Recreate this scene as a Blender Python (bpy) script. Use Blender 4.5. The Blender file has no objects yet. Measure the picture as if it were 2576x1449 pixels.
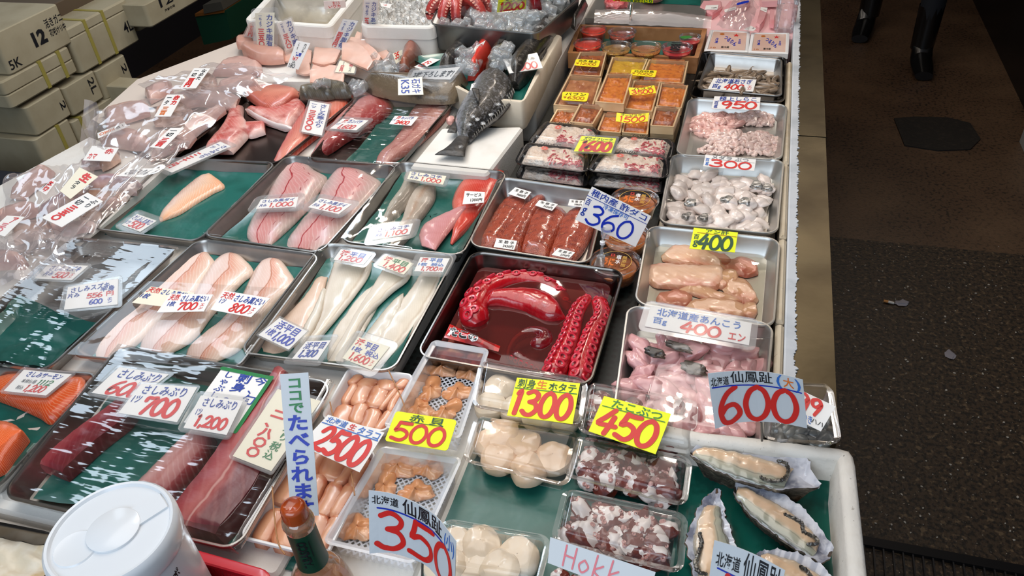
import bpy, bmesh, random
from math import sin, cos, pi, radians, sqrt, atan2, hypot
from mathutils import Vector as V, Matrix, noise
random.seed(7)
S = bpy.context.scene
COL = bpy.context.collection
# ---------------------------------------------------------------- camera
YAW, PITCH, ROLL, FPX, CH = 0.33208, 0.65848, -0.08513, 2000.0, 0.95
_f = V((-sin(YAW)*cos(PITCH), cos(YAW)*cos(PITCH), -sin(PITCH)))
_r0 = V((cos(YAW), sin(YAW), 0)); _u0 = _r0.cross(_f)
_r = cos(ROLL)*_r0 + sin(ROLL)*_u0; _u = -sin(ROLL)*_r0 + cos(ROLL)*_u0
cam = bpy.data.cameras.new('camera'); co = bpy.data.objects.new('camera', cam); COL.objects.link(co)
cam.sensor_width = 36; cam.lens = FPX/2576*36; cam.clip_start = .02
m = Matrix((_r, _u, -_f)).transposed().to_4x4(); m.translation = (0, 0, CH); co.matrix_world = m
S.camera = co
# ---------------------------------------------------------------- view, world, lights
S.view_settings.view_transform = 'Standard'; S.view_settings.look = 'None'
S.view_settings.exposure = 0.0; S.view_settings.gamma = 1.0
S.view_settings.use_curve_mapping = False
w = bpy.data.worlds.new('world'); S.world = w; w.use_nodes = True
w.node_tree.nodes['Background'].inputs[0].default_value = (.72, .82, 1, 1)
w.node_tree.nodes['Background'].inputs[1].default_value = .3
def lamp(name, kind, loc, energy, col, size=.1, sy=None, aim=None, spread=None):
    l = bpy.data.lights.new(name, kind); l.energy = energy; l.color = col
    if kind == 'AREA':
        l.size = size
        if sy: l.shape = 'RECTANGLE'; l.size_y = sy
        if spread: l.spread = radians(spread)
    else: l.shadow_soft_size = size
    o = bpy.data.objects.new(name, l); COL.objects.link(o); o.location = loc
    if aim: o.rotation_euler = (V(aim)-V(loc)).to_track_quat('-Z', 'Y').to_euler()
    return o
FZ_ = -.8
WARM = (1, .86, .72); NEUT = (1, .95, .9); COOL = (.72, .86, 1)
lamp('stall_lamp_area', 'AREA', (-.75, 1.5, 1.55), 20, NEUT, 1.6, 2.2, (-.75, 1.5, 0), 150)
lamp('stall_tube_area', 'AREA', (-1.5, 2.3, 1.5), 9, COOL, .12, 1.4, (-1.2, 1.5, 0))
lamp('aisle_fill_area', 'AREA', (.9, 4.6, 2.1), 9, WARM, .8, 1.6, (.8, 3.6, FZ_))  # added fill light that brightens the aisle floor, not a known lamp
lamp('far_tube_area', 'AREA', (-3.2, 2.7, 1.5), 7, COOL, .5, 2.0, (-1.2, 1.0, 0))
lamp('street_daylight_area', 'AREA', (-.7, -1.1, 1.35), 30, COOL, 2.2, 1.2, (-.5, 1, 0))
for i, (x, y) in enumerate([(-.85, 3.55), (-.86, 3.1), (.1, 3.6), (-1.9, 3.4), (-.1, 2.3), (-1.0, 2.2)]):
    lamp('stall_bulb_point', 'POINT', (x, y, 1.5), 7.5, WARM, .05)
# ---------------------------------------------------------------- pixel -> place
CR = {'A': (0, 0, .28985), 'B': (540, 0, .28985), 'C': (1050, 0, .28985), 'D': (1380, 0, .28985), 'E': (0, 380, .28985),
      'F': (620, 360, .28985), 'G': (1140, 240, .30366), 'H': (1580, 360, .30371), 'I': (0, 780, .46154), 'J': (560, 780, .46154),
      'K': (1020, 640, .24845), 'L': (1080, 880, .39261), 'M': (1500, 740, .48917), 'W': (600, 0, .1941), 'U': (1320, 120, .17945),
      'T': (1430, 0, .14363), 'R': (1730, 0, .14363), 'O': (1690, 1050, .2754), 'N': (540, 200, .15184), 'Q': (1080, 0, .13975), 'Z': (0, 0, 1)}
def q(k, *n):
    ox, oy, s = CR[k]
    return [(ox+n[i]*s, oy+n[i+1]*s) for i in range(0, len(n), 2)]
def ray(p): return (p[0]-1288)*_r - (p[1]-724.5)*_u + FPX*_f
def P(p, z=0.0):
    d = ray(p); t = (z-CH)/d.z
    return V((d.x*t, d.y*t, z))
def PX(p, x):
    d = ray(p); t = x/d.x
    return V((x, d.y*t, CH+d.z*t))
def PY(p, y):
    d = ray(p); t = y/d.y
    return V((d.x*t, y, CH+d.z*t))
def Q(k, z, *n): return [P(p, z) for p in q(k, *n)]
def RECT(x0, y0, x1, y1, z=0): return [V((x0, y1, z)), V((x1, y1, z)), V((x1, y0, z)), V((x0, y0, z))]
# ---------------------------------------------------------------- materials
def lin(h):
    h = h.lstrip('#'); c = [int(h[i:i+2], 16)/255 for i in (0, 2, 4)]
    return tuple((x/12.92 if x <= .04045 else ((x+.055)/1.055)**2.4) for x in c)+(1,)
MC = {}
def newmat(name):
    mt = bpy.data.materials.new(name); mt.use_nodes = True
    n = mt.node_tree; return mt, n, n.nodes['Principled BSDF'], n.links
def nd(n, t, **kw):
    x = n.nodes.new(t)
    for k, v in kw.items():
        if k.startswith('i_'): x.inputs[k[2:].replace('_', ' ')].default_value = v
        else: setattr(x, k, v)
    return x
def ramp(n, stops, interp='LINEAR'):
    r = n.nodes.new('ShaderNodeValToRGB'); r.color_ramp.interpolation = interp
    e = r.color_ramp.elements
    while len(e) < len(stops): e.new(.5)
    for i, (p, c) in enumerate(stops):
        e[i].position = p; e[i].color = lin(c) if isinstance(c, str) else (c, c, c, 1)
    return r
def noisy(n, l, base, co_, lst):
    for (hx, sc, lo, hi, amt) in lst:
        t = nd(n, 'ShaderNodeTexNoise'); t.inputs['Scale'].default_value = sc; t.inputs['Detail'].default_value = 4
        l.new(co_, t.inputs['Vector'])
        r = nd(n, 'ShaderNodeMapRange'); r.inputs[1].default_value = lo; r.inputs[2].default_value = hi; r.inputs[4].default_value = amt
        l.new(t.outputs['Fac'], r.inputs[0])
        mx = nd(n, 'ShaderNodeMix', data_type='RGBA'); l.new(r.outputs[0], mx.inputs[0])
        l.new(base, mx.inputs[6]); mx.inputs[7].default_value = lin(hx); base = mx.outputs[2]
    return base
def bumped(n, l, b, co_, sc, st, dist=.002, stretch=None, tex='ShaderNodeTexNoise'):
    t = n.nodes.new(tex); t.inputs['Scale'].default_value = sc
    if stretch:
        mp = nd(n, 'ShaderNodeMapping'); mp.inputs['Scale'].default_value = stretch
        l.new(co_, mp.inputs['Vector']); co_ = mp.outputs[0]
    l.new(co_, t.inputs['Vector'])
    bp = nd(n, 'ShaderNodeBump'); bp.inputs['Strength'].default_value = st; bp.inputs['Distance'].default_value = dist
    l.new(t.outputs['Distance' if 'Voronoi' in tex else 'Fac'], bp.inputs['Height'])
    if b is not None: l.new(bp.outputs[0], b.inputs['Normal'])
    return bp
def mat(name, col, rough=.5, metal=0, coat=0, noise_=(), bump=None, spec=.5, emit=0, sss=0):
    if name in MC: return MC[name]
    mt, n, b, l = newmat(name)
    tc = nd(n, 'ShaderNodeTexCoord'); o = tc.outputs['Object']
    c = nd(n, 'ShaderNodeRGB'); c.outputs[0].default_value = lin(col)
    l.new(noisy(n, l, c.outputs[0], o, noise_), b.inputs['Base Color'])
    b.inputs['Roughness'].default_value = rough; b.inputs['Metallic'].default_value = metal
    b.inputs['Coat Weight'].default_value = coat; b.inputs['Coat Roughness'].default_value = .12
    b.inputs['Specular IOR Level'].default_value = spec
    if sss:
        b.inputs['Subsurface Weight'].default_value = sss; b.inputs['Subsurface Radius'].default_value = (.01, .005, .003)
    if bump: bumped(n, l, b, o, *bump)
    MC[name] = mt; return mt
def flesh(name, stops, noise_=(), fib=None, rough=.38, coat=.5, stripes=(), bump=(90, .25), wob=.08):
    """wet fish flesh: colours run across the fillet (UV v); fib = muscle lines along it; stripes = (v, width, colour, dotted)"""
    if name in MC: return MC[name]
    mt, n, b, l = newmat(name)
    tc = nd(n, 'ShaderNodeTexCoord'); o = tc.outputs['Object']; sp = nd(n, 'ShaderNodeSeparateXYZ'); l.new(tc.outputs['UV'], sp.inputs[0])
    t = nd(n, 'ShaderNodeTexNoise'); t.inputs['Scale'].default_value = 22; l.new(o, t.inputs['Vector'])
    a = nd(n, 'ShaderNodeMath', operation='MULTIPLY_ADD'); l.new(t.outputs['Fac'], a.inputs[0]); a.inputs[1].default_value = wob*2
    l.new(sp.outputs[1], a.inputs[2])
    a2 = nd(n, 'ShaderNodeMath', operation='SUBTRACT'); l.new(a.outputs[0], a2.inputs[0]); a2.inputs[1].default_value = wob
    r = ramp(n, stops); l.new(a2.outputs[0], r.inputs[0]); base = r.outputs[0]
    if fib:
        hx, sc, amt = fib
        wv = nd(n, 'ShaderNodeTexWave', bands_direction='X'); wv.inputs['Scale'].default_value = sc; wv.inputs['Distortion'].default_value = 3
        wv.inputs['Detail'].default_value = 2
        mp = nd(n, 'ShaderNodeMapping'); mp.inputs['Rotation'].default_value = (0, 0, .5); l.new(tc.outputs['UV'], mp.inputs[0]); l.new(mp.outputs[0], wv.inputs['Vector'])
        rr = nd(n, 'ShaderNodeMapRange'); rr.inputs[1].default_value = .72; rr.inputs[2].default_value = 1; rr.inputs[4].default_value = amt; l.new(wv.outputs['Fac'], rr.inputs[0])
        mx = nd(n, 'ShaderNodeMix', data_type='RGBA'); l.new(rr.outputs[0], mx.inputs[0]); l.new(base, mx.inputs[6]); mx.inputs[7].default_value = lin(hx); base = mx.outputs[2]
    for (sv, wd, hx, dots) in stripes:
        d = nd(n, 'ShaderNodeMath', operation='SUBTRACT'); l.new(a2.outputs[0], d.inputs[0]); d.inputs[1].default_value = sv
        ab = nd(n, 'ShaderNodeMath', operation='ABSOLUTE'); l.new(d.outputs[0], ab.inputs[0])
        rr = nd(n, 'ShaderNodeMapRange'); rr.inputs[1].default_value = wd; rr.inputs[2].default_value = wd*.3; l.new(ab.outputs[0], rr.inputs[0]); fac = rr.outputs[0]
        if dots:
            sn = nd(n, 'ShaderNodeMath', operation='MULTIPLY'); l.new(sp.outputs[0], sn.inputs[0]); sn.inputs[1].default_value = dots
            s2 = nd(n, 'ShaderNodeMath', operation='SINE'); l.new(sn.outputs[0], s2.inputs[0])
            m2 = nd(n, 'ShaderNodeMapRange'); m2.inputs[1].default_value = 0; m2.inputs[2].default_value = .6; l.new(s2.outputs[0], m2.inputs[0])
            mm = nd(n, 'ShaderNodeMath', operation='MULTIPLY'); l.new(fac, mm.inputs[0]); l.new(m2.outputs[0], mm.inputs[1]); fac = mm.outputs[0]
        mx = nd(n, 'ShaderNodeMix', data_type='RGBA'); l.new(fac, mx.inputs[0]); l.new(base, mx.inputs[6]); mx.inputs[7].default_value = lin(hx); base = mx.outputs[2]
    l.new(noisy(n, l, base, o, noise_), b.inputs['Base Color'])
    b.inputs['Roughness'].default_value = rough; b.inputs['Coat Weight'].default_value = coat; b.inputs['Coat Roughness'].default_value = .15
    bumped(n, l, b, o, *bump)
    MC[name] = mt; return mt
def clear(name, tint=(.97, .97, .97), f0=.05, f1=.6, rough=.06, bump=None, haze=0, hcol=(.9, .9, .95), gl=(1, 1, 1)):
    if name in MC: return MC[name]
    mt, n, b, l = newmat(name); n.nodes.remove(b); out = n.nodes['Material Output']
    tr = nd(n, 'ShaderNodeBsdfTransparent'); tr.inputs[0].default_value = (*tint, 1)
    g = nd(n, 'ShaderNodeBsdfGlossy'); g.inputs['Roughness'].default_value = rough; g.inputs[0].default_value = (*gl, 1)
    lw = nd(n, 'ShaderNodeLayerWeight'); lw.inputs[0].default_value = .35
    mr = nd(n, 'ShaderNodeMapRange'); mr.inputs[3].default_value = f0; mr.inputs[4].default_value = f1; l.new(lw.outputs['Fresnel'], mr.inputs[0])
    mr.inputs[1].default_value = .03; mr.inputs[2].default_value = .7
    mx = nd(n, 'ShaderNodeMixShader'); l.new(mr.outputs[0], mx.inputs[0])
    src = tr.outputs[0]
    if haze:
        df = nd(n, 'ShaderNodeBsdfDiffuse'); df.inputs[0].default_value = (*hcol, 1)
        m2 = nd(n, 'ShaderNodeMixShader'); m2.inputs[0].default_value = haze; l.new(src, m2.inputs[1]); l.new(df.outputs[0], m2.inputs[2]); src = m2.outputs[0]
    l.new(src, mx.inputs[1]); l.new(g.outputs[0], mx.inputs[2]); l.new(mx.outputs[0], out.inputs[0])
    if bump:
        tc = nd(n, 'ShaderNodeTexCoord'); bp = bumped(n, l, None, tc.outputs['Object'], *bump)
        l.new(bp.outputs[0], g.inputs['Normal'])
    MC[name] = mt; return mt
STEEL = mat('brushed_steel', '#b5b1ac', .33, 1, noise_=[('#8b8782', 14, .4, .7, .6)], bump=(60, .06))
STEELW = mat('white_steel_pan', '#c9c8c4', .34, .85, noise_=[('#aaa69c', 9, .4, .7, .5)])
FILM = clear('cling_film_plastic', f0=.012, f1=.2, rough=.06, bump=(9, .22, .004, (1, 4, 1)))
FILM2 = clear('tight_film_plastic', f0=.016, f1=.3, rough=.06, bump=(13, .4, .005, (1, 4, 1)))
FILM0 = clear('taut_film_plastic', f0=.004, f1=.12, rough=.06, bump=(7, .08, .003))
FILMB = clear('bag_film_plastic', f0=.013, f1=.26, rough=.1, bump=(9, .3, .006), haze=.2, hcol=(.86, .74, .73))
CLEAR = clear('clear_pack_plastic', f0=.016, f1=.6, rough=.05, bump=(18, .15, .003), haze=.015)
CUPCL = clear('clear_cup_plastic', f0=.02, f1=.8, rough=.04, haze=.02)
LATT = clear('milky_lattice_plastic', tint=(.93, .94, .96), f0=.1, f1=.5, rough=.2, haze=.34, hcol=(.95, .96, 1))
SLEEVE = clear('tag_sleeve_plastic', f0=.004, f1=.3, rough=.12, bump=(14, .15, .004), haze=.1, hcol=(.85, .87, .88))
ACR = clear('clear_acrylic', f0=.12, f1=.85, rough=.04, haze=.08)
FOAM = mat('white_polystyrene', '#e8e4dd', .75, noise_=[('#cfc6b6', 9, .5, .75, .6)], bump=(220, .25))
FOAMB = mat('aged_polystyrene', '#d3c4ab', .8, noise_=[('#b39d7c', 12, .5, .75, .6), ('#efe9de', 30, .55, .8, .5), ('#7c5c3a', 95, .68, .72, .7)], bump=(160, .35))
FOAMS = mat('dimmed_grubby_polystyrene', '#aa9f84', .8, noise_=[('#8a7d60', 6, .45, .75, .7)], bump=(140, .2))  # grubby foam, with the dim light on the stack darkening its base colour
GREEN = mat('green_waxed_paper', '#1e665c', .32, coat=.35, noise_=[('#0f4a40', 9, .5, .62, .6), ('#3a8a7c', 7, .55, .75, .35)], bump=(40, .3, .004))
PAPER = {'w': mat('white_card', '#f1eeea', .45), 'y': mat('fluorescent_yellow_card', '#f6fb00', .5), 'Y': mat('yellow_label', '#f7e21c', .5),
         's': mat('shaded_white_card', '#cfd4d8', .45), 'c': mat('cream_card', '#f3ecd6', .5)}  # 's' is white card with shade of signs facing away from light mixed in
INK = {'b': mat('blue_ink', '#1c3c9c', .4), 'r': mat('red_ink', '#d8251f', .4), 'k': mat('black_ink', '#17171c', .4), 'g': mat('green_ink', '#107a3a', .4),
       'c': mat('sky_blue_ink', '#2f6fc4', .4), 'o': mat('orange_ink', '#e8731c', .4), 'n': mat('navy_ink', '#0b2fae', .4), 'd': mat('dark_green_ink', '#0b4a2a', .4),
       'p': mat('pink_ink', '#e0707a', .4), 'a': mat('amber_ink', '#b8641a', .4), 'e': mat('grey_ink', '#77777c', .5), 'G': mat('gold_ink', '#d8a742', .4), 'W': mat('white_ink', '#f4f4f4', .4)}
INKK = list(INK)
# ---------------------------------------------------------------- mesh helpers
def spl(pts, n):
    """Catmull-Rom resample of an open polyline to n points by arc length"""
    pts = [V(p) for p in pts]
    if len(pts) == 2: return [pts[0].lerp(pts[1], i/(n-1)) for i in range(n)]
    ex = [2*pts[0]-pts[1]]+pts+[2*pts[-1]-pts[-2]]; d = []
    for i in range(1, len(ex)-2):
        a, b, c, e = ex[i-1:i+3]
        for k in range(8):
            t = k/8; d.append(.5*((2*b)+(c-a)*t+(2*a-5*b+4*c-e)*t*t+(3*b-a-3*c+e)*t**3))
    d.append(pts[-1]); L = [0]
    for i in range(1, len(d)): L.append(L[-1]+(d[i]-d[i-1]).length)
    out = []; j = 0
    for i in range(n):
        s = L[-1]*i/(n-1)
        while j < len(L)-2 and L[j+1] < s: j += 1
        g = L[j+1]-L[j]; out.append(d[j].lerp(d[j+1], (s-L[j])/g if g > 1e-9 else 0))
    return out
class M:
    def __init__(s): s.v = []; s.f = []; s.m = []; s.uv = []
    def add(s, vs, fs, mi=0, uv=None):
        o = len(s.v); s.v += [V(x) for x in vs]; s.f += [[o+i for i in f] for f in fs]; s.m += [mi]*len(fs)
        s.uv += list(uv) if uv else [(0, .5)]*len(vs); return s
    def grid(s, rows, mi=0, cv=False, uv=None):
        nr, nc = len(rows), len(rows[0]); vs = [p for r in rows for p in r]
        u = uv or [(i/max(1, nr-1), j/max(1, nc-1)) for i in range(nr) for j in range(nc)]
        fs = []
        for i in range(nr-1):
            for j in range(nc if cv else nc-1):
                k = (j+1) % nc; fs.append([i*nc+j, i*nc+k, (i+1)*nc+k, (i+1)*nc+j])
        return s.add(vs, fs, mi, u)
    def ringstack(s, rings, mi=0, cap0=True, cap1=True):
        o = len(s.v); s.grid(rings, mi, True); n = len(rings[0]); b = o+(len(rings)-1)*n
        if cap0: s.f.append([o+i for i in range(n)][::-1]); s.m.append(mi)
        if cap1: s.f.append([b+i for i in range(n)]); s.m.append(mi)
        return s
    def prism(s, quad, vec, mi=0):
        a = [V(p) for p in quad]; b = [p+V(vec) for p in a]
        return s.add(a+b, [[0, 1, 2, 3], [7, 6, 5, 4]]+[[i, i+4, (i+1) % 4+4, (i+1) % 4] for i in range(4)], mi)
    def box(s, x0, y0, z0, x1, y1, z1, mi=0): return s.prism(RECT(x0, y0, x1, y1, z0), (0, 0, z1-z0), mi)
    def tube(s, path, rad, n=10, mi=0, flat=1.0):
        path = [V(p) for p in path]; rings = []; up = V((0, 0, 1))
        for i, p in enumerate(path):
            t = (path[min(i+1, len(path)-1)]-path[max(i-1, 0)]).normalized()
            if abs(t.dot(up)) > .95: up = V((1, 0, 0))
            a = t.cross(up).normalized(); b = a.cross(t); r = rad[i] if isinstance(rad, (list, tuple)) else rad
            rings.append([p+a*cos(2*pi*k/n)*r+b*sin(2*pi*k/n)*r*flat for k in range(n)])
        return s.ringstack(rings, mi)
    def lathe(s, c, prof, n=32, mi=0, cap0=False, cap1=False):
        c = V(c); rings = [[c+V((r*cos(2*pi*k/n), r*sin(2*pi*k/n), z)) for k in range(n)] for r, z in prof]
        return s.ringstack(rings, mi, cap0, cap1)
    def blob(s, c, rx, ry, rz, rot=0, lump=.15, freq=2., seed=0, mi=0, sub=2, flatb=True):
        bm = bmesh.new(); bmesh.ops.create_icosphere(bm, subdivisions=sub, radius=1)
        c = V(c); vs = []
        for v in bm.verts:
            k = 1+lump*noise.noise(v.co*freq+V((seed*7.3, seed*3.1, seed)))
            p = v.co*k; x, y, z = p.x*rx, p.y*ry, p.z*rz
            if flatb: z = max(z, -rz*.75)
            vs.append(c+V((x*cos(rot)-y*sin(rot), x*sin(rot)+y*cos(rot), z)))
        fs = [[v.index for v in f.verts] for f in bm.faces]; bm.free()
        return s.add(vs, fs, mi)
def wpos(o):
    p = V((0, 0, 0))
    while o: p += o.location; o = o.parent
    return p
def props(o, label=None, cat=None, group=None, kind=None):
    for k, v in (('label', label), ('category', cat), ('group', group), ('kind', kind)):
        if v: o[k] = v
    return o
def mk(name, g, mats, parent=None, label=None, cat=None, group=None, kind=None, smooth=35, origin=None):
    if not isinstance(mats, (list, tuple)): mats = [mats]
    if parent: loc = wpos(parent)
    else:
        xs = [v.x for v in g.v]; ys = [v.y for v in g.v]; loc = V(origin) if origin else V(((min(xs)+max(xs))/2, (min(ys)+max(ys))/2, min(v.z for v in g.v)))
    me = bpy.data.meshes.new(name); me.from_pydata([v-loc for v in g.v], [], g.f)
    for mt in mats: me.materials.append(mt)
    me.polygons.foreach_set('material_index', g.m)
    ul = me.uv_layers.new(); flat = []
    for lp in me.loops: flat += g.uv[lp.vertex_index]
    ul.data.foreach_set('uv', flat)
    if smooth:
        me.polygons.foreach_set('use_smooth', [True]*len(g.f)); me.set_sharp_from_angle(angle=radians(smooth))
    me.update(); o = bpy.data.objects.new(name, me); COL.objects.link(o)
    if parent: o.parent = parent
    else: o.location = loc
    return props(o, label, cat, group, kind)
def thing(name, label, cat, loc, group=None):
    o = bpy.data.objects.new(name, None); COL.objects.link(o); o.location = loc; o.empty_display_size = .02
    return props(o, label, cat, group)
def dup(src, loc, rz=0, label=None, group=None, sc=1, rot=None):
    """a copy of a one-mesh thing"""
    o = src.copy(); COL.objects.link(o); o.location = loc; o.rotation_euler = rot or (0, 0, rz); o.scale = (sc, sc, sc) if not isinstance(sc, tuple) else sc
    if label: o['label'] = label
    if group: o['group'] = group
    return o
def rr(quad, inset, r, z=None, n=5):
    """rounded rectangle on a quad TL,TR,BR,BL, inset in metres"""
    a, b, c, d = quad; w_ = ((b-a).length+(c-d).length)/2; h_ = ((d-a).length+(c-b).length)/2
    r = max(r, .0008); out = []
    for (cx, cy, a0) in ((w_-inset-r, inset+r, -90), (w_-inset-r, h_-inset-r, 0), (inset+r, h_-inset-r, 90), (inset+r, inset+r, 180)):
        for k in range(n+1):
            t = radians(a0+90*k/n); s_, t_ = (cx+r*cos(t))/w_, (cy+r*sin(t))/h_
            p = a.lerp(b, s_).lerp(d.lerp(c, s_), t_)
            out.append(V((p.x, p.y, p.z if z is None else p.z+z)))
    return out[::-1]
def rings(g, quad, lst, r0, mi=0, cap0=True, cap1=True, n=5):
    return g.ringstack([rr(quad, i, r0-i, z, n) for i, z in lst], mi, cap0, cap1)
def bil(c, s_, t_): return c[0].lerp(c[1], s_).lerp(c[3].lerp(c[2], s_), t_)
# ---------------------------------------------------------------- lettering
_cu = bpy.data.curves.new('lettering', 'FONT'); _to = bpy.data.objects.new('lettering', _cu); COL.objects.link(_to)
GL = {}
def glyph(s, off):
    k = (s, off)
    if k not in GL:
        _cu.body = s; _cu.offset = off; _cu.resolution_u = 2
        dg = bpy.context.evaluated_depsgraph_get(); dg.update()
        me = bpy.data.meshes.new_from_object(_to.evaluated_get(dg))
        GL[k] = ([(v.co.x, v.co.y) for v in me.vertices], [list(p.vertices) for p in me.polygons]); bpy.data.meshes.remove(me)
    return GL[k]
DG = {'0': [[(.5, 1), (.2, .85), (.04, .5), (.18, .13), (.5, 0), (.82, .14), (.96, .5), (.8, .86), (.5, 1)]],
      '1': [[(.28, .84), (.5, 1), (.52, .6), (.5, 0)]],
      '2': [[(.06, .76), (.25, .96), (.6, 1), (.86, .8), (.72, .5), (.4, .25), (.03, .03)], [(.03, .03), (.5, .05), (1, .03)]],
      '3': [[(.1, .9), (.45, 1), (.82, .86), (.74, .64), (.36, .54)], [(.36, .54), (.78, .48), (.94, .25), (.66, .03), (.3, .02), (.03, .14)]],
      '4': [[(.62, 1), (.3, .65), (.02, .34), (.5, .34), (1, .37)], [(.74, .72), (.68, .35), (.6, 0)]],
      '5': [[(.25, 1), (.2, .75), (.13, .52), (.45, .62), (.86, .5), (.93, .24), (.62, .02), (.06, .1)], [(.25, .98), (.6, .96), (.98, .98)]],
      '6': [[(.72, 1), (.34, .8), (.08, .42), (.22, .05), (.58, 0), (.92, .22), (.72, .48), (.36, .46), (.12, .28)]],
      '7': [[(.06, .76), (.08, .97), (.5, .95), (.95, .97), (.66, .5), (.42, 0)]],
      '8': [[(.85, .85), (.5, 1), (.15, .82), (.4, .56), (.85, .3), (.7, .03), (.3, .02), (.08, .22), (.5, .5), (.88, .75), (.85, .85)]],
      '9': [[(.86, .76), (.55, .98), (.14, .82), (.2, .54), (.56, .5), (.86, .74), (.82, .4), (.6, 0)]],
      '.': [[(.3, .06), (.5, .0)]], ',': [[(.5, .1), (.3, -.12)]], '_': [[(0, .5), (1, .5)]], '/': [[(.8, 1), (.1, 0)]],
      'H': [[(.12, 1), (.1, 0)], [(.88, 1), (.84, 0)], [(.1, .52), (.86, .5)]], 'o': [[(.5, .6), (.15, .3), (.45, 0), (.85, .3), (.5, .6)]],
      'k': [[(.2, 1), (.15, 0)], [(.75, .6), (.2, .28), (.85, 0)]], '(': [[(.9, 1), (.4, .5), (.8, 0)]], ')': [[(.1, 1), (.6, .5), (.1, 0)]]}
ADV = {'1': .62, '.': .42, ',': .42, '(': .5, ')': .5}
def ribbon(pts, hw):
    n = max(8, 5*len(pts)) if len(pts) > 2 else 5
    cl_ = hypot(pts[0][0]-pts[-1][0], pts[0][1]-pts[-1][1]) < 1e-6 and len(pts) > 4
    p = spl([V((x, y, 0)) for x, y in pts], n); vs = []; fs = []
    for i in range(n):
        t = (p[min(i+1, n-1)]-p[max(i-1, 0)])
        if cl_ and i in (0, n-1): t = p[1]-p[n-2]
        t = t.normalized() if t.length > 1e-9 else V((1, 0, 0)); nn = V((-t.y, t.x, 0))
        vs += [p[i]+nn*hw, p[i]-nn*hw]
    for i in range(n-1): fs.append([2*i, 2*i+1, 2*i+3, 2*i+2])
    if hypot(pts[0][0]-pts[-1][0], pts[0][1]-pts[-1][1]) < 1e-6 and len(pts) > 4: return [(v.x, v.y) for v in vs], fs
    for i, sg in ((0, -1), (n-1, 1)):
        t = (p[1]-p[0]) if i == 0 else (p[-1]-p[-2]); a0 = atan2(t.y, t.x)+(pi/2 if sg < 0 else -pi/2); b = len(vs)
        vs += [p[i]+V((cos(a0+pi*k/6), sin(a0+pi*k/6), 0))*hw for k in range(7)]; fs.append([b+k for k in range(7)])
    return [(v.x, v.y) for v in vs], fs
def shapes(item, W, H):
    """one lettering item -> list of (verts2d in metres, faces)"""
    s, colr, x0, y0, x1, y1 = item[:6]; opt = item[6] if len(item) > 6 else ''
    X0, Y0, w_, h_ = x0*W, y0*H, (x1-x0)*W, (y1-y0)*H; out = []
    if s == '_': return [ribbon([(X0, Y0), (X0+w_*.5, Y0+h_*.52), (X0+w_, Y0+h_)], H*(item[7] if len(item) > 7 else .012))]
    if s[0] == '#':
        s = s[1:]; lw = (item[7] if len(item) > 7 else .075); sh = .14
        ad = [ADV.get(c, 1) for c in s]; gap = .12; tot = sum(ad)+gap*(len(s)-1); x = 0
        for c, a in zip(s, ad):
            for st in DG[c]:
                pts = [(X0+((x+px_*a*(1 if c not in '1.,' else 1))/tot)*w_*(1-sh*.4)+sh*py_*h_*.5, Y0+py_*h_) for px_, py_ in st]
                out.append(ribbon(pts, h_*lw))
            x += a+gap
        return out
    off = item[7] if len(item) > 7 else .012
    if 'v' in opt:
        n = len(s); ch = h_/n; cw = min(w_, ch*1.25)
        for i, c in enumerate(s):
            if c == ' ': continue
            vs, fs = glyph(c, off); cx = X0+(w_-cw)/2
            if c in 'ー-': vs = [(.5+(y-.35), .85-x) for x, y in vs]
            out.append(([(cx+x*cw, Y0+h_-(i+1)*ch+(y+.1)*ch) for x, y in vs], fs))
        return out
    vs, fs = glyph(s, off)
    if not vs: return []
    xa, xb = min(v[0] for v in vs), max(v[0] for v in vs); ya, yb = min(v[1] for v in vs), max(v[1] for v in vs)
    if any(ord(c) > 0x2fff for c in s): ya, yb = min(ya, -.06), max(yb, .82)
    elif len(s) < 3: pass
    rot = 'r' in opt
    res = []
    for x, y in vs:
        u, t = (x-xa)/(xb-xa+1e-9), (y-ya)/(yb-ya+1e-9)
        if rot: u, t = t, 1-u
        res.append((X0+u*w_, Y0+t*h_))
    return [(res, fs)]
def write(g, items, fmap, W, H, mi0, used):
    for it in items:
        c = it[1]
        if c not in used: used.append(c)
        for vs, fs in shapes(it, W, H):
            g.add([fmap(x/W, y/H) for x, y in vs], fs, mi0+used.index(c))
            if hasattr(fmap, 'lift'): fmap.lift[0] += 1.2e-5
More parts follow.
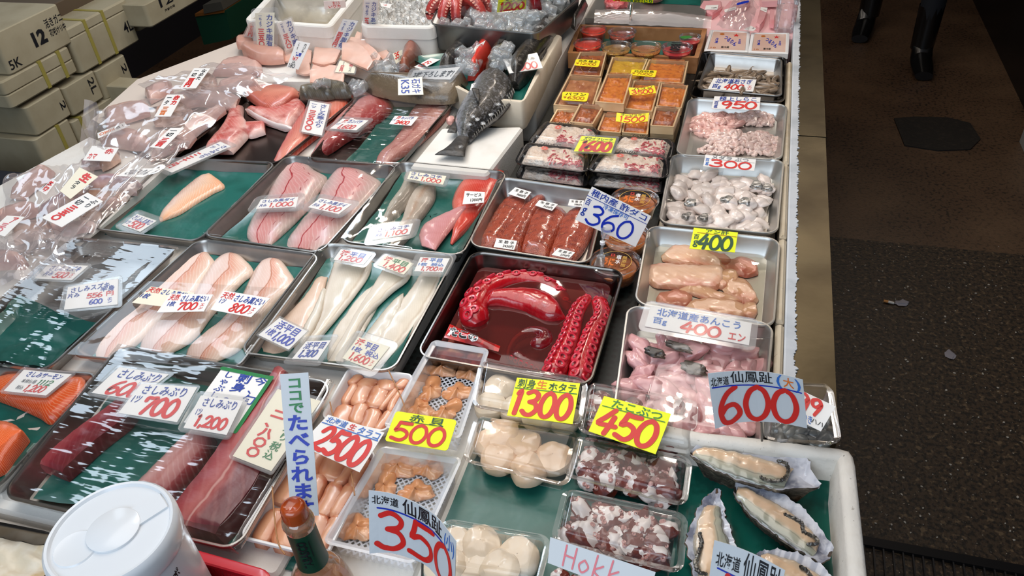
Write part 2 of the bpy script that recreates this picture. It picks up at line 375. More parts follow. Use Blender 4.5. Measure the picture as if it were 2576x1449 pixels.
def tag(label, top, bot, items=(), paper='w', sleeve=0, pin=None, name='price_tag', cat='price tag', th=.0009, rnd=0, group=None, mat_=None):
    """card through 3D points: top edge and bottom edge, both left to right; lettering lies on its face"""
    top = [V(p) for p in top]; bot = [V(p) for p in bot]; N = 13 if len(top) > 2 or abs(top[0].z-bot[0].z)+abs(top[1].z-top[0].z) > 1e-4 else 2
    T = spl(top, N); B = spl(bot, N)
    W = sum((T[i+1]-T[i]).length+(B[i+1]-B[i]).length for i in range(N-1))/2; H = ((T[0]-B[0]).length+(T[-1]-B[-1]).length)/2
    nr = (T[-1]-T[0]).cross(T[0]-B[0]).normalized()
    if nr.dot(V((0, 0, CH))-T[0]) < 0: nr = -nr
    lift = [0]
    def fm(u, v, up=.0008):
        a = min(max(u, -.2), 1.2)*(N-1); i = min(max(int(a), 0), N-2); k = a-i
        return B[i].lerp(B[i+1], k).lerp(T[i].lerp(T[i+1], k), v)+nr*(up+lift[0])
    fm.lift = lift
    g = M(); used = []
    if rnd:
        r = rnd; oc = []
        for cx, cy, a0 in ((1-r*H/W, 1-r, 0), (r*H/W, 1-r, 90), (r*H/W, r, 180), (1-r*H/W, r, 270)):
            oc += [(cx+r*H/W*cos(radians(a0+15*k)), cy+r*sin(radians(a0+15*k))) for k in range(7)]
        g.ringstack([[fm(u, v, -th) for u, v in oc], [fm(u, v, 0) for u, v in oc]])
    else:
        us = [i/(N-1) for i in range(N)]
        loop = [(u, 0) for u in us]+[(u, 1) for u in us[::-1]]
        vv = [i/6 for i in range(7)] if N > 2 else (0, 1); g.grid([[fm(u, v, 0) for u in us] for v in vv]); g.grid([[fm(u, v, -th) for u in us] for v in vv[::-1]])
        g.grid([[fm(u, v, 0) for u, v in loop], [fm(u, v, -th) for u, v in loop]], cv=True)
    write(g, items, fm, W, H, 1, used); lift[0] = 0
    ms = [mat_ or PAPER[paper]]+[INK[c] for c in used]
    simple = not sleeve and not pin
    if simple: return mk(name, g, ms, None, label, cat, group, smooth=0)
    base = V(min(B, key=lambda p: p.z)); t = thing(name, label, cat, base, group)
    mk('card', g, ms, t, smooth=0)
    if sleeve:
        s_ = sleeve*H if sleeve < 1 else .012; a, b = s_/W, s_/H; e = M()
        oc = []
        for cx, cy, a0 in ((1, 1, 0), (0, 1, 90), (0, 0, 180), (1, 0, 270)):
            oc += [(cx+a*cos(radians(a0+22.5*k)), cy+b*sin(radians(a0+22.5*k))) for k in range(5)]
        e.ringstack([[fm(u, v, -th-.0006) for u, v in oc], [fm(u, v, .0014) for u, v in oc]])
        mk('plastic_sleeve', e, SLEEVE, t, smooth=30)
    if pin:
        p0, p1, r, mt = pin; e = M().tube([p0, p1], r, 8); mk('pin', e, mt, t)
    return t
def tg(label, k, z, n, items=(), paper='w', **kw):
    """flat tag: crop key, height(s), 8 numbers TL TR BR BL"""
    p = q(k, *n); zz = z if isinstance(z, (list, tuple)) else (z, z)
    return tag(label, [P(p[0], zz[0]), P(p[1], zz[0])], [P(p[3], zz[1]), P(p[2], zz[1])], items, paper, **kw)
# ---------------------------------------------------------------- builders
def tray(label, quad, depth=.033, r=.028, mt=None, name='metal_tray', slope=.012, cat='tray', group=None):
    g = M(); d = depth
    rings(g, quad, [(.02+slope, -d-.0012), (slope+.006, -d-.0008), (slope+.002, -d+.006), (.004, -.006), (-.001, -.0055), (-.0022, -.002), (-.001, .0004), (.002, .0006), (.0042, -.002),
                    (.005, -.006), (slope+.003, -d+.007), (slope+.007, -d+.001), (.02+slope, -d)], r, n=7)
    return mk(name, g, mt or STEEL, None, label, cat, group, smooth=50)
def liner(label, quad, z, ins=.02, wob=.004, seed=1, mt=None, name='paper_liner', cat='liner', raise_=.006):
    g = M(); n = 24; rows = []
    for i in range(n):
        row = []
        for j in range(n):
            s_, t_ = j/(n-1), i/(n-1); p = bil(quad, s_, t_); c = bil(quad, .5, .5)
            p = p+(c-p)*(ins/(p-c).length if (p-c).length > ins else 0)
            e = max(abs(s_-.5), abs(t_-.5))*2; dz = max(0, e-.86)/.14*raise_
            p = p+V((noise.noise(V((s_*5, t_*5, seed)))*wob, noise.noise(V((s_*5, t_*5, seed+9)))*wob, 0))
            p.z = z+dz+abs(noise.noise(V((s_*4, t_*4, seed+3))))*.003; row.append(p)
        rows.append(row)
    lo = [[p-V((0, 0, .0005)) for p in r_] for r_ in rows]
    g.grid(rows); g.grid(lo[::-1])
    return mk(name, g, mt or GREEN, None, label, cat)
def film(label, quad, z=.004, amp=.0009, seed=1, drop=.012, n=44, mt=None, name='cling_film', cat='cling film', sag=.004, ext=.004, freq=9, stretch=(1, .35)):
    g = M(); rows = []; c = bil(quad, .5, .5)
    for i in range(n):
        row = []
        for j in range(n):
            s_, t_ = j/(n-1), i/(n-1); ss, tt = min(max((s_-.04)/.92, 0), 1), min(max((t_-.04)/.92, 0), 1)
            p = bil(quad, ss, tt); d = (p-c); d.z = 0; p = p+d.normalized()*ext
            edge = s_ < .03 or s_ > .97 or t_ < .03 or t_ > .97
            e = 1-min(1, max(abs(ss-.5), abs(tt-.5))*2)
            nz = noise.noise(V((s_*freq*stretch[0], t_*freq*stretch[1]*2, seed)))+.5*noise.noise(V((s_*freq*2.7, t_*freq*1.7, seed+5)))
            p.z += z+nz*min(amp, .0014)*min(1, e*8+.15)-sag*min(1, e*2)
            if edge: p.z -= drop
            row.append(p)
        rows.append(row)
    g.grid(rows); return mk(name, g, mt or FILM, None, label, cat, smooth=80)
def loftg(L, R, zb, th, nu=30, nv=14, pw=.4, e0=.35, e1=.35, edge=.3, wob=.0012, seed=0, tilt=0, u_cap=.14, g=None, mi=0, bow=None):
    """fish-flesh loft between two outlines (3D points at base height)"""
    g = g or M(); zA, zB = zb if isinstance(zb, (tuple, list)) else (zb, zb); L = spl(L, nu); R = spl(R, nu); rows = []; uv = []
    for i in range(nu):
        u = i/(nu-1); cap = 1; zb = zA+(zB-zA)*u
        if u < u_cap: cap = e0+(1-e0)*sin(pi/2*u/u_cap)
        if u > 1-u_cap: cap = min(cap, e1+(1-e1)*sin(pi/2*(1-u)/u_cap))
        row = [V((L[i].x, L[i].y, zb))]; uv.append((u, 0))
        for j in range(nv+1):
            v = j/nv; p = L[i].lerp(R[i], v); prof = max(sin(pi*v), 0)**pw if bow is None else bow(u, v)
            h = th*cap*(edge+(1-edge)*prof)+tilt*v
            nz = noise.noise(V((p.x*60+seed, p.y*60, seed*3)))
            row.append(V((p.x+noise.noise(V((p.x*120, p.y*120, seed)))*wob, p.y+noise.noise(V((p.x*120, p.y*120, seed+7)))*wob, zb+h+nz*wob))); uv.append((u, v))
        row.append(V((R[i].x, R[i].y, zb))); uv.append((u, 1)); rows.append(row)
    o = len(g.v); g.grid(rows, mi, uv=uv); nc = nv+3
    g.f.append([o+j for j in range(nc)]); g.f.append([o+(nu-1)*nc+j for j in range(nc)][::-1]); g.m += [mi, mi]
    for i in range(nu-1): g.f.append([o+i*nc, o+(i+1)*nc, o+(i+1)*nc+nc-1, o+i*nc+nc-1]); g.m.append(mi)
    return g
def fillet(label, k, Ln, Rn, zb, th, mt, name='fish_fillet', cat='fish fillet', group=None, parent=None, smooth=60, grow=1, **kw):
    zA, zB = zb if isinstance(zb, (tuple, list)) else (zb, zb); o_ = th*.35
    if grow != 1:
        al = q(k, *Ln)+q(k, *Rn); mx, my = sum(p[0] for p in al)/len(al), sum(p[1] for p in al)/len(al); gr = lambda a: [c_ for p in q(k, *a) for c_ in (mx+(p[0]-mx)*grow, my+(p[1]-my)*grow)]
        Ln, Rn, k = gr(Ln), gr(Rn), 'Z'
    pj = lambda a: [P(p, o_+zA+(zB-zA)*i/max(1, len(a)//2-1)) for i, p in enumerate(q(k, *a))]
    g = loftg(pj(Ln), pj(Rn), zb, th, seed=len(bpy.data.objects) % 50, **kw)
    return mk(name, g, mt, parent, label, cat, group, smooth=smooth)
def child(name, me, parent, loc, rot=(0, 0, 0), sc=(1, 1, 1)):
    o = bpy.data.objects.new(name, me); COL.objects.link(o); o.parent = parent; o.location = V(loc)-wpos(parent); o.rotation_euler = rot; o.scale = sc
    return o
def proto(name, g, mats, smooth=60):
    """mesh built about the origin, for repeats"""
    o = mk(name, g, mats, smooth=smooth, origin=(0, 0, 0)); return o
def scatter(protos, name, label, cat, group, quad, z0, cols, rws, dz=0, jit=.35, sc=(.85, 1.15), seed=1, keep=None, tiltr=.25, rz=None):
    rnd = random.Random(seed); k = 0; out = []
    for i in range(rws):
        for j in range(cols):
            s_, t_ = (j+.5+rnd.uniform(-jit, jit))/cols, (i+.5+rnd.uniform(-jit, jit))/rws
            if keep and not keep(s_, t_): continue
            p = bil(quad, s_, t_); src = rnd.choice(protos); f = rnd.uniform(*sc); zz = z0+rnd.uniform(0, dz)
            rot = (rnd.uniform(-tiltr, tiltr), rnd.uniform(-tiltr, tiltr), rz(rnd) if rz else rnd.uniform(0, 6.28))
            out.append(dup(src, (p.x, p.y, zz), label=label, group=group, sc=f, rot=rot)); out[-1]['category'] = cat
    return out
def drop_protos(*ps):
    for o in ps: bpy.data.objects.remove(o)
def clearpack(label, quad, zt, ht, r=.016, group=None, lid=True, name='plastic_food_pack', cat='food pack'):
    """hinged clear clamshell: base, rim flange, domed lid"""
    t = thing(name, label, cat, bil(quad, .5, .5)+V((0, 0, zt-ht)), group)
    g = M(); rings(g, quad, [(.016, zt-ht), (.012, zt-ht+.004), (.006, zt-.003), (.0, zt-.002), (-.003, zt-.001)], r, cap1=False); mk('base', g, CLEAR, t, smooth=50)
    if lid:
        g = M(); rings(g, quad, [(-.003, zt), (.004, zt+.001), (.007, zt+.012), (.014, zt+.0155), (.02, zt+.016)], r, cap0=False); mk('lid', g, CLEAR, t, smooth=50)
    return t
# ---------------------------------------------------------------- setting
FZ = -.80
g = M(); ys = PX((2090, 597), .36); yl = 2.671
g.add(RECT(-6, 9, 6, yl, FZ), [[0, 1, 2, 3]], 0); g.add(RECT(-6, yl, 6, -3, FZ), [[0, 1, 2, 3]], 1)
fl_far = mat('worn_brown_floor', '#4c3828', .42, noise_=[('#1a120c', 75, .52, .62, .85), ('#6c543e', 3, .4, .7, .5), ('#6a5a48', 160, .66, .74, .5)], bump=(120, .3))
fl_near = mat('aggregate_concrete', '#3c2e20', .5, noise_=[('#120e0a', 85, .46, .58, .9), ('#6c5840', 62, .58, .66, .7), ('#a89e8c', 110, .68, .72, .9)], bump=(110, .5))
mk('floor', g, [fl_far, fl_near], kind='structure', smooth=0)
DARK = mat('unlit_wall_paint', '#15131a', .7, noise_=[('#0c0b10', 3, .4, .7, .6)])
mk('wall_back', M().box(-6, 6.6, FZ, 6, 6.7, 2.2), DARK, kind='structure', smooth=0)
mk('wall_left', M().box(-3.6, -3, FZ, -3.5, 6.6, 2.2), DARK, kind='structure', smooth=0)
mk('ceiling', M().box(-6, .4, 2.2, 6, 6.6, 2.3), mat('sooty_ceiling_board', '#6d5f52', .8), kind='structure', smooth=0)
# stall body and its top
mk('market_stall', M().box(-1.76, .45, FZ+.001, .16, 3.6, -.135), mat('stall_side_sheet', '#3b3732', .6), None, 'long market stall counter carrying all the seafood trays', 'stall', smooth=0)
def slab(label, x0, y0, z0, x1, y1, z1, mt=FOAM, name='foam_slab', cat='foam slab', r=.012):
    g = M(); rings(g, RECT(x0, y0, x1, y1), [(.004, z0), (0, z0+.006), (0, z1-.006), (.005, z1)], r); return mk(name, g, mt, None, label, cat)
slab('wide white foam board under the fish fillet trays', -1.76, .5, -.134, -.56, 1.56, -.0355)
slab('white foam board under the wrapped amberjack and yellowtail', -1.77, 1.57, -.134, -.80, 2.95, -.0355)
# dark perforated shelf with real holes drawn in its material
mt, n, b, l = newmat('black_punched_shelf'); tc = nd(n, 'ShaderNodeTexCoord'); vo = nd(n, 'ShaderNodeTexVoronoi'); vo.inputs['Scale'].default_value = 1; vo.inputs['Randomness'].default_value = 0
mp = nd(n, 'ShaderNodeMapping'); mp.inputs['Scale'].default_value = (62, 62, 0); l.new(tc.outputs['Object'], mp.inputs[0]); l.new(mp.outputs[0], vo.inputs['Vector'])
rp = ramp(n, [(.27, '#030303'), (.33, '#161d1c')]); l.new(vo.outputs['Distance'], rp.inputs[0]); l.new(rp.outputs[0], b.inputs['Base Color']); b.inputs['Roughness'].default_value = .35
mk('perforated_shelf', M().box(-.555, .93, -.134, -.165, 3.4, -.056), mt, None, 'dark perforated shelf between the fillet trays and the right column', 'shelf', smooth=0)
slab('white foam base under the right column of pans', -.163, .93, -.134, .09, 3.4, -.058, FOAMB)
for i, (y0, y1) in enumerate([(.95, 1.165), (1.17, 1.44), (1.446, 1.755), (1.76, 2.37)]):
    slab('beige foam edging block beside the %s' % ['monkfish pieces pan', 'monkfish liver pan', 'cod chunks pan', 'milt and pond smelt pans'][i], .094, y0, -.134, .1085, y1, -.008, FOAMB, 'foam_edging_block', 'foam block', .004)
TAPE = mat('frayed_white_tape', '#cfd3d8', .6, noise_=[('#9aa3ab', 14, .5, .7, .5)])
g = M(); n_ = 700; rnd = random.Random(3)
ed = [(.1285+rnd.uniform(-.0035, .0015)+.004*noise.noise(V((i*.9, 0, 0)))+.004*noise.noise(V((i*.13, 0, 5))), .92+(3.5-.92)*i/n_) for i in range(n_+1)]
g.grid([[V((.1095, y, -.06)), V((.1095, y, -.006)), V((.112, y, -.0045)), V((x, y, -.0062)), V((x, y, -.0084))] for x, y in ed]); mk('tape_strip', g, TAPE, None, 'frayed white tape strip along the metal counter edge', 'tape')
EDGE = mat('stained_steel_edge', '#7a6f58', .33, .9, noise_=[('#4a4031', 5, .42, .7, .8), ('#8a7c60', 3, .5, .7, .5)], bump=(50, .15))
g = M().box(.111, .91, -.16, .192, 1.9, -.0085).box(.111, 1.905, -.16, .193, 3.6, -.0085); mk('trim_1', g, EDGE, kind='structure', smooth=0)
g = M()
g.box(.18, .45, FZ+.001, .188, 3.6, -.16); mk('trim_2', g, mat('stall_kick_sheet', '#14110e', .5), kind='structure', smooth=0)
# floor things
pp = [P(p, FZ) for p in q('Z', 2248, 300, 2300, 296, 2385, 298, 2440, 312, 2466, 352, 2440, 378, 2360, 381, 2275, 368, 2262, 335)]
g = M(); g.ringstack([[p+V((0, 0, .0005)) for p in pp], [p+V((0, 0, .006)) for p in pp]]); mk('floor_patch', g, mat('tar_patch', '#15110e', .55, noise_=[('#2a231c', 60, .5, .7, .6)], bump=(80, .3)), None, 'dark tar repair patch in the brown floor', 'floor patch', smooth=0)
y0 = P((2300, 1400), FZ).y
t = thing('drain_grate', 'dark steel drain grate along the aisle floor', 'drain grate', (.6, 1.25, FZ))
DK = mat('dark_grate_steel', '#2b2b2d', .4, .8)
g = M(); g.box(.2, 1.31, FZ+.001, 1.6, 1.335, FZ+.012); g.box(.2, .9, FZ+.001, 1.6, .93, FZ+.012); mk('frame', g, DK, t, smooth=0)
g = M()
for i in range(62): g.box(.22+i*.022, .93, FZ+.001, .2235+i*.022, 1.31, FZ+.01)
for yy in (1.0, 1.1, 1.2): g.box(.2, yy, FZ+.001, 1.6, yy+.006, FZ+.0085)
mk('bars', g, mat('grate_bar_steel', '#3c3c3e', .4, .7), t, smooth=0)
a, b_ = P((2222, 760), FZ), P((2248, 766), FZ); up = V((0, 0, .006))
t = thing('cigarette_butt', 'cigarette butt lying on the dark aggregate floor', 'cigarette butt', a)
mk('filter', M().tube([a+up, a.lerp(b_, .45)+up], .0045, 8), mat('filter_paper', '#c98a4a', .7), t); mk('paper_tube', M().tube([a.lerp(b_, .45)+up, b_+up], .0043, 8), mat('cig_paper', '#d9d4ca', .7), t)
c = P((2268, 764), FZ); mk('paper_scrap', M().blob(c+V((0, 0, .004)), .025, .015, .005, .3, .5, 3, 2), mat('grey_scrap', '#8f8a90', .7), None, 'crumpled pale scrap beside the cigarette butt', 'litter')
c = P((2390, 893), FZ); mk('paper_scrap', M().blob(c+V((0, 0, .002)), .016, .02, .0025, .3, .6, 4, 5), mat('grey_scrap', '#8f8a90', .7), None, 'small flattened grey scrap alone on the dark floor', 'litter')
g = M(); rnd = random.Random(5)
for i in range(140):
    p = P((rnd.uniform(2110, 2560), rnd.uniform(620, 1360)), FZ); s_ = rnd.uniform(.0015, .005); g.blob(p+V((0, 0, .001)), s_, s_*.7, .0018, rnd.uniform(0, 3), .4, 2, i, 0, 1)
mk('shell_grit', g, mat('pale_shell_grit', '#a79f92', .6), None, 'pale specks of shell grit scattered over the dark floor', 'grit', kind='stuff')
p0 = P((2576, 300), FZ)
mk('dark_cabinet', M().box(1.22, 3.3, FZ+.001, 1.9, 5.6, .3), mat('dark_cabinet_metal', '#15171a', .35, .5), None, 'dark metal cabinet at the right edge of the aisle', 'cabinet', smooth=0)
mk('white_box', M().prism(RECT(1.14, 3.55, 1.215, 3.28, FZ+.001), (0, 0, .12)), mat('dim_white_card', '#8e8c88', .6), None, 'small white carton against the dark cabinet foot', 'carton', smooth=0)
# person: dark trousers and boots, standing at the far end of the aisle
def skinbody(name, joints, edges, mt, parent, sub=2):
    me = bpy.data.meshes.new(name); off = wpos(parent) if parent else V((0, 0, 0))
    me.from_pydata([V(j[:3])-off for j in joints], edges, []); o = bpy.data.objects.new(name, me); COL.objects.link(o)
    if parent: o.parent = parent
    sm = o.modifiers.new('skin', 'SKIN'); sm.use_smooth_shade = True
    for i, j in enumerate(joints):
        sv = me.skin_vertices[0].data[i]; sv.radius = (j[3], j[4] if len(j) > 4 else j[3]); sv.use_root = i == 0
    o.modifiers.new('sub', 'SUBSURF').levels = sub; o.modifiers['sub'].render_levels = sub
    me.materials.append(mt)
    return o
fb = P((2312, 170), FZ); fa = P((2180, 82), FZ); hx, hy = (fa.x+fb.x)/2, (fa.y+fb.y)/2+.05
t = thing('person', 'person in dark trousers and black boots standing far down the aisle', 'person', ((fa.x+fb.x)/2, (fa.y+fb.y)/2, FZ))
CLO = mat('dark_work_cloth', '#0d1119', .8)
J = [(hx, hy, FZ+.95, .15, .12), (hx, hy, FZ+1.2, .15, .11), (hx, hy, FZ+1.42, .17, .1), (hx, hy, FZ+1.5, .06), (hx, hy+.01, FZ+1.58, .075, .09), (hx, hy, FZ+1.7, .08, .09),
     (fa.x+.02, fa.y+.08, FZ+.86, .1), (fa.x, fa.y+.07, FZ+.48, .07), (fa.x, fa.y+.08, FZ+.1, .05), (fb.x-.02, fb.y+.05, FZ+.86, .1), (fb.x, fb.y+.05, FZ+.48, .07), (fb.x, fb.y+.06, FZ+.1, .05),
     (hx-.2, hy, FZ+1.4, .06), (hx-.24, hy, FZ+1.12, .045), (hx-.24, hy-.06, FZ+.88, .035), (hx+.2, hy, FZ+1.4, .06), (hx+.24, hy, FZ+1.12, .045), (hx+.24, hy-.06, FZ+.88, .035)]
E_ = [(0, 1), (1, 2), (2, 3), (3, 4), (4, 5), (0, 6), (6, 7), (7, 8), (0, 9), (9, 10), (10, 11), (2, 12), (12, 13), (13, 14), (2, 15), (15, 16), (16, 17)]
skinbody('body', J, E_, CLO, t)
BOOT = mat('black_boot_leather', '#0b0a0a', .3, coat=.4)
for f, dx in ((fb, .0), (fa, -.05)):
    g = M(); rows = []
    for k in range(9):
        v = k/8; y = f.y+.1-v*.27; wd = .042+.012*sin(pi*v); hh = .1-.055*v if v > .25 else .14
        rows.append([V((f.x+dx*v+wd*cos(a_), y, FZ+.003+max(0, hh*.5+hh*.5*sin(a_)))) for a_ in [2*pi*i/14 for i in range(14)]])
    g.ringstack(rows); g.lathe((f.x, f.y+.06, FZ), [(.055, .08), (.058, .2), (.06, .3)], 14); mk('boot', g, BOOT, t)
# left: stacked foam crab boxes, green crate, navy bin
YB = mat('yellow_strap', '#9c8f45', .5)
def foambox(label, X, face, depth=.36, lidz=.25, items=(), straps=(), mt=FOAMS, group='stacked foam boxes behind the stall'):
    f = [PX(p, X) for p in face]; y0 = (f[0].y+f[3].y)/2; y1 = (f[1].y+f[2].y)/2; z1 = (f[0].z+f[1].z)/2; z0 = (f[2].z+f[3].z)/2
    t = thing('foam_fish_box', label, 'foam box', (X-depth/2, (y0+y1)/2, z0), group)
    hz = z1-(z1-z0)*lidz; R_ = RECT(X-depth, y1, X, y0)
    g = M(); rings(g, R_, [(.004, z0), (0, z0+.005), (0, hz-.004), (.003, hz-.001)], .015); used = []
    fm = lambda u, v: V((X+.0008, y0+(y1-y0)*u, z0+(z1-z0)*v))
    write(g, items, fm, y1-y0, z1-z0, 1, used)
    mk('body', g, [mt]+[INK[c_] for c_ in used], t, smooth=30)
    if lidz > 0:
        g = M(); rings(g, R_, [(.004, hz), (0, hz+.004), (0, z1-.006), (.006, z1)], .015); mk('lid', g, mt, t)
    for s_ in straps:
        g = M(); yy = y0+(y1-y0)*s_; g.box(X-depth-.002, yy, z0, X+.002, yy+.014, z1+.002); mk('strap', g, YB, t, smooth=0)
    return t
XB = -2.3
foambox('foam box stamped 12 in black, top left of the stack', XB, q('A', -60, 230, 540, 70, 625, 390, 60, 660), lidz=0, items=[('12', 'k', .46, .3, .66, .66, '', .05), ('活きガニ', 'k', .7, .58, .98, .8), ('花咲けリ中', 'k', .72, .36, .98, .54), ('5K', 'k', .03, .1, .2, .32)])
foambox('foam box marked 4 with yellow straps, upper right of the stack', XB, q('A', 560, 190, 1130, 30, 1215, 390, 690, 615), lidz=.22, items=[('4L', 'k', .8, .3, .95, .55)], straps=(.26, .55))
foambox('flat foam lid crate directly under the box stamped 12', XB, q('A', 0, 680, 610, 420, 690, 640, 90, 935), lidz=.5, straps=(.52, .8))
foambox('foam box marked with a sideways 2L below the strapped box', XB, q('A', 560, 760, 830, 600, 905, 860, 630, 1010), lidz=0, items=[('2L', 'k', .7, .3, .88, .85, 'r')])
foambox('foam box marked with a sideways 2 nearest the grey crate', XB, q('A', 840, 600, 1100, 470, 1170, 740, 905, 860), lidz=0, items=[('2', 'k', .75, .45, .9, .75, 'r')])
foambox('foam box marked with a sideways 2, lower left of the stack', XB, q('A', 220, 910, 550, 770, 625, 1010, 320, 1180), lidz=0, items=[('2', 'k', .8, .3, .93, .6, 'r')])
foambox('bottom foam box of the stack with a crossing yellow strap', XB, q('A', 320, 1190, 640, 1010, 740, 1449, 440, 1600), lidz=0, straps=(.6,))
foambox('bottom foam box beneath the sideways 2L box', XB, q('A', 650, 1010, 1170, 740, 1260, 1100, 740, 1440), lidz=0, straps=(.1,))
foambox('foam box printed with a red star mark, top centre behind', -2.2, q('A', 1240, 0, 1710, -160, 1730, 20, 1310, 225), lidz=0, items=[('12', 'k', .25, .55, .5, .95), ('海鮮市場', 'k', .3, .3, .5, .42), ('★', 'r', .62, .55, .75, .8)])
foambox('small stack of thin foam lids beside the red star box', -2.34, q('A', 1130, 20, 1240, -30, 1300, 230, 1210, 270), lidz=.4)
foambox('empty foam crate on the floor right of the strapped stack', -2.2, q('A', 1140, 690, 1290, 690, 1300, 980, 1150, 980), lidz=0, depth=.3)
foambox('brown foam carton on top of the stack', -2.42, q('A', 420, 20, 900, -140, 930, 10, 560, 150), lidz=0, mt=mat('brown_carton', '#5a4a38', .8))
g = M(); rings(g, RECT(-3.3, 3.9, -2.4, 3.5), [(.02, -.5), (0, -.49), (0, -.12), (.01, -.11), (.03, -.12), (.03, -.45)], .02)
t = thing('plastic_crate', 'dim green plastic crate with an orange band behind the stall', 'crate', (-2.1, 3.4, -.3))
cp = [PY(p, 3.3) for p in q('A', 1690, 130, 1960, 90, 2010, 340, 1770, 390)]
mk('body', M().prism(cp, (0, .4, 0)), mat('green_crate_plastic', '#0d3d2a', .5), t, smooth=0)
cp = [PY(p, 3.295) for p in q('A', 1690, 120, 1940, 85, 1945, 110, 1695, 145)]
mk('band', M().prism(cp, (0, .4, 0)), mat('orange_band', '#7a4a1c', .5), t, smooth=0)
cp = [PY(p, 3.29) for p in q('A', 1760, 45, 1915, 15, 1940, 85, 1770, 120)]
mk('board', M().prism(cp, (0, .3, 0)), mat('dim_grey_board', '#4b4840', .6), t, smooth=0)
nv = [PX(p, -2.1) for p in q('A', -400, 900, 0, 900, 190, 1449, -400, 1600)]
mk('navy_bin', M().box(-3.2, .9, FZ+.001, -2.05, 1.62, -.16), mat('navy_plastic', '#10131f', .45), None, 'dark navy plastic bin at the far left behind the stall', 'bin', smooth=0)
# ---------------------------------------------------------------- left: fillet trays
def TQ(z, *n): return [P((n[i], n[i+1]), z) for i in range(0, 8, 2)]
ZF = -.0318
T_single = TQ(0, 420, 395, 696, 408, 497, 607, 232, 574); T_kuro = TQ(0, 722, 390, 1003, 417, 805, 636, 508, 592); T_kochi = TQ(0, 1004, 405, 1277, 432, 1162, 643, 855, 606)
T_madai = TQ(0, 500, 600, 807, 640, 595, 930, 172, 893); T_flo = TQ(0, 812, 610, 1148, 640, 988, 935, 600, 886); T_suz = TQ(0, 185, 598, 447, 624, 116, 932, -170, 895)
T_buri = TQ(.004, 300, 870, 838, 962, 595, 1383, 0, 1245); T_sal = TQ(-.004, -160, 915, 255, 940, -20, 1240, -480, 1190)
NB = mat('bruised_steel', '#7b7672', .22, 1, noise_=[('#5f5850', 9, .42, .7, .6)], bump=(40, .06))
tray('steel tray holding one lone pale fillet', T_single, mt=STEEL); tray('steel tray holding two pink black-bream fillets', T_kuro); tray('steel tray holding flathead and a red-skinned fillet', T_kochi)
tray('steel tray holding three long pale bream fillets', T_madai); tray('steel tray holding overlapping white flounder fillets', T_flo); tray('mostly empty film-wrapped steel tray at the left edge', T_suz)
tray('large steel tray of dark red yellowtail blocks under film', T_buri, .036); tray('steel tray of orange salmon blocks at the lower left', T_sal)
liner('green sheet under the lone pale fillet', T_single, ZF, .018, seed=1); liner('green sheet under the two black-bream fillets', T_kuro, ZF, .03, seed=2); liner('green sheet under the flathead and red fillet', T_kochi, ZF, .02, seed=3, raise_=.012)
liner('green sheet under the three long bream fillets', T_madai, ZF, .026, seed=4); liner('green sheet under the flounder fillets', T_flo, ZF, .022, seed=5); liner('green sheet in the nearly empty wrapped tray', [bil(T_suz, 0, .45), bil(T_suz, 1, .6), T_suz[2], T_suz[3]], ZF, .02, seed=6, wob=.008, raise_=.02)
liner('green sheet under the dark yellowtail blocks', T_buri, ZF, .035, seed=7, wob=.008); liner('green sheet under the salmon blocks', T_sal, ZF-.004, .03, seed=8)
PALE = flesh('pale_peach_flesh', [(.02, '#c9a596'), (.3, '#ecc7b2'), (.6, '#f2c3a0'), (.9, '#f0a878'), (1, '#e0b090')], fib=('#f8e6da', 9, .35))
KURO = flesh('pink_bream_flesh', [(0, '#c6b4ae'), (.2, '#e2b7b4'), (.42, '#e49c98'), (.6, '#dc9590'), (.8, '#cfa59c'), (1, '#c4b0a4')], fib=('#f0d2cc', 8, .35), stripes=[(.36, .022, '#b01c28', 0), (.68, .014, '#a0303a', 70)], noise_=[('#e08080', 16, .55, .75, .5)])
MADAI = flesh('bream_flesh', [(0, '#d5b6a6'), (.2, '#e9cabc'), (.45, '#efd0c4'), (.55, '#e3a28a'), (.68, '#e8b9a2'), (1, '#e8d0bc')], fib=('#f6e4da', 9, .35), stripes=[(.5, .02, '#c98468', 0)])
FLO = flesh('flounder_flesh', [(0, '#d3c3b2'), (.12, '#e9ddcd'), (.5, '#ddd2c0'), (.8, '#d9cdb9'), (.86, '#c7b59e'), (.92, '#efe6d8'), (1, '#e6dacb')], fib=('#f4ece0', 10, .15), noise_=[('#cbb9a4', 10, .5, .75, .5)])
FLOP = flesh('flounder_pink_flesh', [(0, '#d9bca6'), (.5, '#e6c8b2'), (1, '#dcbca4')], fib=('#f0dccc', 10, .3))
FRILL = flesh('flounder_fin_flesh', [(0, '#bfb09a'), (.4, '#e9e2d4'), (1, '#cfc3b0')], fib=('#b9ab98', 40, .5), wob=.02)
fillet('lone pale peach fillet on a green sheet', 'E', [1800, 195, 1700, 240, 1560, 350, 1440, 480, 1375, 575], [1830, 200, 1950, 300, 1850, 360, 1700, 450, 1560, 540, 1390, 605], ZF+.001, .013, PALE, e0=.5, e1=.2, pw=.4)
fillet('left pink black-bream fillet with a dark red midline', 'F', [450, 135, 300, 240, 220, 370, 170, 470, 60, 620, 0, 780, 40, 862], [480, 138, 600, 240, 700, 300, 610, 440, 560, 540, 500, 600, 380, 720, 215, 870], ZF+.002, .017, KURO, e0=.4, e1=.3, pw=.45)
fillet('right pink black-bream fillet with a dark red midline', 'F', [850, 160, 730, 280, 650, 400, 590, 530, 460, 690, 370, 810, 345, 890], [930, 165, 1040, 260, 1170, 345, 1070, 480, 1000, 570, 900, 700, 780, 840, 640, 930], ZF+.002, .017, KURO, e0=.4, e1=.3, pw=.45)
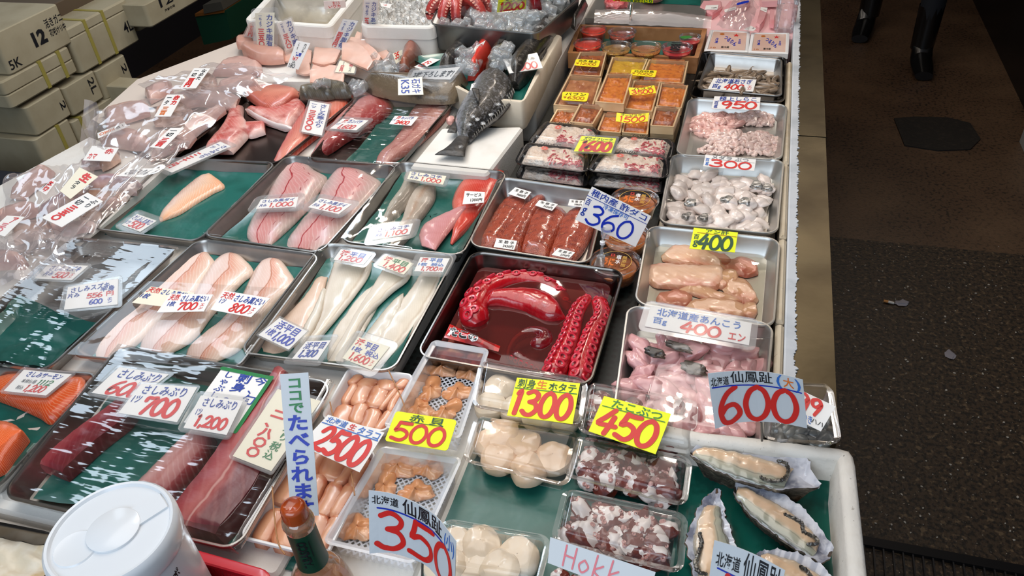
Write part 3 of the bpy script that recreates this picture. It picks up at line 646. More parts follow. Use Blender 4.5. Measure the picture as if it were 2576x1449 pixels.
KOCHI = flesh('flathead_skin', [(0, '#cfc4b4'), (.3, '#d9cfbf'), (.55, '#a89c8c'), (.8, '#8e8274'), (1, '#b3a797')], fib=('#5f564c', 13, .8), rough=.3)
KOCHF = flesh('flathead_flesh', [(0, '#d8cabb'), (.35, '#c9b7a4'), (.5, '#b08e74'), (.65, '#b5a392'), (1, '#8f8478')], fib=('#ddd0c0', 12, .3), noise_=[('#e8e0d4', 20, .6, .75, .5)])
REDSK = flesh('red_fish_skin', [(0, '#e08070'), (.25, '#e25a48'), (.6, '#d93a2c'), (1, '#c43022')], fib=('#f08a78', 12, .3), noise_=[('#f2b3a0', 14, .6, .75, .5)], rough=.25)
PINK = flesh('rosy_flesh', [(0, '#dba09c'), (.4, '#e0979a'), (.8, '#d98a8a'), (1, '#cc7c78')], fib=('#ecbcb8', 8, .3))
fillet('grey scaly flathead lying left in its tray', 'F', [1390, 235, 1340, 390, 1250, 520, 1195, 640, 1160, 705], [1500, 270, 1490, 390, 1400, 530, 1310, 620, 1220, 705], ZF+.002, .022, KOCHI, name='flathead', cat='fish', e1=.3)
fillet('skinned flathead fillet in the middle of its tray', 'F', [1560, 352, 1440, 420, 1385, 540, 1350, 660, 1290, 780, 1238, 885], [1645, 375, 1635, 480, 1560, 600, 1490, 690, 1430, 790, 1330, 895], ZF+.002, .018, KOCHF, e0=.6)
fillet('bright red-skinned fish half beside the pink cut', 'F', [1960, 235, 1850, 350, 1785, 500, 1800, 620, 1790, 760, 1765, 858], [2235, 240, 2215, 360, 2130, 480, 2040, 600, 1920, 740, 1785, 868], ZF+.002, .015, REDSK, name='red_fish_half', cat='fish fillet', e0=.6, e1=.2)
fillet('smooth pink cut leaning on the red-skinned fish', 'F', [1915, 530, 1700, 615, 1545, 700, 1500, 800, 1520, 885], [1930, 545, 1850, 650, 1780, 740, 1710, 830, 1640, 925], ZF+.012, .008, PINK, e0=.2)
for nm, Ln, Rn in (('leftmost', [510, 630, 462, 658, 417, 693, 380, 725, 320, 785, 268, 815, 248, 855, 236, 897], [520, 630, 542, 664, 522, 696, 490, 740, 455, 785, 405, 805, 368, 842, 323, 880, 282, 908]),
                   ('middle', [580, 628, 540, 655, 508, 696, 485, 740, 435, 790, 388, 815, 358, 852, 350, 876], [592, 630, 637, 678, 610, 707, 574, 745, 530, 795, 493, 845, 455, 872, 415, 891]),
                   ('rightmost', [690, 640, 650, 664, 624, 710, 606, 745, 555, 805, 515, 835, 476, 870, 464, 898], [700, 643, 726, 679, 744, 714, 720, 738, 695, 760, 665, 795, 640, 838, 595, 882, 540, 908])):
    fillet('%s of the three long pale bream fillets' % nm, 'Z', Ln, Rn, ZF+.002, .015, MADAI, group='bream fillets in the tray', e0=.3, e1=.3, pw=.45)
fillet('pinkish flounder fillet at the left of its tray', 'Z', [798, 693, 770, 740, 722, 790, 680, 830, 640, 878], [824, 696, 808, 760, 778, 825, 748, 865, 695, 892], ZF+.001, .009, FLOP)
fillet('narrow flounder fin strip beside the pinkish fillet', 'Z', [812, 722, 790, 775, 765, 820, 735, 885], [824, 730, 812, 780, 786, 838, 752, 892], ZF+.004, .01, FRILL)
fillet('broad flounder fillet just right of the pinkish one', 'Z', [848, 640, 830, 690, 815, 740, 808, 790, 780, 850, 735, 898], [940, 642, 928, 690, 898, 735, 855, 790, 805, 850, 765, 905], ZF+.003, .011, FLO)
fillet('flounder fillet at centre running under the other two', 'Z', [940, 715, 900, 750, 870, 790, 835, 840, 820, 905], [985, 700, 950, 770, 925, 815, 900, 860, 880, 908], ZF+.001, .009, FLO)
fillet('broad flounder fillet lying across the middle under the cream tag', 'Z', [1000, 622, 955, 690, 925, 740, 893, 790, 860, 850, 822, 908], [1022, 628, 1036, 660, 1028, 700, 985, 735, 930, 790, 895, 850, 862, 908], ZF+.006, .012, FLO)
fillet('slim flounder strip between the two right fillets', 'Z', [1015, 735, 980, 765, 950, 800, 905, 860], [1014, 760, 1000, 805, 968, 850, 935, 885], ZF+.003, .009, FRILL)
fillet('flounder fillet at the right side of its tray', 'Z', [1062, 680, 1030, 730, 1000, 765, 960, 805, 930, 855, 892, 912], [1112, 686, 1102, 720, 1072, 780, 1030, 842, 985, 892, 950, 920], ZF+.001, .01, FLO)
BURI = flesh('dark_red_tuna_flesh', [(0, '#a8444a'), (.3, '#a03840'), (.42, '#8a2230'), (.6, '#7c1c2a'), (1, '#6c1a22')], fib=('#c8707a', 4, .1), rough=.3)
BURIP = flesh('pale_pink_loin_flesh', [(0, '#d9aba4'), (.3, '#e0aaa4'), (.6, '#c8807a'), (.85, '#aa4a4c'), (1, '#8c3036')], fib=('#ecc8c0', 4, .14), rough=.3)
BURID = flesh('deep_red_loin_flesh', [(0, '#6e2428'), (.2, '#9c4446'), (.35, '#b0605c'), (.5, '#a04a48'), (.62, '#70222a'), (1, '#5c1c22')], fib=('#c48a84', 3, .12), stripes=[(.45, .03, '#c49088', 0)], rough=.3)
sq = lambda u, v: (min(1, v/.07) if v < .07 else (min(1, (1-v)/.07) if v > .93 else 1))*(1-.25*abs(v-.45))
fillet('dark red yellowtail loin at the left of the wrapped tray', 'I', [690, 480, 600, 555, 430, 680, 300, 790, 225, 862], [745, 580, 690, 640, 560, 740, 440, 850, 365, 915], ZF+.003, .03, BURI, e0=.8, e1=.8, u_cap=.05, bow=sq)
fillet('pale pink yellowtail loin in the middle of the wrapped tray', 'I', [1080, 640, 980, 720, 850, 850, 720, 980], [1175, 700, 1135, 790, 1050, 900, 930, 1030], ZF+.003, .032, BURIP, e0=.6, e1=.8, u_cap=.08, pw=.4)
fillet('large deep red yellowtail block at the right of the wrapped tray', 'Z', [704, 935, 655, 1010, 590, 1090, 520, 1190, 455, 1270, 415, 1325], [742, 965, 722, 1040, 705, 1120, 665, 1230, 610, 1310, 560, 1362], ZF+.003, .042, BURID, e0=.8, e1=.8, u_cap=.05, bow=sq)
SALM = flesh('salmon_flesh', [(0, '#e8805a'), (.4, '#ec6a34'), (.8, '#e85a24'), (1, '#d84c1c')], fib=('#f6a880', 10, .55), rough=.28)
fillet('upper orange salmon block under the 1,200 yen tag', 'I', [-20, 375, 150, 340, 330, 345, 475, 372], [-20, 480, 100, 525, 200, 570, 290, 605, 470, 480], ZF, .026, SALM, name='salmon_block', cat='salmon', e0=.9, e1=.7, u_cap=.05)
fillet('lower orange salmon block cut off by the left edge', 'I', [-60, 620, 20, 608, 90, 630, 150, 690], [-60, 900, 20, 870, 70, 800, 148, 700], ZF, .03, SALM, name='salmon_block', cat='salmon', e0=.9, e1=.5, u_cap=.05)
film('stretched film over the three bream fillets', mt=FILM0, quad=[bil(T_madai, 0, .42), bil(T_madai, 1, .35), T_madai[2], T_madai[3]], z=.003, amp=.0022, seed=3)
film('stretched film over the two black-bream fillets', T_kuro, .003, .0018, 4, mt=FILM0); film('stretched film over the flathead tray', T_kochi, .003, .0016, 5, mt=FILM0)
film('crinkled film over the mostly empty left tray', T_suz, .003, .003, 6, mt=FILM2, sag=.008, freq=12); film('glossy crumpled film over the yellowtail blocks', T_buri, .006, .004, 7, mt=FILM2, sag=.006, freq=12); film('film over the salmon blocks', T_sal, .003, .003, 8)
# ---------------------------------------------------------------- tags of the fillet trays
B3 = lambda a, b_, c_, d=(): [(a, 'b', .08, .6, .92, .92), (b_, 'b', .06, .16, .24, .48), ('#'+c_, 'r', .3, .1, .94, .52)]+list(d)
tg('tag reading 500 beside the lone pale fillet', 'E', -.012, [1190, 545, 1360, 605, 1215, 700, 1055, 640], [('さしみしまあじ', 'b', .06, .55, .95, .92), ('1ツ', 'b', .02, .15, .2, .45), ('#500', 'r', .26, .08, .85, .55)], sleeve=.3)
tg('long tag lying askew across the corner of the lone-fillet tray', 'Z', .006, [554, 356, 581, 368, 432, 434, 406, 423], [('さしみぶり', 'b', .55, .5, .95, .97, 'v'), ('一ツ', 'b', .08, .78, .4, .96, 'v'), ('三千円', 'r', .08, .06, .45, .62, 'v', .03)], sleeve=.08)
tg('tag reading 1,000 on the left black-bream fillet', 'F', .007, [125, 490, 450, 465, 430, 552, 80, 570], B3('さしみ黒ダイ', '片み', '1,000'), sleeve=.4)
tg('tag reading 1,100 on the right black-bream fillet', 'F', .007, [640, 475, 915, 530, 800, 615, 535, 555], B3('さしみ黒ダイ', '片み', '1,100'), sleeve=.35)
tg('tag reading 1,000 above the flathead', 'F', .006, [1420, 245, 1735, 285, 1705, 360, 1395, 310], [('さしみコチ', 'b', .06, .55, .9, .95), ('片み', 'b', .06, .1, .3, .45), ('#1,000', 'r', .36, .06, .94, .5)], 'c', sleeve=.25)
tg('tag reading 1,100 below the flathead', 'F', .006, [1125, 740, 1445, 697, 1415, 790, 1090, 840], B3('さしみコチ', '片み', '1,100'), sleeve=.4)
tg('printed sticker reading 1300 on the red-skinned fish', 'F', .005, [1895, 415, 2070, 425, 2060, 515, 1875, 530], [('サービス', 'k', .1, .55, .85, .85), ('1300円', 'k', .35, .12, .9, .42)])
tg('tag reading 1,200 on the flounder, red and blue writing', 'F', .004, [820, 920, 1090, 965, 1015, 1055, 755, 1010], [('活', 'r', .08, .5, .35, .95, '', .03), ('平目', 'n', .38, .5, .85, .92), ('#1,200', 'r', .12, .08, .9, .5)], sleeve=.2)
tg('cream tag reading 1,400 on the flounder, green writing', 'F', .004, [1210, 975, 1455, 1045, 1365, 1140, 1130, 1055], [('活', 'r', .06, .55, .3, .95, '', .03), ('平目', 'g', .33, .52, .85, .95), ('#1,400', 'r', .18, .05, .95, .5)], 'c', sleeve=.2)
tg('tag reading 1,700 at the upper right of the flounder tray', 'F', .006, [1510, 990, 1765, 1000, 1705, 1120, 1455, 1110], [('活', 'r', .08, .66, .3, .95, '', .03), ('平目', 'c', .36, .66, .78, .95), ('1枚  税込', 'c', .05, .38, .92, .6), ('#1,700', 'r', .2, .06, .8, .33), ('円', 'r', .82, .06, .93, .3)], sleeve=.3)
tg('tag reading 1,000 at the lower left of the flounder tray', 'J', .004, [310, 42, 462, 115, 360, 215, 195, 135], [('活平目', 'n', .12, .55, .85, .95), ('1枚', 'n', .1, .15, .32, .5), ('#1,000', 'n', .36, .1, .95, .48)], sleeve=.06)
tg('tag reading 1,300 at the bottom of the flounder tray', 'J', .004, [455, 170, 590, 165, 520, 270, 378, 265], [('活平目', 'b', .1, .55, .9, .92), ('#1,300', 'b', .14, .12, .82, .48)], sleeve=.3)
tg('tag reading 1,600 at the lower right of the flounder tray', 'J', [.011, .003], [740, 145, 910, 200, 810, 325, 652, 262], [('活', 'r', .05, .66, .28, .95, '', .03), ('平目', 'n', .34, .64, .72, .92), ('1枚  税込', 'n', .08, .4, .95, .62), ('#1,600', 'r', .15, .08, .8, .36), ('エン', 'r', .83, .08, .93, .34, 'v')], 'c', sleeve=.25)
tg('half-hidden cream tag, leftmost on the bream fillets', 'E', .006, [1310, 1175, 1690, 1230, 1580, 1370, 1145, 1315], [('天然', 'r', .02, .66, .3, .98), ('さしみ真だい', 'b', .34, .64, .95, .95), ('1枚', 'b', .02, .3, .2, .6), ('#600', 'r', .6, .08, .95, .5)], 'c')
tg('white tag with red 700, middle one on the bream fillets', 'E', .0085, [1480, 1235, 1850, 1245, 1770, 1390, 1360, 1400], [('天然', 'r', .05, .62, .28, .95), ('さしみ真だい', 'b', .34, .55, .95, .92), ('1枚', 'b', .12, .3, .28, .58), ('#700', 'r', .38, .1, .8, .5), ('エン', 'r', .84, .1, .94, .48, 'v')])
tg('white tag with red 800, rightmost on the bream fillets', 'E', .0075, [1940, 1210, 2345, 1277, 2180, 1440, 1825, 1375], [('天然', 'r', .04, .62, .3, .95), ('さしみ真だい', 'b', .34, .55, .98, .92), ('1ツ', 'b', .08, .36, .2, .62), ('#800', 'r', .4, .08, .82, .48), ('エン', 'r', .85, .08, .94, .45, 'v')])
tg('tag reading 500 in the mostly empty left tray', 'E', .004, [420, 980, 765, 995, 620, 1120, 300, 1105], [('さしみスズキ', 'b', .16, .55, .92, .92), ('片み', 'b', .14, .2, .36, .52), ('#500', 'r', .42, .1, .78, .48), ('エン', 'r', .82, .1, .92, .45, 'v')], sleeve=.12)
tg('tag reading 556 with 600 below it in the mostly empty left tray', 'E', .006, [590, 1180, 1025, 1105, 1020, 1330, 555, 1375], [('さしみスズキ', 'b', .08, .68, .84, .92), ('半身', 'b', .66, .55, .94, .76), ('片み', 'b', .03, .46, .26, .66), ('#556', 'r', .4, .36, .72, .54), ('円', 'r', .78, .36, .92, .54), ('#600', 'n', .46, .1, .72, .28), ('エン', 'n', .8, .08, .9, .3, 'v')], sleeve=.1)
tg('tag with red 600 partly covered by its neighbour, yellowtail tray', 'I', .012, [650, 310, 920, 350, 740, 490, 500, 450], [('さしみぶり', 'b', .14, .62, .95, .95), ('1ツ', 'b', .72, .3, .85, .6), ('#600', 'r', .24, .06, .95, .52, '', .1)], sleeve=.1)
tg('upper tag of an overlapping pair, large red 700, in the yellowtail tray', 'I', .016, [770, 400, 1075, 420, 965, 610, 645, 560], [('さしみぶり', 'b', .12, .66, .88, .95), ('1ツ', 'b', .06, .36, .2, .62), ('#700', 'r', .28, .08, .9, .58, '', .1)], sleeve=.06)
tg('tag reading 1,200 in the yellowtail tray', 'I', .022, [1095, 465, 1325, 495, 1235, 680, 1000, 640], [('さしみぶり', 'b', .14, .68, .92, .95), ('1ツ', 'b', .1, .4, .22, .62), ('#1,200', 'r', .18, .1, .92, .42, '', .1)], sleeve=.12)
tg('green-bordered tag with vertical blue writing in the yellowtail tray', 'Z', [.016, .011], [561, 923, 687, 948, 592, 1090, 462, 1062], [('今、旬。', 'b', .72, .3, .97, .97, 'v'), ('刺身。', 'b', .4, .45, .66, .96, 'v', .03), ('しゃぶしゃぶ', 'b', .1, .2, .32, .95, 'v'), ('_', 'g', .01, .97, .99, .97, '', .03), ('_', 'g', .99, .02, .99, .98, '', .03)])
tg('tag with red 2,800 in kanji on the large deep red yellowtail block', 'J', [.022, .02], [300, 430, 535, 495, 265, 877, 55, 795], [('さしみぶり', 'g', .66, .36, .9, .92, 'v'), ('二、八〇〇', 'r', .2, .06, .54, .74, 'v', .05), ('税込', 'g', .62, .1, .86, .34, 'v')], 'c', sleeve=.04)
tg('tag reading 1112 and 1,200 on the salmon', 'I', .004, [130, 325, 390, 350, 250, 465, 20, 440], [('さしみサーモン', 'b', .16, .7, .9, .95), ('本体価格', 'e', .18, .42, .5, .6), ('#1112', 'g', .54, .4, .86, .62), ('税込', 'e', .2, .12, .36, .3), ('#1,200', 'r', .4, .08, .86, .36)], sleeve=.1)
# ---------------------------------------------------------------- middle column
T_ik = TQ(0, 1255, 443, 1527, 482, 1482, 664, 1178, 616); T_oct = TQ(0, 1190, 630, 1570, 680, 1483, 972, 1046, 893)
tray('steel tray of four salmon roe sacs', T_ik, .045); tray('deep steel tray of red vinegared octopus in brine', T_oct, .052, mt=NB)
ROE = mat('salmon_roe_membrane', '#b0482a', .25, coat=.8, noise_=[('#7c2616', 55, .45, .65, .75), ('#d8743f', 60, .6, .75, .5)], bump=(420, .9, .002, None, 'ShaderNodeTexVoronoi'))
ZI = -.043
for nm, Ln, Rn in (('leftmost', [470, 850, 380, 930, 290, 1080, 215, 1220], [630, 810, 600, 930, 510, 1060, 420, 1180, 330, 1260]), ('second', [730, 830, 560, 960, 440, 1110, 400, 1190, 370, 1280], [760, 850, 700, 950, 640, 1060, 580, 1200, 560, 1300]),
                   ('third', [860, 930, 700, 960, 630, 1100, 575, 1270], [930, 990, 900, 1080, 830, 1200, 780, 1320]), ('rightmost', [1070, 930, 930, 1010, 860, 1170, 800, 1330], [1150, 950, 1150, 1100, 1080, 1260, 1000, 1350])):
    fillet('%s of the four salmon roe sacs' % nm, 'G', Ln, Rn, ZI+.001, .02, ROE, name='salmon_roe_sac', cat='salmon roe', group='salmon roe sacs', e0=.4, e1=.4, wob=.0016, pw=.33, grow=1.1)
for nm, n_, pr, z in (('upper left', [515, 760, 648, 800, 595, 860, 455, 815], '3600円', -.012), ('middle', [715, 865, 868, 900, 820, 955, 678, 910], '3320円', -.014), ('partly covered', [965, 860, 1085, 870, 1070, 925, 950, 910], '2880円', -.014), ('lower left', [360, 1182, 530, 1205, 505, 1280, 335, 1255], '3430円', -.01), ('lower right', [870, 1265, 1010, 1300, 960, 1350, 815, 1320], '2290円', -.008)):
    tg('%s printed sticker reading %s in the roe tray' % (nm, pr[:4]), 'G', z, n_, [('生 筋 子', 'k', .15, .52, .9, .85), (pr, 'k', .42, .1, .92, .42)], name='price_sticker')
# vinegared octopus
OCT = mat('red_dyed_octopus', '#b80f1c', .22, coat=.7, noise_=[('#7c0812', 22, .48, .68, .7), ('#e03a3e', 40, .62, .75, .5)], bump=(130, .5))
OCTD = mat('dark_dyed_octopus', '#5e0a12', .22, coat=.7, noise_=[('#8c141c', 30, .5, .7, .7)], bump=(130, .5))
SUCK = mat('pink_sucker', '#d8283e', .25, coat=.6, noise_=[('#ee6a78', 90, .5, .7, .5)])
SUCKD = mat('dark_sucker', '#7c0c16', .25, coat=.6)
gs = M(); gs.lathe((0, 0, 0), [(.75, -.5), (1, 0), (1.02, .3), (.8, .55), (.48, .45), (.3, .15), (.12, -.05)], 14, cap0=True, cap1=True); gs.m = [1 if i >= 14*4 else 0 for i in range(len(gs.f))]; gs.m[-2] = 0
sp_ = mk('sucker_form', gs, [SUCK, mat('sucker_cup', '#7c0a16', .3, coat=.5)], origin=(0, 0, 0)); sd_ = mk('sucker_form', gs, [SUCKD, SUCKD], origin=(0, 0, 0)); SM, SMD = sp_.data, sd_.data; drop_protos(sp_, sd_)
def tentacle(label, pts, rad, mt, zb, suck=(), flat=.8, name='octopus_tentacle', n=44):
    path = spl([V((p.x, p.y, 0)) for p in pts], n); rs = [rad[0]+(rad[1]-rad[0])*i/(n-1) for i in range(n)]
    for i in range(3): rs[i] *= (.35, .75, .92)[i]; rs[-1-i] *= (.35, .75, .92)[i]
    for i in range(n): path[i].z = zb+rs[i]*flat
    g = M().tube(path, rs, 16, flat=flat); c = path[n//2]
    t = thing(name, label, 'octopus', (c.x, c.y, zb)); mk('arm', g, mt, t)
    for (me, cnt, offs, elev, r0_, r1_) in suck:
        for i in range(cnt):
            f = (i+.5)/cnt; k = min(int(f*(n-1)), n-2); p = path[k].lerp(path[k+1], f*(n-1)-k); tn = (path[k+1]-path[k]).normalized(); sd = V((-tn.y, tn.x, 0)); rr_ = rs[k]
            for s_ in offs:
                a_ = radians(elev)*(1 if s_ > 0 else -1); d = sd*sin(a_*abs(s_))+V((0, 0, flat*cos(a_*abs(s_)))); nn = d.normalized()
                r = (r0_+(r1_-r0_)*f)*random.uniform(.88, 1.1)
                ee = (nn+sd*.0).to_track_quat('Z', 'Y').to_euler(); child('sucker', me, t, p+tn*(.3*r if s_ > 0 else -.3*r)+d*rr_*.98, ee, (r, r, r*.55))
    return t
ZO = -.05
tentacle('left of two straight octopus arms packed with pink suckers', Q('K', -.01, 1860, 350, 1750, 500, 1690, 680, 1640, 850, 1560, 1020, 1480, 1220), (.013, .023), OCT, ZO+.012, [(SM, 13, (-1,), 40, .006, .013), (SM, 13, (.35,), 60, .006, .0115)])
tentacle('right of two straight octopus arms packed with pink suckers', Q('K', -.01, 1950, 370, 1990, 560, 1900, 730, 1840, 900, 1790, 1050, 1760, 1260), (.016, .023), OCT, ZO+.01, [(SM, 13, (-.6,), 50, .006, .0115), (SM, 13, (.7,), 52, .005, .0105)])
tentacle('thick octopus arm curling round the back of the brine tray', Q('K', -.02, 1640, 470, 1560, 340, 1380, 230, 1180, 210, 950, 260, 780, 370, 700, 500, 690, 600, 760, 690), (.012, .031), OCT, ZO+.004, [(SM, 11, (-1,), 38, .007, .0125), (SM, 10, (-.1,), 40, .006, .011)])
fillet('bright pink octopus stump with a cut face in the brine', 'K', [800, 490, 900, 400, 1120, 365, 1330, 370, 1480, 430, 1600, 590], [790, 520, 950, 510, 1180, 560, 1290, 610, 1450, 670, 1620, 650], ZO+.018, .03, OCT, name='octopus_stump', cat='octopus', e0=.3, e1=.4)
tentacle('small dark octopus arm tip curled in the brine', Q('K', -.015, 1020, 960, 1060, 850, 1150, 760, 1290, 720, 1400, 760, 1400, 840, 1290, 880), (.005, .018), OCTD, ZO+.01, [(SMD, 16, (-1,), 70, .003, .004)])
tentacle('short octopus arm end with small suckers at the tray bottom', Q('K', -.015, 1100, 950, 1180, 1000, 1280, 1040, 1390, 1080), (.014, .012), OCTD, ZO+.006, [(SM, 6, (-1,), 60, .005, .006)])
BR = clear('red_brine', tint=(.7, .2, .16), haze=.22, hcol=(.3, .05, .05), f0=.04, f1=.6, rough=.03, bump=(9, .12, .004))
g = M(); g.ringstack([rr(T_oct, .02, .02, -.0235, 7)], cap0=False, cap1=True); g.f = g.f[-1:]; g.m = g.m[-1:]; mk('brine', g, BR, None, 'dark red brine filling the octopus tray', 'brine', kind='stuff')
t = thing('seasoning_sachet', 'red sachet with black lettering in the octopus tray corner', 'sachet', P((1180, 850), -.02))
c4 = Q('K', -.012, 450, 705, 960, 930, 940, 985, 390, 840); g = M(); us = [i/10 for i in range(11)]; used = []
bump_ = lambda u, v: bil(c4, u, 1-v)+V((0, 0, .009*sin(pi*min(max(u, 0), 1))*sin(pi*min(max(v, 0), 1))))
g.grid([[bump_(u, v) for u in us] for v in us]); g.grid([[bil(c4, u, 1-v)-V((0, 0, .006*sin(pi*u)*sin(pi*v))) for u in us] for v in us[::-1]])
fm = lambda u, v: bump_(u, v)+V((0, 0, .0012))
write(g, [('たこの', 'W', .04, .12, .62, .85, '', .09), ('たこの', 'k', .05, .14, .61, .83, '', .05)], lambda u, v: fm(u, v), .13, .04, 1, used)
mk('pouch', g, [mat('red_sachet_print', '#c81d1a', .25, coat=.6, noise_=[('#7c1512', 30, .55, .6, .7)])]+[INK[c_] for c_ in used], t, smooth=50)
# 360 stand sign and clip
b0 = P((1512, 655), .002)
def stand(label, k, n, zb, zt, items, paper='w', curve=None, pin=None, **kw):
    p = q(k, *n); return tag(label, [P(p[0], zt[0]), P(p[1], zt[1])], [P(p[3], zb[0]), P(p[2], zb[1])], items, paper, pin=pin, **kw)
stand('tilted white sign with big blue 360 above the octopus', 'G', [1150, 755, 1640, 1000, 1510, 1255, 1010, 1030], (.055, .045), (.125, .115), [('稚内産 酢ダコ', 'b', .04, .78, .96, .98), ('冷凍保存可', 'c', .3, .6, .72, .74), ('_', 'b', 0, .74, 1, .74, '', .008), ('百', 'b', .02, .5, .1, .68), ('g', 'b', .03, .18, .1, .42), ('#360', 'n', .14, .06, .9, .6, '', .06)], name='price_sign', cat='price sign')
t = thing('sign_clip', 'clear plastic clip stand holding the blue 360 sign', 'clip stand', P((1512, 668), .0))
top_ = P((1520, 570), .062); bot_ = P((1513, 640), .008)
g = M().tube([bot_, bot_.lerp(top_, .3), top_], [.0045, .003, .0035], 10); mk('stem', g, ACR, t)
g = M(); cq = [P(p, z) for p, z in zip(q('G', 1225, 1095, 1310, 1105, 1290, 1190, 1235, 1180), (.075, .075, .06, .06))]; g.prism(cq, (0, -.004, .002)); mk('jaw', g, ACR, t, smooth=0)
g = M(); g.lathe(bot_.lerp(top_, .42), [(.004, -.004), (.0055, -.003), (.0055, .003), (.004, .004)], 16, cap0=True, cap1=True); mk('joint', g, mat('white_knob', '#e9e9e9', .4), t)
g = M(); cq = [P(p, .003) for p in q('G', 1205, 1320, 1260, 1330, 1250, 1425, 1165, 1410)]; g.prism(cq, (0, 0, .003)); mk('foot', g, ACR, t, smooth=0)
# brined urchin cups
def brine_cup(label, c, rt, h, zt, txt=True):
    C_ = P(c, zt); t = thing('urchin_cup', label, 'cup of sea urchin', (C_.x, C_.y, zt-h), 'clear cups of brined sea urchin')
    g = M().lathe(C_, [(rt*.72, -h), (rt*.8, -h+.002), (rt*.95, -.008), (rt, -.004), (rt*1.04, -.003), (rt*1.04, .001), (rt*.97, .002), (rt*.95, -.0015), (0.001, -.0018)], 40, cap0=True); mk('cup', g, CUPCL, t, smooth=40)
    g = M().lathe(C_, [(rt*.7, -h+.001), (rt*.78, -h+.004), (rt*.86, -.016), (rt*.8, -.014), (.001, -.0135)], 32, cap0=True); mk('contents', g, mat('brined_urchin', '#c06a22', .3, coat=.5, noise_=[('#8a4a18', 40, .45, .6, .8), ('#d99a4a', 50, .6, .72, .8)], bump=(70, .8, .006)), t)
    if txt:
        g = M(); used = []; R_ = rt*.66
        g.lathe(C_+V((0, 0, .0012)), [(R_, 0), (R_-.0012, 0)], 40, 0); W_ = 2*R_
        write(g, [('塩水', 'W', .5, .35, .66, .82, 'v', .02), ('無添加', 'G', .68, .22, .84, .8, 'v', .01), ('うに', 'o', .14, .2, .48, .62, '', .05), ('口', 'r', .32, .7, .44, .84, '', .05)], lambda u, v: C_+V(((u-.5)*W_, (v-.5)*W_, .0016)), W_, W_, 1, used)
        mk('lid_print', g, [INK['G']]+[INK[c_] for c_ in used], t, smooth=0)
brine_cup('topmost cup of brined sea urchin behind the 360 sign', (1597, 500), .051, .042, .022)
brine_cup('lower cup of brined sea urchin mostly hidden by the 360 sign', (1573, 588), .05, .042, .002)
brine_cup('front cup of brined sea urchin beside the octopus tray', (1548, 657), .05, .042, -.004)
# crab flake packs
BLK = mat('black_pack_plastic', '#0c0c0e', .22, coat=.4)
CRABW = mat('white_crab_flake', '#ead6c4', .45, coat=.3, noise_=[('#f4ece2', 60, .5, .62, .8), ('#d88a84', 14, .56, .68, .75), ('#c07f5a', 30, .64, .75, .5)], bump=(130, 1, .006))
def crabpack(label, quad, zt, seed, red=.6, lidtxt=True):
    t = thing('crab_flake_pack', label, 'crab pack', bil(quad, .5, .5)+V((0, 0, zt-.02)), 'black packs of crab flake')
    g = M(); rings(g, quad, [(.014, zt-.02), (.01, zt-.018), (.002, zt-.002), (-.003, zt-.001), (-.003, zt+.001), (.002, zt+.001), (.008, zt-.012), (.02, zt-.013)], .022, n=6); mk('base', g, BLK, t, smooth=50)
    g = M(); rows = []
    for i in range(26):
        row = []
        for j in range(26):
            s_, t_ = .07+.86*j/25, .08+.84*i/25; p = bil(quad, s_, t_); e = 1-max(abs(s_-.5), abs(t_-.5))*2
            p.z = zt-.012+min(1, max(0, e-.1)*5)*(.021+.004*noise.noise(V((s_*14, t_*10, seed)))+.003*noise.noise(V((s_*40, t_*30, seed)))); row.append(p)
        rows.append(row)
    g.grid(rows); mk('crab_meat', g, CRABW, t)
    rnd = random.Random(seed); g = M()
    for k in range(46):
        s_, t_ = rnd.uniform(.45, .9), rnd.uniform(.62, .9) if k < 32 else rnd.uniform(.2, .9); p = bil(quad, s_, t_); p.z = zt+.006+rnd.uniform(0, .004); a_ = rnd.uniform(0, 6.3); d = V((cos(a_), sin(a_), 0))*.008
        g.tube([p-d, p+V((0, 0, .002)), p+d], [.001, .0022, .001], 5)
    mk('red_leg_strands', g, mat('red_crab_strand', '#c85a60', .4, coat=.3), t)
    g = M(); rings(g, quad, [(-.001, zt+.001), (.003, zt+.002), (.009, zt+.012), (.016, zt+.0165), (.022, zt+.017)], .022, cap0=False, n=6); used = []
    if lidtxt: write(g, [('ずわいがに', 'k', .24, .74, .58, .92, '', .02)], lambda u, v: bil(quad, u, 1-v)+V((0, 0, zt+.0176)), .18, .1, 1, used)
    st = [(.36+.02*cos(a_)*k_, .62+.035*sin(a_)*k_) for i in range(36) for a_, k_ in [(2*pi*i/36, (3.4 if i % 2 else 1.9))]]
    mi = 1+len(used); ms = [CLEAR]+[INK[c_] for c_ in used]+[mat('rosy_crab_print', '#d8685c', .4)]
    if lidtxt:
        inn = [(.36+.02*cos(2*pi*i/36)*.9, .62+.035*sin(2*pi*i/36)*.9) for i in range(36)]
        g.grid([[bil(quad, u, 1-v)+V((0, 0, zt+.0176)) for u, v in st], [bil(quad, u, 1-v)+V((0, 0, zt+.0176)) for u, v in inn]], mi, True)
    mk('lid', g, ms, t, smooth=45)
CP = [Q('G', .003, 745, 232, 1225, 290, 1130, 462, 615, 398), Q('G', .003, 590, 408, 1135, 470, 1115, 640, 510, 565), Q('G', .003, 1345, 350, 1845, 385, 1790, 540, 1270, 470), Q('G', .003, 1200, 480, 1790, 520, 1770, 690, 1105, 625)]
nm = ['back left', 'front left', 'back right', 'front right']
for i, qd in enumerate(CP):
    low = [V((p.x*1.0, p.y+(-.006), 0)) for p in qd]
    crabpack('lower pack of crab flake under the %s one' % nm[i], low, -.034, i+20, lidtxt=False)
for i, qd in enumerate(CP):
    crabpack('%s pack of crab flake, upper layer' % nm[i], [V((p.x, p.y, 0)) for p in qd], .003, i+1)
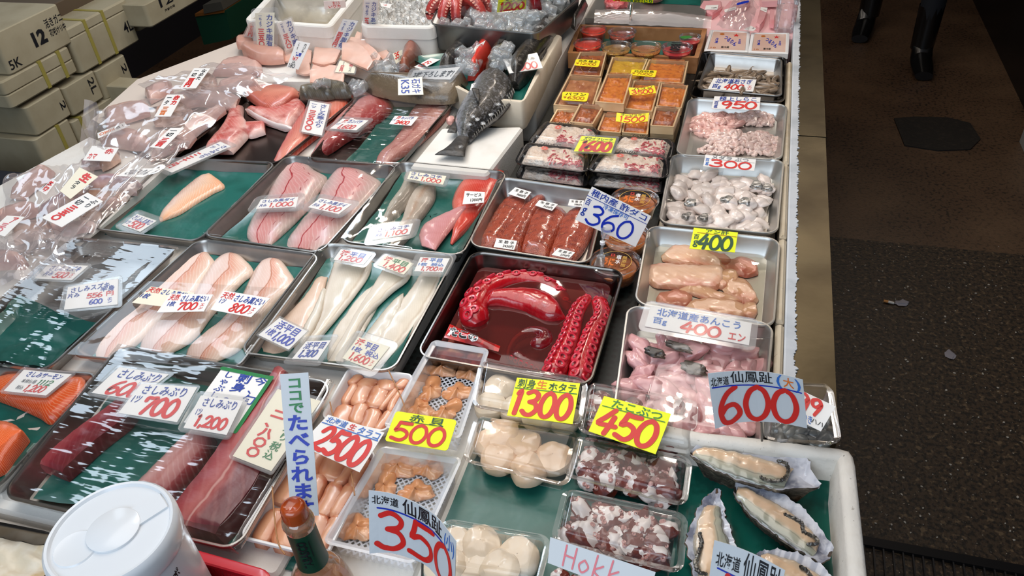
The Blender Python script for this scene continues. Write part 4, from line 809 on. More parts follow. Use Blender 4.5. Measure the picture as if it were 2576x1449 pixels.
tg('yellow sign reading 1600 lying on the crab flake packs', 'G', .024, [1065, 335, 1350, 355, 1310, 475, 1000, 460], [('ズワイフレーク', 'd', .1, .74, .92, .96), ('_', 'd', .04, .7, .96, .7, '', .01), ('#1600', 'r', .1, .05, .96, .66, '', .1)], 'y', sleeve=.1, name='price_sign', cat='price sign')
# sea urchin boxes
WOOD = mat('pale_cedar_box', '#e6c99e', .55, noise_=[('#cfa878', 9, .45, .65, .6)], bump=(50, .1))
UNI = [mat('orange_urchin', '#e0842c', .35, coat=.5, noise_=[('#b5541a', 60, .5, .62, .7), ('#e89a4e', 50, .6, .7, .6)], bump=(60, .6, .005)), mat('yellow_urchin', '#d9a92a', .35, coat=.5, noise_=[('#b98418', 50, .5, .65, .6)], bump=(60, .5, .005)),
       mat('brown_urchin', '#b4602a', .35, coat=.5, noise_=[('#7c3a18', 40, .5, .62, .8), ('#d98a4e', 50, .62, .7, .6)], bump=(60, .7, .005)), mat('dusky_urchin', '#c08050', .4, coat=.4, noise_=[('#a05a34', 40, .5, .62, .7)], bump=(60, .5, .005))]
def unibox(label, n_, zt, h=.022, ui=0, lid=1, fill=1, k='U', quad=None, low=False):
    qd = quad or Q(k, zt, *n_); qd = [V((p.x, p.y, 0)) for p in qd]
    t = thing('urchin_box', label, 'sea urchin box', bil(qd, .5, .5)+V((0, 0, zt-h)), 'wooden boxes of sea urchin')
    g = M(); rings(g, qd, [(0, zt-h), (0, zt), (.004, zt), (.004, zt-h+.003)], .0012, n=1); mk('frame', g, WOOD, t, smooth=0)
    if fill:
        g = M(); rows = []; sd = len(bpy.data.objects)
        for i in range(22):
            row = []
            for j in range(22):
                s_, t_ = .07+.86*j/21, .06+.88*i/21; p = bil(qd, s_, t_)
                p.z = zt-.007+.0075*abs(noise.noise(V((s_*5+sd, t_*11, 3))))*(1 if 0 < i < 21 and 0 < j < 21 else -.6)+.002*noise.noise(V((s_*20, t_*30, sd))); row.append(p)
            rows.append(row)
        g.grid(rows); mk('urchin_roe', g, UNI[ui], t)
    if lid:
        g = M(); rings(g, qd, [(-.001, zt-.003), (-.001, zt+.002), (.008, zt+.002), (.011, zt+.0085), (.013, zt+.009)], .004, cap0=False, n=3); mk('lid', g, CLEAR, t, smooth=40)
    return t
unibox('brown-lidded urchin box behind the 12,000 label', [775, 60, 1150, 62, 1065, 400, 620, 378], .004, .02, 2); unibox('yellow urchin box left of the back pair', [1225, 130, 1725, 160, 1600, 450, 1125, 420], 0, .022, 1)
unibox('wide orange urchin box right of the back pair', [1740, 165, 2295, 190, 2230, 500, 1610, 470], 0, .022, 0); unibox('large urchin box under the 6300 label', [625, 380, 1080, 425, 950, 840, 400, 800], .004, .024, 3)
unibox('lower urchin box under the bright stacked one', [1165, 455, 1500, 455, 1375, 880, 990, 840], .004, .024, 0, 0); unibox('bright urchin box on top of the centre stack', [1150, 365, 1510, 370, 1390, 790, 985, 755], .034, .024, 0)
unibox('urchin box under the 3500 label', [1530, 460, 1905, 480, 1790, 895, 1390, 850], .01, .022, 0); unibox('orange urchin box at the right end of the row', [1910, 490, 2290, 530, 2200, 845, 1840, 815], .006, .022, 0)
unibox('small brown urchin box at the left front', [450, 860, 745, 860, 640, 1065, 340, 1050], -.006, .024, 2, 0)
unibox('lower half of the tilted small urchin stack', [780, 850, 1110, 880, 960, 1130, 640, 1100], -.008, .024, 2, 0); unibox('small brown urchin box on top of its left front stack', [770, 788, 1105, 820, 955, 1072, 640, 1040], .018, .022, 2)
unibox('base box under the left of the 1500 pair', [1110, 970, 1400, 985, 1345, 1250, 1010, 1220], -.024, .024, 0, 0, 0); unibox('left box of the pair under the 1500 label', [1110, 915, 1400, 930, 1345, 1195, 1010, 1165], .002, .022, 0)
unibox('base box under the right of the 1500 pair', [1420, 985, 1755, 1005, 1725, 1265, 1360, 1240], -.024, .024, 0, 0, 0); unibox('right box of the pair under the 1500 label', [1420, 930, 1755, 950, 1725, 1215, 1360, 1185], .002, .022, 0)
unibox('bottom box under the right front urchin stack', [1835, 950, 2180, 970, 2095, 1260, 1755, 1230], -.022, .026, 0, 0, 0); unibox('middle box of the right front urchin stack', [1832, 890, 2180, 910, 2092, 1180, 1758, 1160], .003, .022, 2, 0); unibox('brown urchin box topping the right front stack', [1830, 825, 2185, 850, 2090, 1110, 1760, 1090], .028, .022, 2)
UT = lambda a, b_, c_='a': [(a, 'k', .12, .56, .9, .9), ('¥', c_, .06, .2, .18, .46), ('#'+b_, c_, .22, .14, .9, .48, '', .06)]
for n_, z, it, lb, rd in (([720, 158, 1065, 178, 1030, 272, 690, 245], .018, UT('北方 極上', '12000'), 'yellow label reading 12,000 on the back left urchin box', .14), ([1498, 305, 1855, 318, 1825, 412, 1480, 380], .014, UT('北方四島', '7000'), 'yellow label reading 7000 between the back urchin boxes', .1),
                     ([530, 615, 905, 632, 868, 755, 515, 732], .018, UT('バフン', '6300'), 'yellow label reading 6300 on the left urchin box', .14)):
    tg(lb, 'U', z, n_, it, 'Y', name='price_label', rnd=rd)
def bent(label, k, top, bot, zt, zb, items, paper='Y', name='price_label', cat='price tag', pin=None, th=.0009):
    zs = lambda z, n_: [z]*n_ if not isinstance(z, (list, tuple)) else z
    a, b_ = q(k, *top), q(k, *bot); return tag(label, [P(p, z) for p, z in zip(a, zs(zt, len(a)))], [P(p, z) for p, z in zip(b_, zs(zb, len(b_)))], items, paper, name=name, cat=cat, pin=pin, th=th)
bent('curled yellow label reading 3500 on the urchin boxes', 'U', [1450, 555, 1620, 562, 1815, 525], [1475, 662, 1640, 660, 1845, 632], .034, .024, [('バフン', 'k', .18, .68, .9, .98), ('#3500', 'r', .08, .08, .94, .64, '', .085)])
bent('curled yellow label reading 1500 on the front urchin boxes', 'U', [1290, 910, 1500, 935, 1745, 912], [1275, 1030, 1480, 1058, 1725, 1030], .03, .02, [('サービスウニ', 'd', .14, .72, .9, .97), ('#1500', 'r', .1, .08, .94, .68, '', .085)])
g = M(); e1, e2, e3 = P(q('U', 770, 258)[0], .016), P(q('U', 840, 380)[0], .01), P(q('U', 950, 265)[0], .016); g.tube([e1, e2, e3], .0007, 6); mk('rubber_band', g, mat('tan_rubber_band', '#b07a4a', .5), None, 'thin tan band in a V below the 12,000 label', 'rubber band')
# ---------------------------------------------------------------- right column pans
T_sh = TQ(0, 1768, 127, 1978, 143, 1972, 256, 1735, 244); T_mi = TQ(0, 1733, 246, 1980, 262, 1966, 402, 1700, 388); T_cod = TQ(0, 1690, 386, 1972, 401, 1955, 588, 1657, 560); T_li = TQ(0, 1632, 566, 1962, 600, 1946, 824, 1596, 762); T_an = TQ(.0, 1580, 766, 1945, 812, 1915, 1130, 1540, 1060)
tray('outer steel pan around the pond smelt pan', T_sh, .04, mt=NB)
T_sh2 = [bil(T_sh, a_, b_) for a_, b_ in ((.1, .08), (.95, .1), (.97, .92), (.06, .86))]
for p in T_sh2: p.z = .005
tray('inner steel pan of small brown pond smelt', T_sh2, .035, .02)
tray('pan of white and pink milt', T_mi, .04, mt=STEELW); tray('pan of raw cod chunks', T_cod, .042, mt=STEELW); tray('pan of peach monkfish liver', T_li, .04, mt=STEELW); tray('pan of pink monkfish pieces', T_an, .045, mt=STEELW)
# smelt
SMELT = mat('smelt_skin', '#8a7560', .25, coat=.6, noise_=[('#4a3a2c', 50, .5, .65, .8), ('#c9b79e', 40, .58, .7, .7)])
def smelt(bend):
    path = spl([V((-.045, 0, .006)), V((-.015, bend*.3, .007)), V((.018, bend, .006)), V((.042, bend*2.6, .005))], 14); rs = [.003, .0062, .0072, .0076, .0078, .0076, .0072, .0066, .006, .0052, .0044, .0036, .0028, .002]
    g = M().tube(path, rs, 10, flat=.9); e = path[-1]; g.add([e, e+V((.01, .007, 0)), e+V((.007, 0, .0005)), e+V((.01, -.007, 0))], [[0, 1, 2], [0, 2, 3]])
    return proto('pond_smelt', g, SMELT)
ps = [smelt(b_) for b_ in (.003, .009, -.008, .016)]
scatter(ps, 'pond_smelt', 'small brown pond smelt heaped in the inner steel pan', 'smelt', 'pond smelt in the pan', [bil(T_sh2, .12, .3), bil(T_sh2, .9, .3), bil(T_sh2, .88, .9), bil(T_sh2, .1, .88)], -.028, 8, 8, .018, .5, (.85, 1.15), 4, tiltr=.25)
drop_protos(*ps)
tg('tag reading 400 in the pond smelt pan', 'D', [.004, .0], [1435, 675, 1805, 690, 1775, 795, 1378, 780], [('北海道若さぎ', 'b', .08, .56, .92, .95), ('百g', 'b', .06, .1, .26, .48), ('#400', 'r', .34, .1, .78, .5), ('エン', 'r', .84, .1, .95, .48, 'v')])
# milt lobes
MILT = mat('white_milt', '#eccfc4', .3, coat=.7, noise_=[('#e0aaa2', 26, .55, .72, .5)])
MILTP = mat('pink_milt', '#e6b6aa', .3, coat=.7, noise_=[('#d4908a', 26, .52, .7, .5)])
def milt(label, k, pts, mt, z0, seed, r=.0085, n=70):
    rnd = random.Random(seed); qd = Q(k, z0, *pts); g = M()
    for i in range(n):
        s_, t_ = rnd.random(), rnd.random()
        if (s_-.5)**2+(t_-.5)**2 > .27: continue
        p = bil(qd, s_, t_); a_ = rnd.uniform(0, 6.28); c_ = V((cos(a_), sin(a_), 0))*r*1.1; sd = V((-c_.y, c_.x, 0))*rnd.choice((-1, 1)); h_ = rnd.uniform(.3, 1)*.014*(1.2-((s_-.5)**2+(t_-.5)**2)*3)
        b_ = p+V((0, 0, h_)); g.tube(spl([b_-c_-V((0, 0, .004)), b_-c_*.3+sd*.5+V((0, 0, .001)), b_+c_*.5+sd*.5, b_+c_+sd*.0-V((0, 0, .003)), b_+c_*.4-sd*.7-V((0, 0, .002))], 9), [r*.35, r*.55, r*.62, r*.6, r*.62, r*.6, r*.55, r*.45, r*.25], 8)
    return mk('milt_lobe', g, mt, None, label, 'milt', 'milt in the pan')
milt('smooth pink milt sac at the upper left of its pan', 'D', [1290, 1000, 1640, 1010, 1680, 1170, 1230, 1170], MILTP, -.037, 1, .0125, 110); milt('tightly curled white milt at the upper right of its pan', 'D', [1640, 970, 1940, 980, 1950, 1110, 1610, 1070], MILT, -.037, 2, .008, 130)
milt('curled white milt in the middle of its pan', 'D', [1420, 1140, 1720, 1150, 1710, 1290, 1390, 1290], MILT, -.037, 3, .008, 140); milt('pinkish white milt at the lower right of its pan', 'D', [1700, 1150, 1980, 1180, 2000, 1350, 1690, 1340], MILT, -.037, 4, .0085, 130); milt('low strip of milt along the bottom of its pan', 'D', [1330, 1290, 1700, 1290, 1720, 1360, 1290, 1340], MILT, -.037, 5, .007, 60)
film('crinkled film over the right of the milt pan', [bil(T_mi, .5, .2), bil(T_mi, .96, .2), bil(T_mi, .97, .85), bil(T_mi, .6, .8)], -.006, .006, 9, drop=.002, n=34)
tg('white sign reading 950 above the milt', 'D', [.012, .004], [1440, 835, 1840, 845, 1830, 955, 1412, 942], [('極上しらこ', 'b', .12, .66, .92, .98), ('_', 'b', .1, .62, .98, .6), ('百', 'b', .03, .36, .12, .6), ('g', 'b', .04, .06, .12, .32), ('#950', 'r', .18, .06, .96, .6, '', .1)], name='price_sign', cat='price sign')
# cod chunks
COD = mat('raw_cod', '#ecdcd2', .3, coat=.6, noise_=[('#f6eee8', 16, .45, .65, .7), ('#d9a9a2', 14, .58, .75, .5)], bump=(60, .3))
CODS = mat('silver_cod_skin', '#b0aca6', .3, .5, noise_=[('#3e3a34', 110, .5, .6, .85), ('#ecebe8', 60, .58, .68, .8)])
def chunk(seed, mats, ax, skin=False):
    g = M().blob((0, 0, 0), ax[0], ax[1], ax[2], 0, .34, 1.5, seed, 0, 4 if skin else 3)
    if skin:
        for i, f in enumerate(g.f):
            c_ = sum((g.v[k] for k in f), V((0, 0, 0)))/len(f)
            if c_.x < ax[0]*.25 and c_.z > ax[2]*.15: g.m[i] = 1
    return proto('chunk', g, mats)
ps = [chunk(i, [COD], (.023+.004*(i % 3), .016+.004*(i % 2), .011)) for i in range(5)]
qc = [bil(T_cod, a_, b_) for a_, b_ in ((.08, .14), (.92, .2), (.9, .95), (.06, .93))]
scatter(ps, 'cod_chunk', 'plain raw cod chunk without skin in the cod pan', 'cod chunk', 'raw cod chunks', qc, -.034, 7, 8, .016, .35, (.85, 1.2), 8)
drop_protos(*ps); ps = [chunk(i+11, [COD, CODS], (.02, .016, .012), True) for i in range(2)]
for lb, p_ in (('right of centre, by the paper edge', (1075, 360)), ('left of the paper edge', (1160, 380)), ('in the middle of the pan', (840, 490)), ('beside the middle one, narrow', (990, 500)), ('at the lower left, brownish', (500, 620)), ('at the lower centre, brightest', (640, 630)), ('at upper left, dark', (540, 510))):
    P_ = P(q('H', *p_)[0], -.014); o = dup(random.choice(ps), P_, random.uniform(-.6, .6), 'silver-skinned cod chunk, %s' % lb, 'silver-skinned cod chunks', random.uniform(.85, 1.1)); o.name = 'skin_on_cod_chunk'; o['category'] = 'cod chunk'
drop_protos(*ps)
liner('white paper under the cod chunks', [bil(T_cod, .4, .16), bil(T_cod, .97, .14), bil(T_cod, .95, .97), bil(T_cod, .4, .97)], -.0405, .012, .003, 9, mat('damp_white_paper', '#d8cdbd', .6))
film('thin film over the left of the cod pan', [bil(T_cod, .04, .02), bil(T_cod, .5, .02), bil(T_cod, .4, .98), bil(T_cod, .03, .98)], .0, .004, 10, drop=.002, n=34)
tg('white sign reading 300 above the cod chunks', 'H', [.012, .004], [640, 95, 1060, 135, 1045, 230, 622, 190], [('メダラ ぶつ', 'e', .14, .68, .86, 1.0), ('_', 'k', .12, .66, .98, .66, '', .008), ('百', 'c', .02, .42, .1, .7), ('g', 'c', .03, .08, .1, .36), ('#300', 'r', .12, .04, .97, .62, '', .1)], name='price_sign', cat='price sign')
# monkfish liver
LIV = flesh('monkfish_liver', [(0, '#cf9a80'), (.3, '#e8bd9e'), (.7, '#e6b694'), (1, '#c98a72')], fib=('#f0cdb8', 4, .2), noise_=[('#d07c68', 14, .5, .7, .7), ('#f2d2ba', 30, .58, .72, .5)], rough=.3)
LIVR = flesh('reddish_liver', [(0, '#c9806c'), (.5, '#dd9c86'), (1, '#b8654e')], noise_=[('#b04a3a', 20, .55, .7, .7)], rough=.3)
lv = [('long upper liver lobe', [310, 930, 380, 870, 480, 850, 620, 890, 760, 980], [320, 970, 420, 1000, 560, 1020, 680, 1040, 790, 1050], LIV, .022), ('upper right liver lobe with a dark edge', [570, 890, 680, 900, 800, 930, 860, 980], [620, 930, 700, 990, 790, 1010, 850, 1000], LIVR, .016),
      ('broad middle liver lobe', [210, 1060, 250, 1010, 420, 1010, 620, 1020, 720, 1010, 770, 1070], [210, 1140, 270, 1180, 450, 1190, 600, 1190, 700, 1195, 750, 1150], LIV, .026), ('reddish upper right liver lobe', [850, 970, 950, 950, 1040, 980, 1065, 1060], [800, 1050, 900, 1080, 980, 1100, 1060, 1080], LIVR, .018),
      ('small round liver lobe', [750, 1130, 790, 1060, 860, 1050, 905, 1090], [755, 1190, 800, 1200, 870, 1180, 900, 1130], LIV, .018), ('right triangular liver lobe', [800, 1200, 880, 1130, 980, 1150, 1065, 1290], [820, 1250, 920, 1300, 1000, 1320, 1050, 1310], LIV, .02),
      ('lower middle liver lobe', [470, 1200, 600, 1170, 720, 1220, 830, 1260, 900, 1280], [440, 1240, 560, 1260, 680, 1300, 800, 1310, 910, 1310], LIV, .016), ('reddish lower left liver lobe', [250, 1300, 280, 1250, 400, 1220, 510, 1250], [280, 1330, 370, 1350, 460, 1360, 510, 1320], LIVR, .018), ('pale bottom liver lobe', [490, 1360, 560, 1310, 720, 1290, 860, 1310, 960, 1350], [560, 1410, 680, 1420, 800, 1430, 900, 1440, 960, 1420], LIV, .02), ('bottom right liver lobe', [950, 1400, 970, 1330, 1040, 1330, 1065, 1370], [960, 1420, 1000, 1440, 1040, 1440, 1065, 1400], LIV, .018)]
for lb, Ln, Rn, mt, th in lv: fillet(lb+' in the monkfish liver pan', 'H', Ln, Rn, -.0385, th*.4, mt, name='monkfish_liver', cat='monkfish liver', e0=.3, e1=.3, wob=.0022, pw=.3, edge=.12, u_cap=.2, grow=1.16)
LW = clear('clear_brine', tint=(.93, .92, .86), f0=.05, f1=.6, rough=.03, bump=(10, .2, .004))
g = M(); g.ringstack([rr(T_li, .02, .02, -.0315, 7)], cap0=False, cap1=True); g.f = g.f[-1:]; g.m = g.m[-1:]; mk('brine', g, LW, None, 'thin clear brine round the monkfish liver', 'brine', kind='stuff')
tg('fluorescent yellow sign reading 400 in dark green above the liver', 'H', [.02, .002], [545, 700, 910, 740, 885, 905, 508, 872], [('アン肝', 'd', .28, .8, .8, .99), ('_', 'a', .1, .78, .98, .76), ('百', 'd', .04, .46, .16, .7), ('g', 'd', .05, .08, .16, .4), ('#400', 'd', .16, .04, .94, .72, '', .09)], 'y', name='price_sign', cat='price sign')
# monkfish pieces
MONK = mat('pink_monkfish', '#dba0a0', .28, coat=.7, noise_=[('#e8c4c2', 14, .5, .68, .7), ('#c0525e', 13, .57, .72, .7)], bump=(50, .4))
MONKS = mat('dark_monk_skin', '#2c2520', .4, coat=.4, noise_=[('#5c4c3e', 60, .5, .7, .7)])
ps = [chunk(i+21, [MONK], (.026+.004*(i % 3), .016+.004*(i % 2), .013)) for i in range(5)]
qa = [bil(T_an, a_, b_) for a_, b_ in ((.08, .2), (.94, .16), (.9, .94), (.07, .93))]
scatter(ps, 'monkfish_piece', 'pink raw monkfish piece heaped in the front pan of the right column', 'monkfish piece', 'raw monkfish pieces', qa, -.033, 7, 9, .022, .4, (.8, 1.3), 12, tiltr=.5); drop_protos(*ps)
for lb, n_, ax in (('dark slip of monkfish skin at the upper left of the pink pieces', (300, 300), (.02, .01)), ('dark slip of monkfish skin above the middle of the pink pieces', (420, 270), (.026, .008)), ('mottled dark monkfish skin at the centre of the pink pieces', (500, 380), (.024, .013))):
    p = P(q('M', *n_)[0], .006); g = M().blob(p, ax[0], ax[1], .006, -.3, .4, 2, 5, 0, 3); mk('monkfish_skin', g, MONKS, None, lb, 'monkfish skin')
film('film over the right of the monkfish pieces', [bil(T_an, .3, .3), bil(T_an, 1, .2), bil(T_an, 1, .97), bil(T_an, .2, .97)], .016, .0006, 11, drop=.004, sag=0, mt=FILM0)
tg('long sleeved tag reading 400 on the monkfish pieces', 'M', [.026, .022], [280, 58, 800, 148, 785, 262, 250, 165], [('北海道産あんこう', 'c', .08, .58, .9, .95), ('百g', 'c', .06, .16, .2, .5), ('#400', 'r', .34, .06, .74, .52, '', .1), ('エン', 'r', .8, .06, .96, .44)], sleeve=.2, name='price_sign', cat='price sign')
# ---------------------------------------------------------------- front: packs on green board
slab('long white foam board under the roe trays and clam packs', -.70, .50, -.134, -.372, .93, -.05, FOAM)
liner('green sheet under the scallop and octopus packs', RECT(-.366, .47, -.02, .925), -.0465, .004, .002, 12, raise_=.0)
gs_ = Q('J', -.047, 120, 1270, 400, 1360, 380, 1420, 85, 1350)
liner('green sheet end sticking out below the front roe tray', [P(p, -.0465) for p in q('J', 150, 1230, 480, 1330, 440, 1440, 85, 1350)], -.0465, .001, .001, 13, raise_=0)
WHT = mat('white_tray_plastic', '#f0efee', .3, coat=.3)
TARA = flesh('cod_roe_skin', [(0, '#b86a46'), (.25, '#dc966e'), (.5, '#e8ab84'), (.75, '#dc9670'), (1, '#b46644')], noise_=[('#f0bfa0', 20, .55, .7, .5), ('#c25a3c', 34, .6, .72, .7)], rough=.28, coat=.7)
def roetray(label, qd, seed, rows_):
    zt = qd[0].z; tray(label, qd, .028, .014, WHT, 'roe_tray', .006, 'roe tray'); rnd = random.Random(seed); k = 0
    for (t0, t1, ns) in rows_:
        ws = [rnd.uniform(.6, 1.5) for _ in range(ns)]; cs = [sum(ws[:q_])/sum(ws) for q_ in range(ns+1)]
        for j in range(ns):
            s0, s1 = .07+.86*cs[j], .07+.86*cs[j+1]; d = rnd.uniform(-.05, .05); sh = rnd.uniform(-.06, .06); n_ = 6; L, R = [], []
            for i in range(n_):
                f = i/(n_-1); tt = t0+(t1-t0)*f+d; wv = .02*sin(f*4+j*2+seed); pin_ = 1 if 0 < i < n_-1 else .6; c_, h_ = (s0+s1)/2+wv+sh*f, (s1-s0)*.57*pin_
                L.append(bil(qd, c_-h_, tt)); R.append(bil(qd, c_+h_, tt))
            g = loftg(L, R, zt-.024, .0165+rnd.uniform(-.002, .002), nu=22, nv=14, pw=.5, e0=.75, e1=.75, seed=j+seed, edge=.74, wob=.0006)
            mk('cod_roe_sac', g, TARA, None, 'plump orange cod roe sac packed in the %s white tray' % ('back' if seed == 1 else 'front'), 'cod roe', 'cod roe in the %s tray' % ('back' if seed == 1 else 'front'), smooth=60)
R1 = [P(p, -.012) for p in q('J', 690, 310, 1045, 352, 890, 665, 535, 585)]; R2 = [P(p, -.012) for p in q('J', 455, 660, 840, 775, 560, 1350, 92, 1235)]
roetray('white tray of orange cod roe, the back one', R1, 1, [(.05, .25, 4), (.2, .62, 5), (.56, .95, 4)]); roetray('white tray of orange cod roe, the front one by the sauce bottle', R2, 2, [(.04, .36, 4), (.32, .68, 4), (.64, .95, 4)])
BAND = mat('tan_rubber_band', '#c98f5e', .5)
for lb, n_ in (('tan rubber band across the back roe tray, right', [905, 330, 975, 480, 1000, 560]), ('tan rubber band across the back roe tray, left', [585, 500, 600, 570, 625, 640]), ('tan rubber band over the front roe tray, right', [700, 880, 712, 960, 720, 1010]), ('tan rubber band over the front roe tray, left', [270, 960, 280, 1100, 295, 1230, 310, 1290, 340, 1330])):
    g = M().tube(spl(Q('J', .004, *n_), 12), .0011, 6); mk('rubber_band', g, BAND, None, lb, 'rubber band')
# clam packs
CLAM = mat('orange_clam', '#e09a68', .28, coat=.7, noise_=[('#f0caa8', 16, .46, .64, .8), ('#cc6e36', 27, .56, .7, .6), ('#8a6a5c', 10, .66, .76, .5)], bump=(60, .4))
def clam(seed):
    g = M(); n = 48; top = []; rnd = random.Random(seed)
    for r_ in range(14):
        f = r_/13; ring = []
        for k in range(n):
            a_ = 2*pi*k/n; rad = .024*(1+.2*cos(2*a_+seed)+.14*cos(3*a_+seed*2)+.08*sin(7*a_)*f)*(1+.35*max(0, cos(a_-.9))**6)
            dome = .0085*max(0, 1-f*f)**.75*(.55+.45*abs(cos(a_-.9)))+.004*max(0, 1-abs(sin(a_-.9))*3*f)*(1-f*.6); wv = (.0028*sin(a_*5+seed)+.0015*sin(a_*9+seed*2))*f*f; x_, y_ = cos(a_)*rad*f, sin(a_)*rad*f*.85; ring.append(V((x_, y_, .004+dome+wv+.0016*noise.noise(V((x_*110, y_*110, seed))))))
        top.append(ring)
    g.ringstack(top, cap0=True, cap1=False); g.ringstack([top[-1], [V((p.x*.92, p.y*.92, 0)) for p in top[-1]]], cap1=True); return proto('clam', g, CLAM, 180)
cps = [clam(i) for i in (1, 2, 5)]
def lattice(label, qd, zt, h):
    t = thing('clam_pack', label, 'clam pack', bil(qd, .5, .5)+V((0, 0, zt-h)), 'lattice packs of ark clam')
    g = M(); rings(g, qd, [(.013, zt-h), (.011, zt-h+.001), (.008, zt-.004), (.002, zt-.002), (-.002, zt), (.002, zt+.0008), (.009, zt-.004)], .01, n=5, cap0=False, cap1=False); mk('pack_body', g, LATT, t, smooth=40)
    g = M(); W_ = (qd[1]-qd[0]).length; H_ = (qd[3]-qd[0]).length; st = .0115; a0, b0_ = .08, .06
    def seg(s0, t0, s1, t1):
        p0, p1 = bil(qd, s0, t0), bil(qd, s1, t1); p0.z = p1.z = zt-h+.0065; g.tube([p0, p1], .0015, 4)
    nk = int((W_+H_)/st)
    for i in range(nk):
        for sg in (0, 1):
            c_ = i*st; x0, y0 = (c_, 0) if c_ < W_ else (W_, c_-W_); x1, y1 = (0, c_) if c_ < H_ else (c_-H_, H_)
            if abs(x0-x1) < .002: continue
            f = lambda x, y: (a0+(1-2*a0)*min(1, x/W_ if not sg else 1-x/W_), b0_+(1-2*b0_)*min(1, y/H_)); s0, t0 = f(x0, y0); s1, t1 = f(x1, y1); seg(s0, t0, s1, t1)
    mk('lattice_floor', g, mat('white_lattice', '#dfe3ea', .35, coat=.3), t, smooth=0)
    return t
A1 = [P(p, .0) for p in q('J', 1148, 165, 1450, 215, 1290, 700, 880, 635)]; A2 = [P(p, -.004) for p in q('J', 862, 735, 1300, 800, 1040, 1370, 548, 1255)]
lattice('milky lattice pack of orange ark clams, the back one', A1, .0, .045); lattice('milky lattice pack of orange ark clams, the front one', A2, -.004, .045)
for lb, pts, zc in (('in the back lattice pack', [(1195, 315), (1355, 335), (1135, 430), (1280, 440), (1070, 540), (1215, 550)], -.037), ('in the front lattice pack', [(955, 855), (1120, 855), (880, 965), (1050, 985), (735, 1190), (900, 1215)], -.041)):
    for i, p in enumerate(pts):
        C_ = P(q('J', *p)[0], zc+.008); C_.z = zc; o = dup(cps[i % 3], C_, .3+(i*1.3) % .9, 'orange ark clam %s, %s' % (lb, ['upper left', 'upper right', 'middle left', 'middle right', 'lower left', 'lower right'][i]), 'ark clams', .98); o.name = 'ark_clam'; o['category'] = 'clam'
drop_protos(*cps)
# scallops
SCAL = mat('scallop_flesh', '#ecc9a6', .25, coat=.7, noise_=[('#f6e2cc', 30, .5, .68, .7), ('#d9a47c', 14, .58, .74, .5)], bump=(90, .2))
SCALW = mat('pale_scallop_flesh', '#f0dcc0', .25, coat=.7, noise_=[('#fbf1e2', 30, .5, .68, .6)], bump=(90, .2))
def scallop(lb, k, pts, z0, r, mt, grp):
    for i, (x, y) in enumerate(pts):
        C_ = P(q(k, x, y)[0], z0+r*.5); s_ = i*1.7
        g = M(); prof = [(r*.86, 0), (r*.98, r*.15), (r, r*.45), (r*.94, r*.66), (r*.75, r*.8), (r*.4, r*.86), (.0005, r*.87)]
        g.lathe((C_.x, C_.y, z0+.003*(i % 2)), prof, 26, cap0=True)
        for v in g.v: nz = noise.noise(V((v.x*45+s_, v.y*45, v.z*40))); v.x += nz*.003; v.y += nz*.002; v.z += max(0, v.z-z0)*nz*.25
        mk('scallop', g, mt, None, 'plump scallop in the %s, %s' % (lb, ['far left', 'top middle', 'centre left', 'bottom middle', 'right', 'behind the others'][i]), 'scallop', grp)
S1 = [P(p, .0) for p in q('L', 330, 75, 1010, 195, 965, 480, 275, 355)]; S2 = [P(p, -.004) for p in q('L', 300, 420, 985, 530, 880, 860, 215, 695)]; S3 = [P(p, -.006) for p in q('L', 90, 1070, 775, 1185, 690, 1520, -10, 1400)]
clearpack('clear pack of scallops under the 1300 sign', S1, 0, .04); clearpack('clear pack of scallops below the 1300 sign', S2, -.004, .036); clearpack('clear pack of scallops at the bottom edge by the 350 sign', S3, -.006, .036)
scallop('pack under the 1300 sign', 'L', [(390, 350), (460, 240), (560, 380), (700, 440), (860, 440)], -.036, .028, SCALW, 'scallops in the upper pack'); scallop('pack below the 1300 sign', 'L', [(405, 595), (600, 610), (445, 690), (635, 765), (795, 690), (460, 555)], -.037, .03, SCAL, 'scallops in the middle pack'); scallop('pack at the bottom edge', 'L', [(140, 1260), (330, 1260), (265, 1380), (450, 1420), (570, 1330), (100, 1400)], -.038, .031, SCALW, 'scallops in the bottom pack')
# octopus chunk packs
OW = mat('white_octopus_flesh', '#f0e6e0', .3, coat=.6); OS = mat('purple_octopus_skin', '#7a3022', .3, coat=.6, noise_=[('#34141a', 50, .48, .66, .8), ('#a8503c', 40, .6, .72, .6)], bump=(120, .5)); OSK = mat('pale_octopus_sucker', '#d9a49a', .35, coat=.5)
def och(seed):
    rnd = random.Random(seed); ax = (.014+.004*rnd.random(), .011+.003*rnd.random(), .0085); g = M().blob((0, 0, 0), *ax, 0, .4, 1.8, seed, 0, 3); d = V((rnd.uniform(-1, 1), rnd.uniform(-1, 1), rnd.uniform(.0, .7))).normalized(); th = rnd.uniform(.0, .75)
    for i, f in enumerate(g.f):
        c_ = sum((g.v[k] for k in f), V((0, 0, 0))).normalized()
        if c_.dot(d) < th: g.m[i] = 1
    for k in range(4):
        a_ = rnd.uniform(0, 6.3); p = V((cos(a_)*ax[0]*.75, sin(a_)*ax[1]*.75, ax[2]*.55)); g.lathe(p, [(.0026, -.001), (.0028, .001), (.002, .0022), (.0009, .0014), (.0003, .0006)], 8, 2)
    return proto('octopus_chunk', g, [OW, OS, OSK], 70)
ops = [och(i) for i in range(6)]
O1 = [P(p, .0) for p in q('L', 1020, 215, 1715, 330, 1690, 665, 955, 520)]; O2 = [P(p, -.004) for p in q('L', 925, 545, 1680, 685, 1640, 985, 865, 790)]; O3 = [P(p, -.006) for p in q('L', 870, 875, 1650, 1040, 1615, 1410, 785, 1205)]
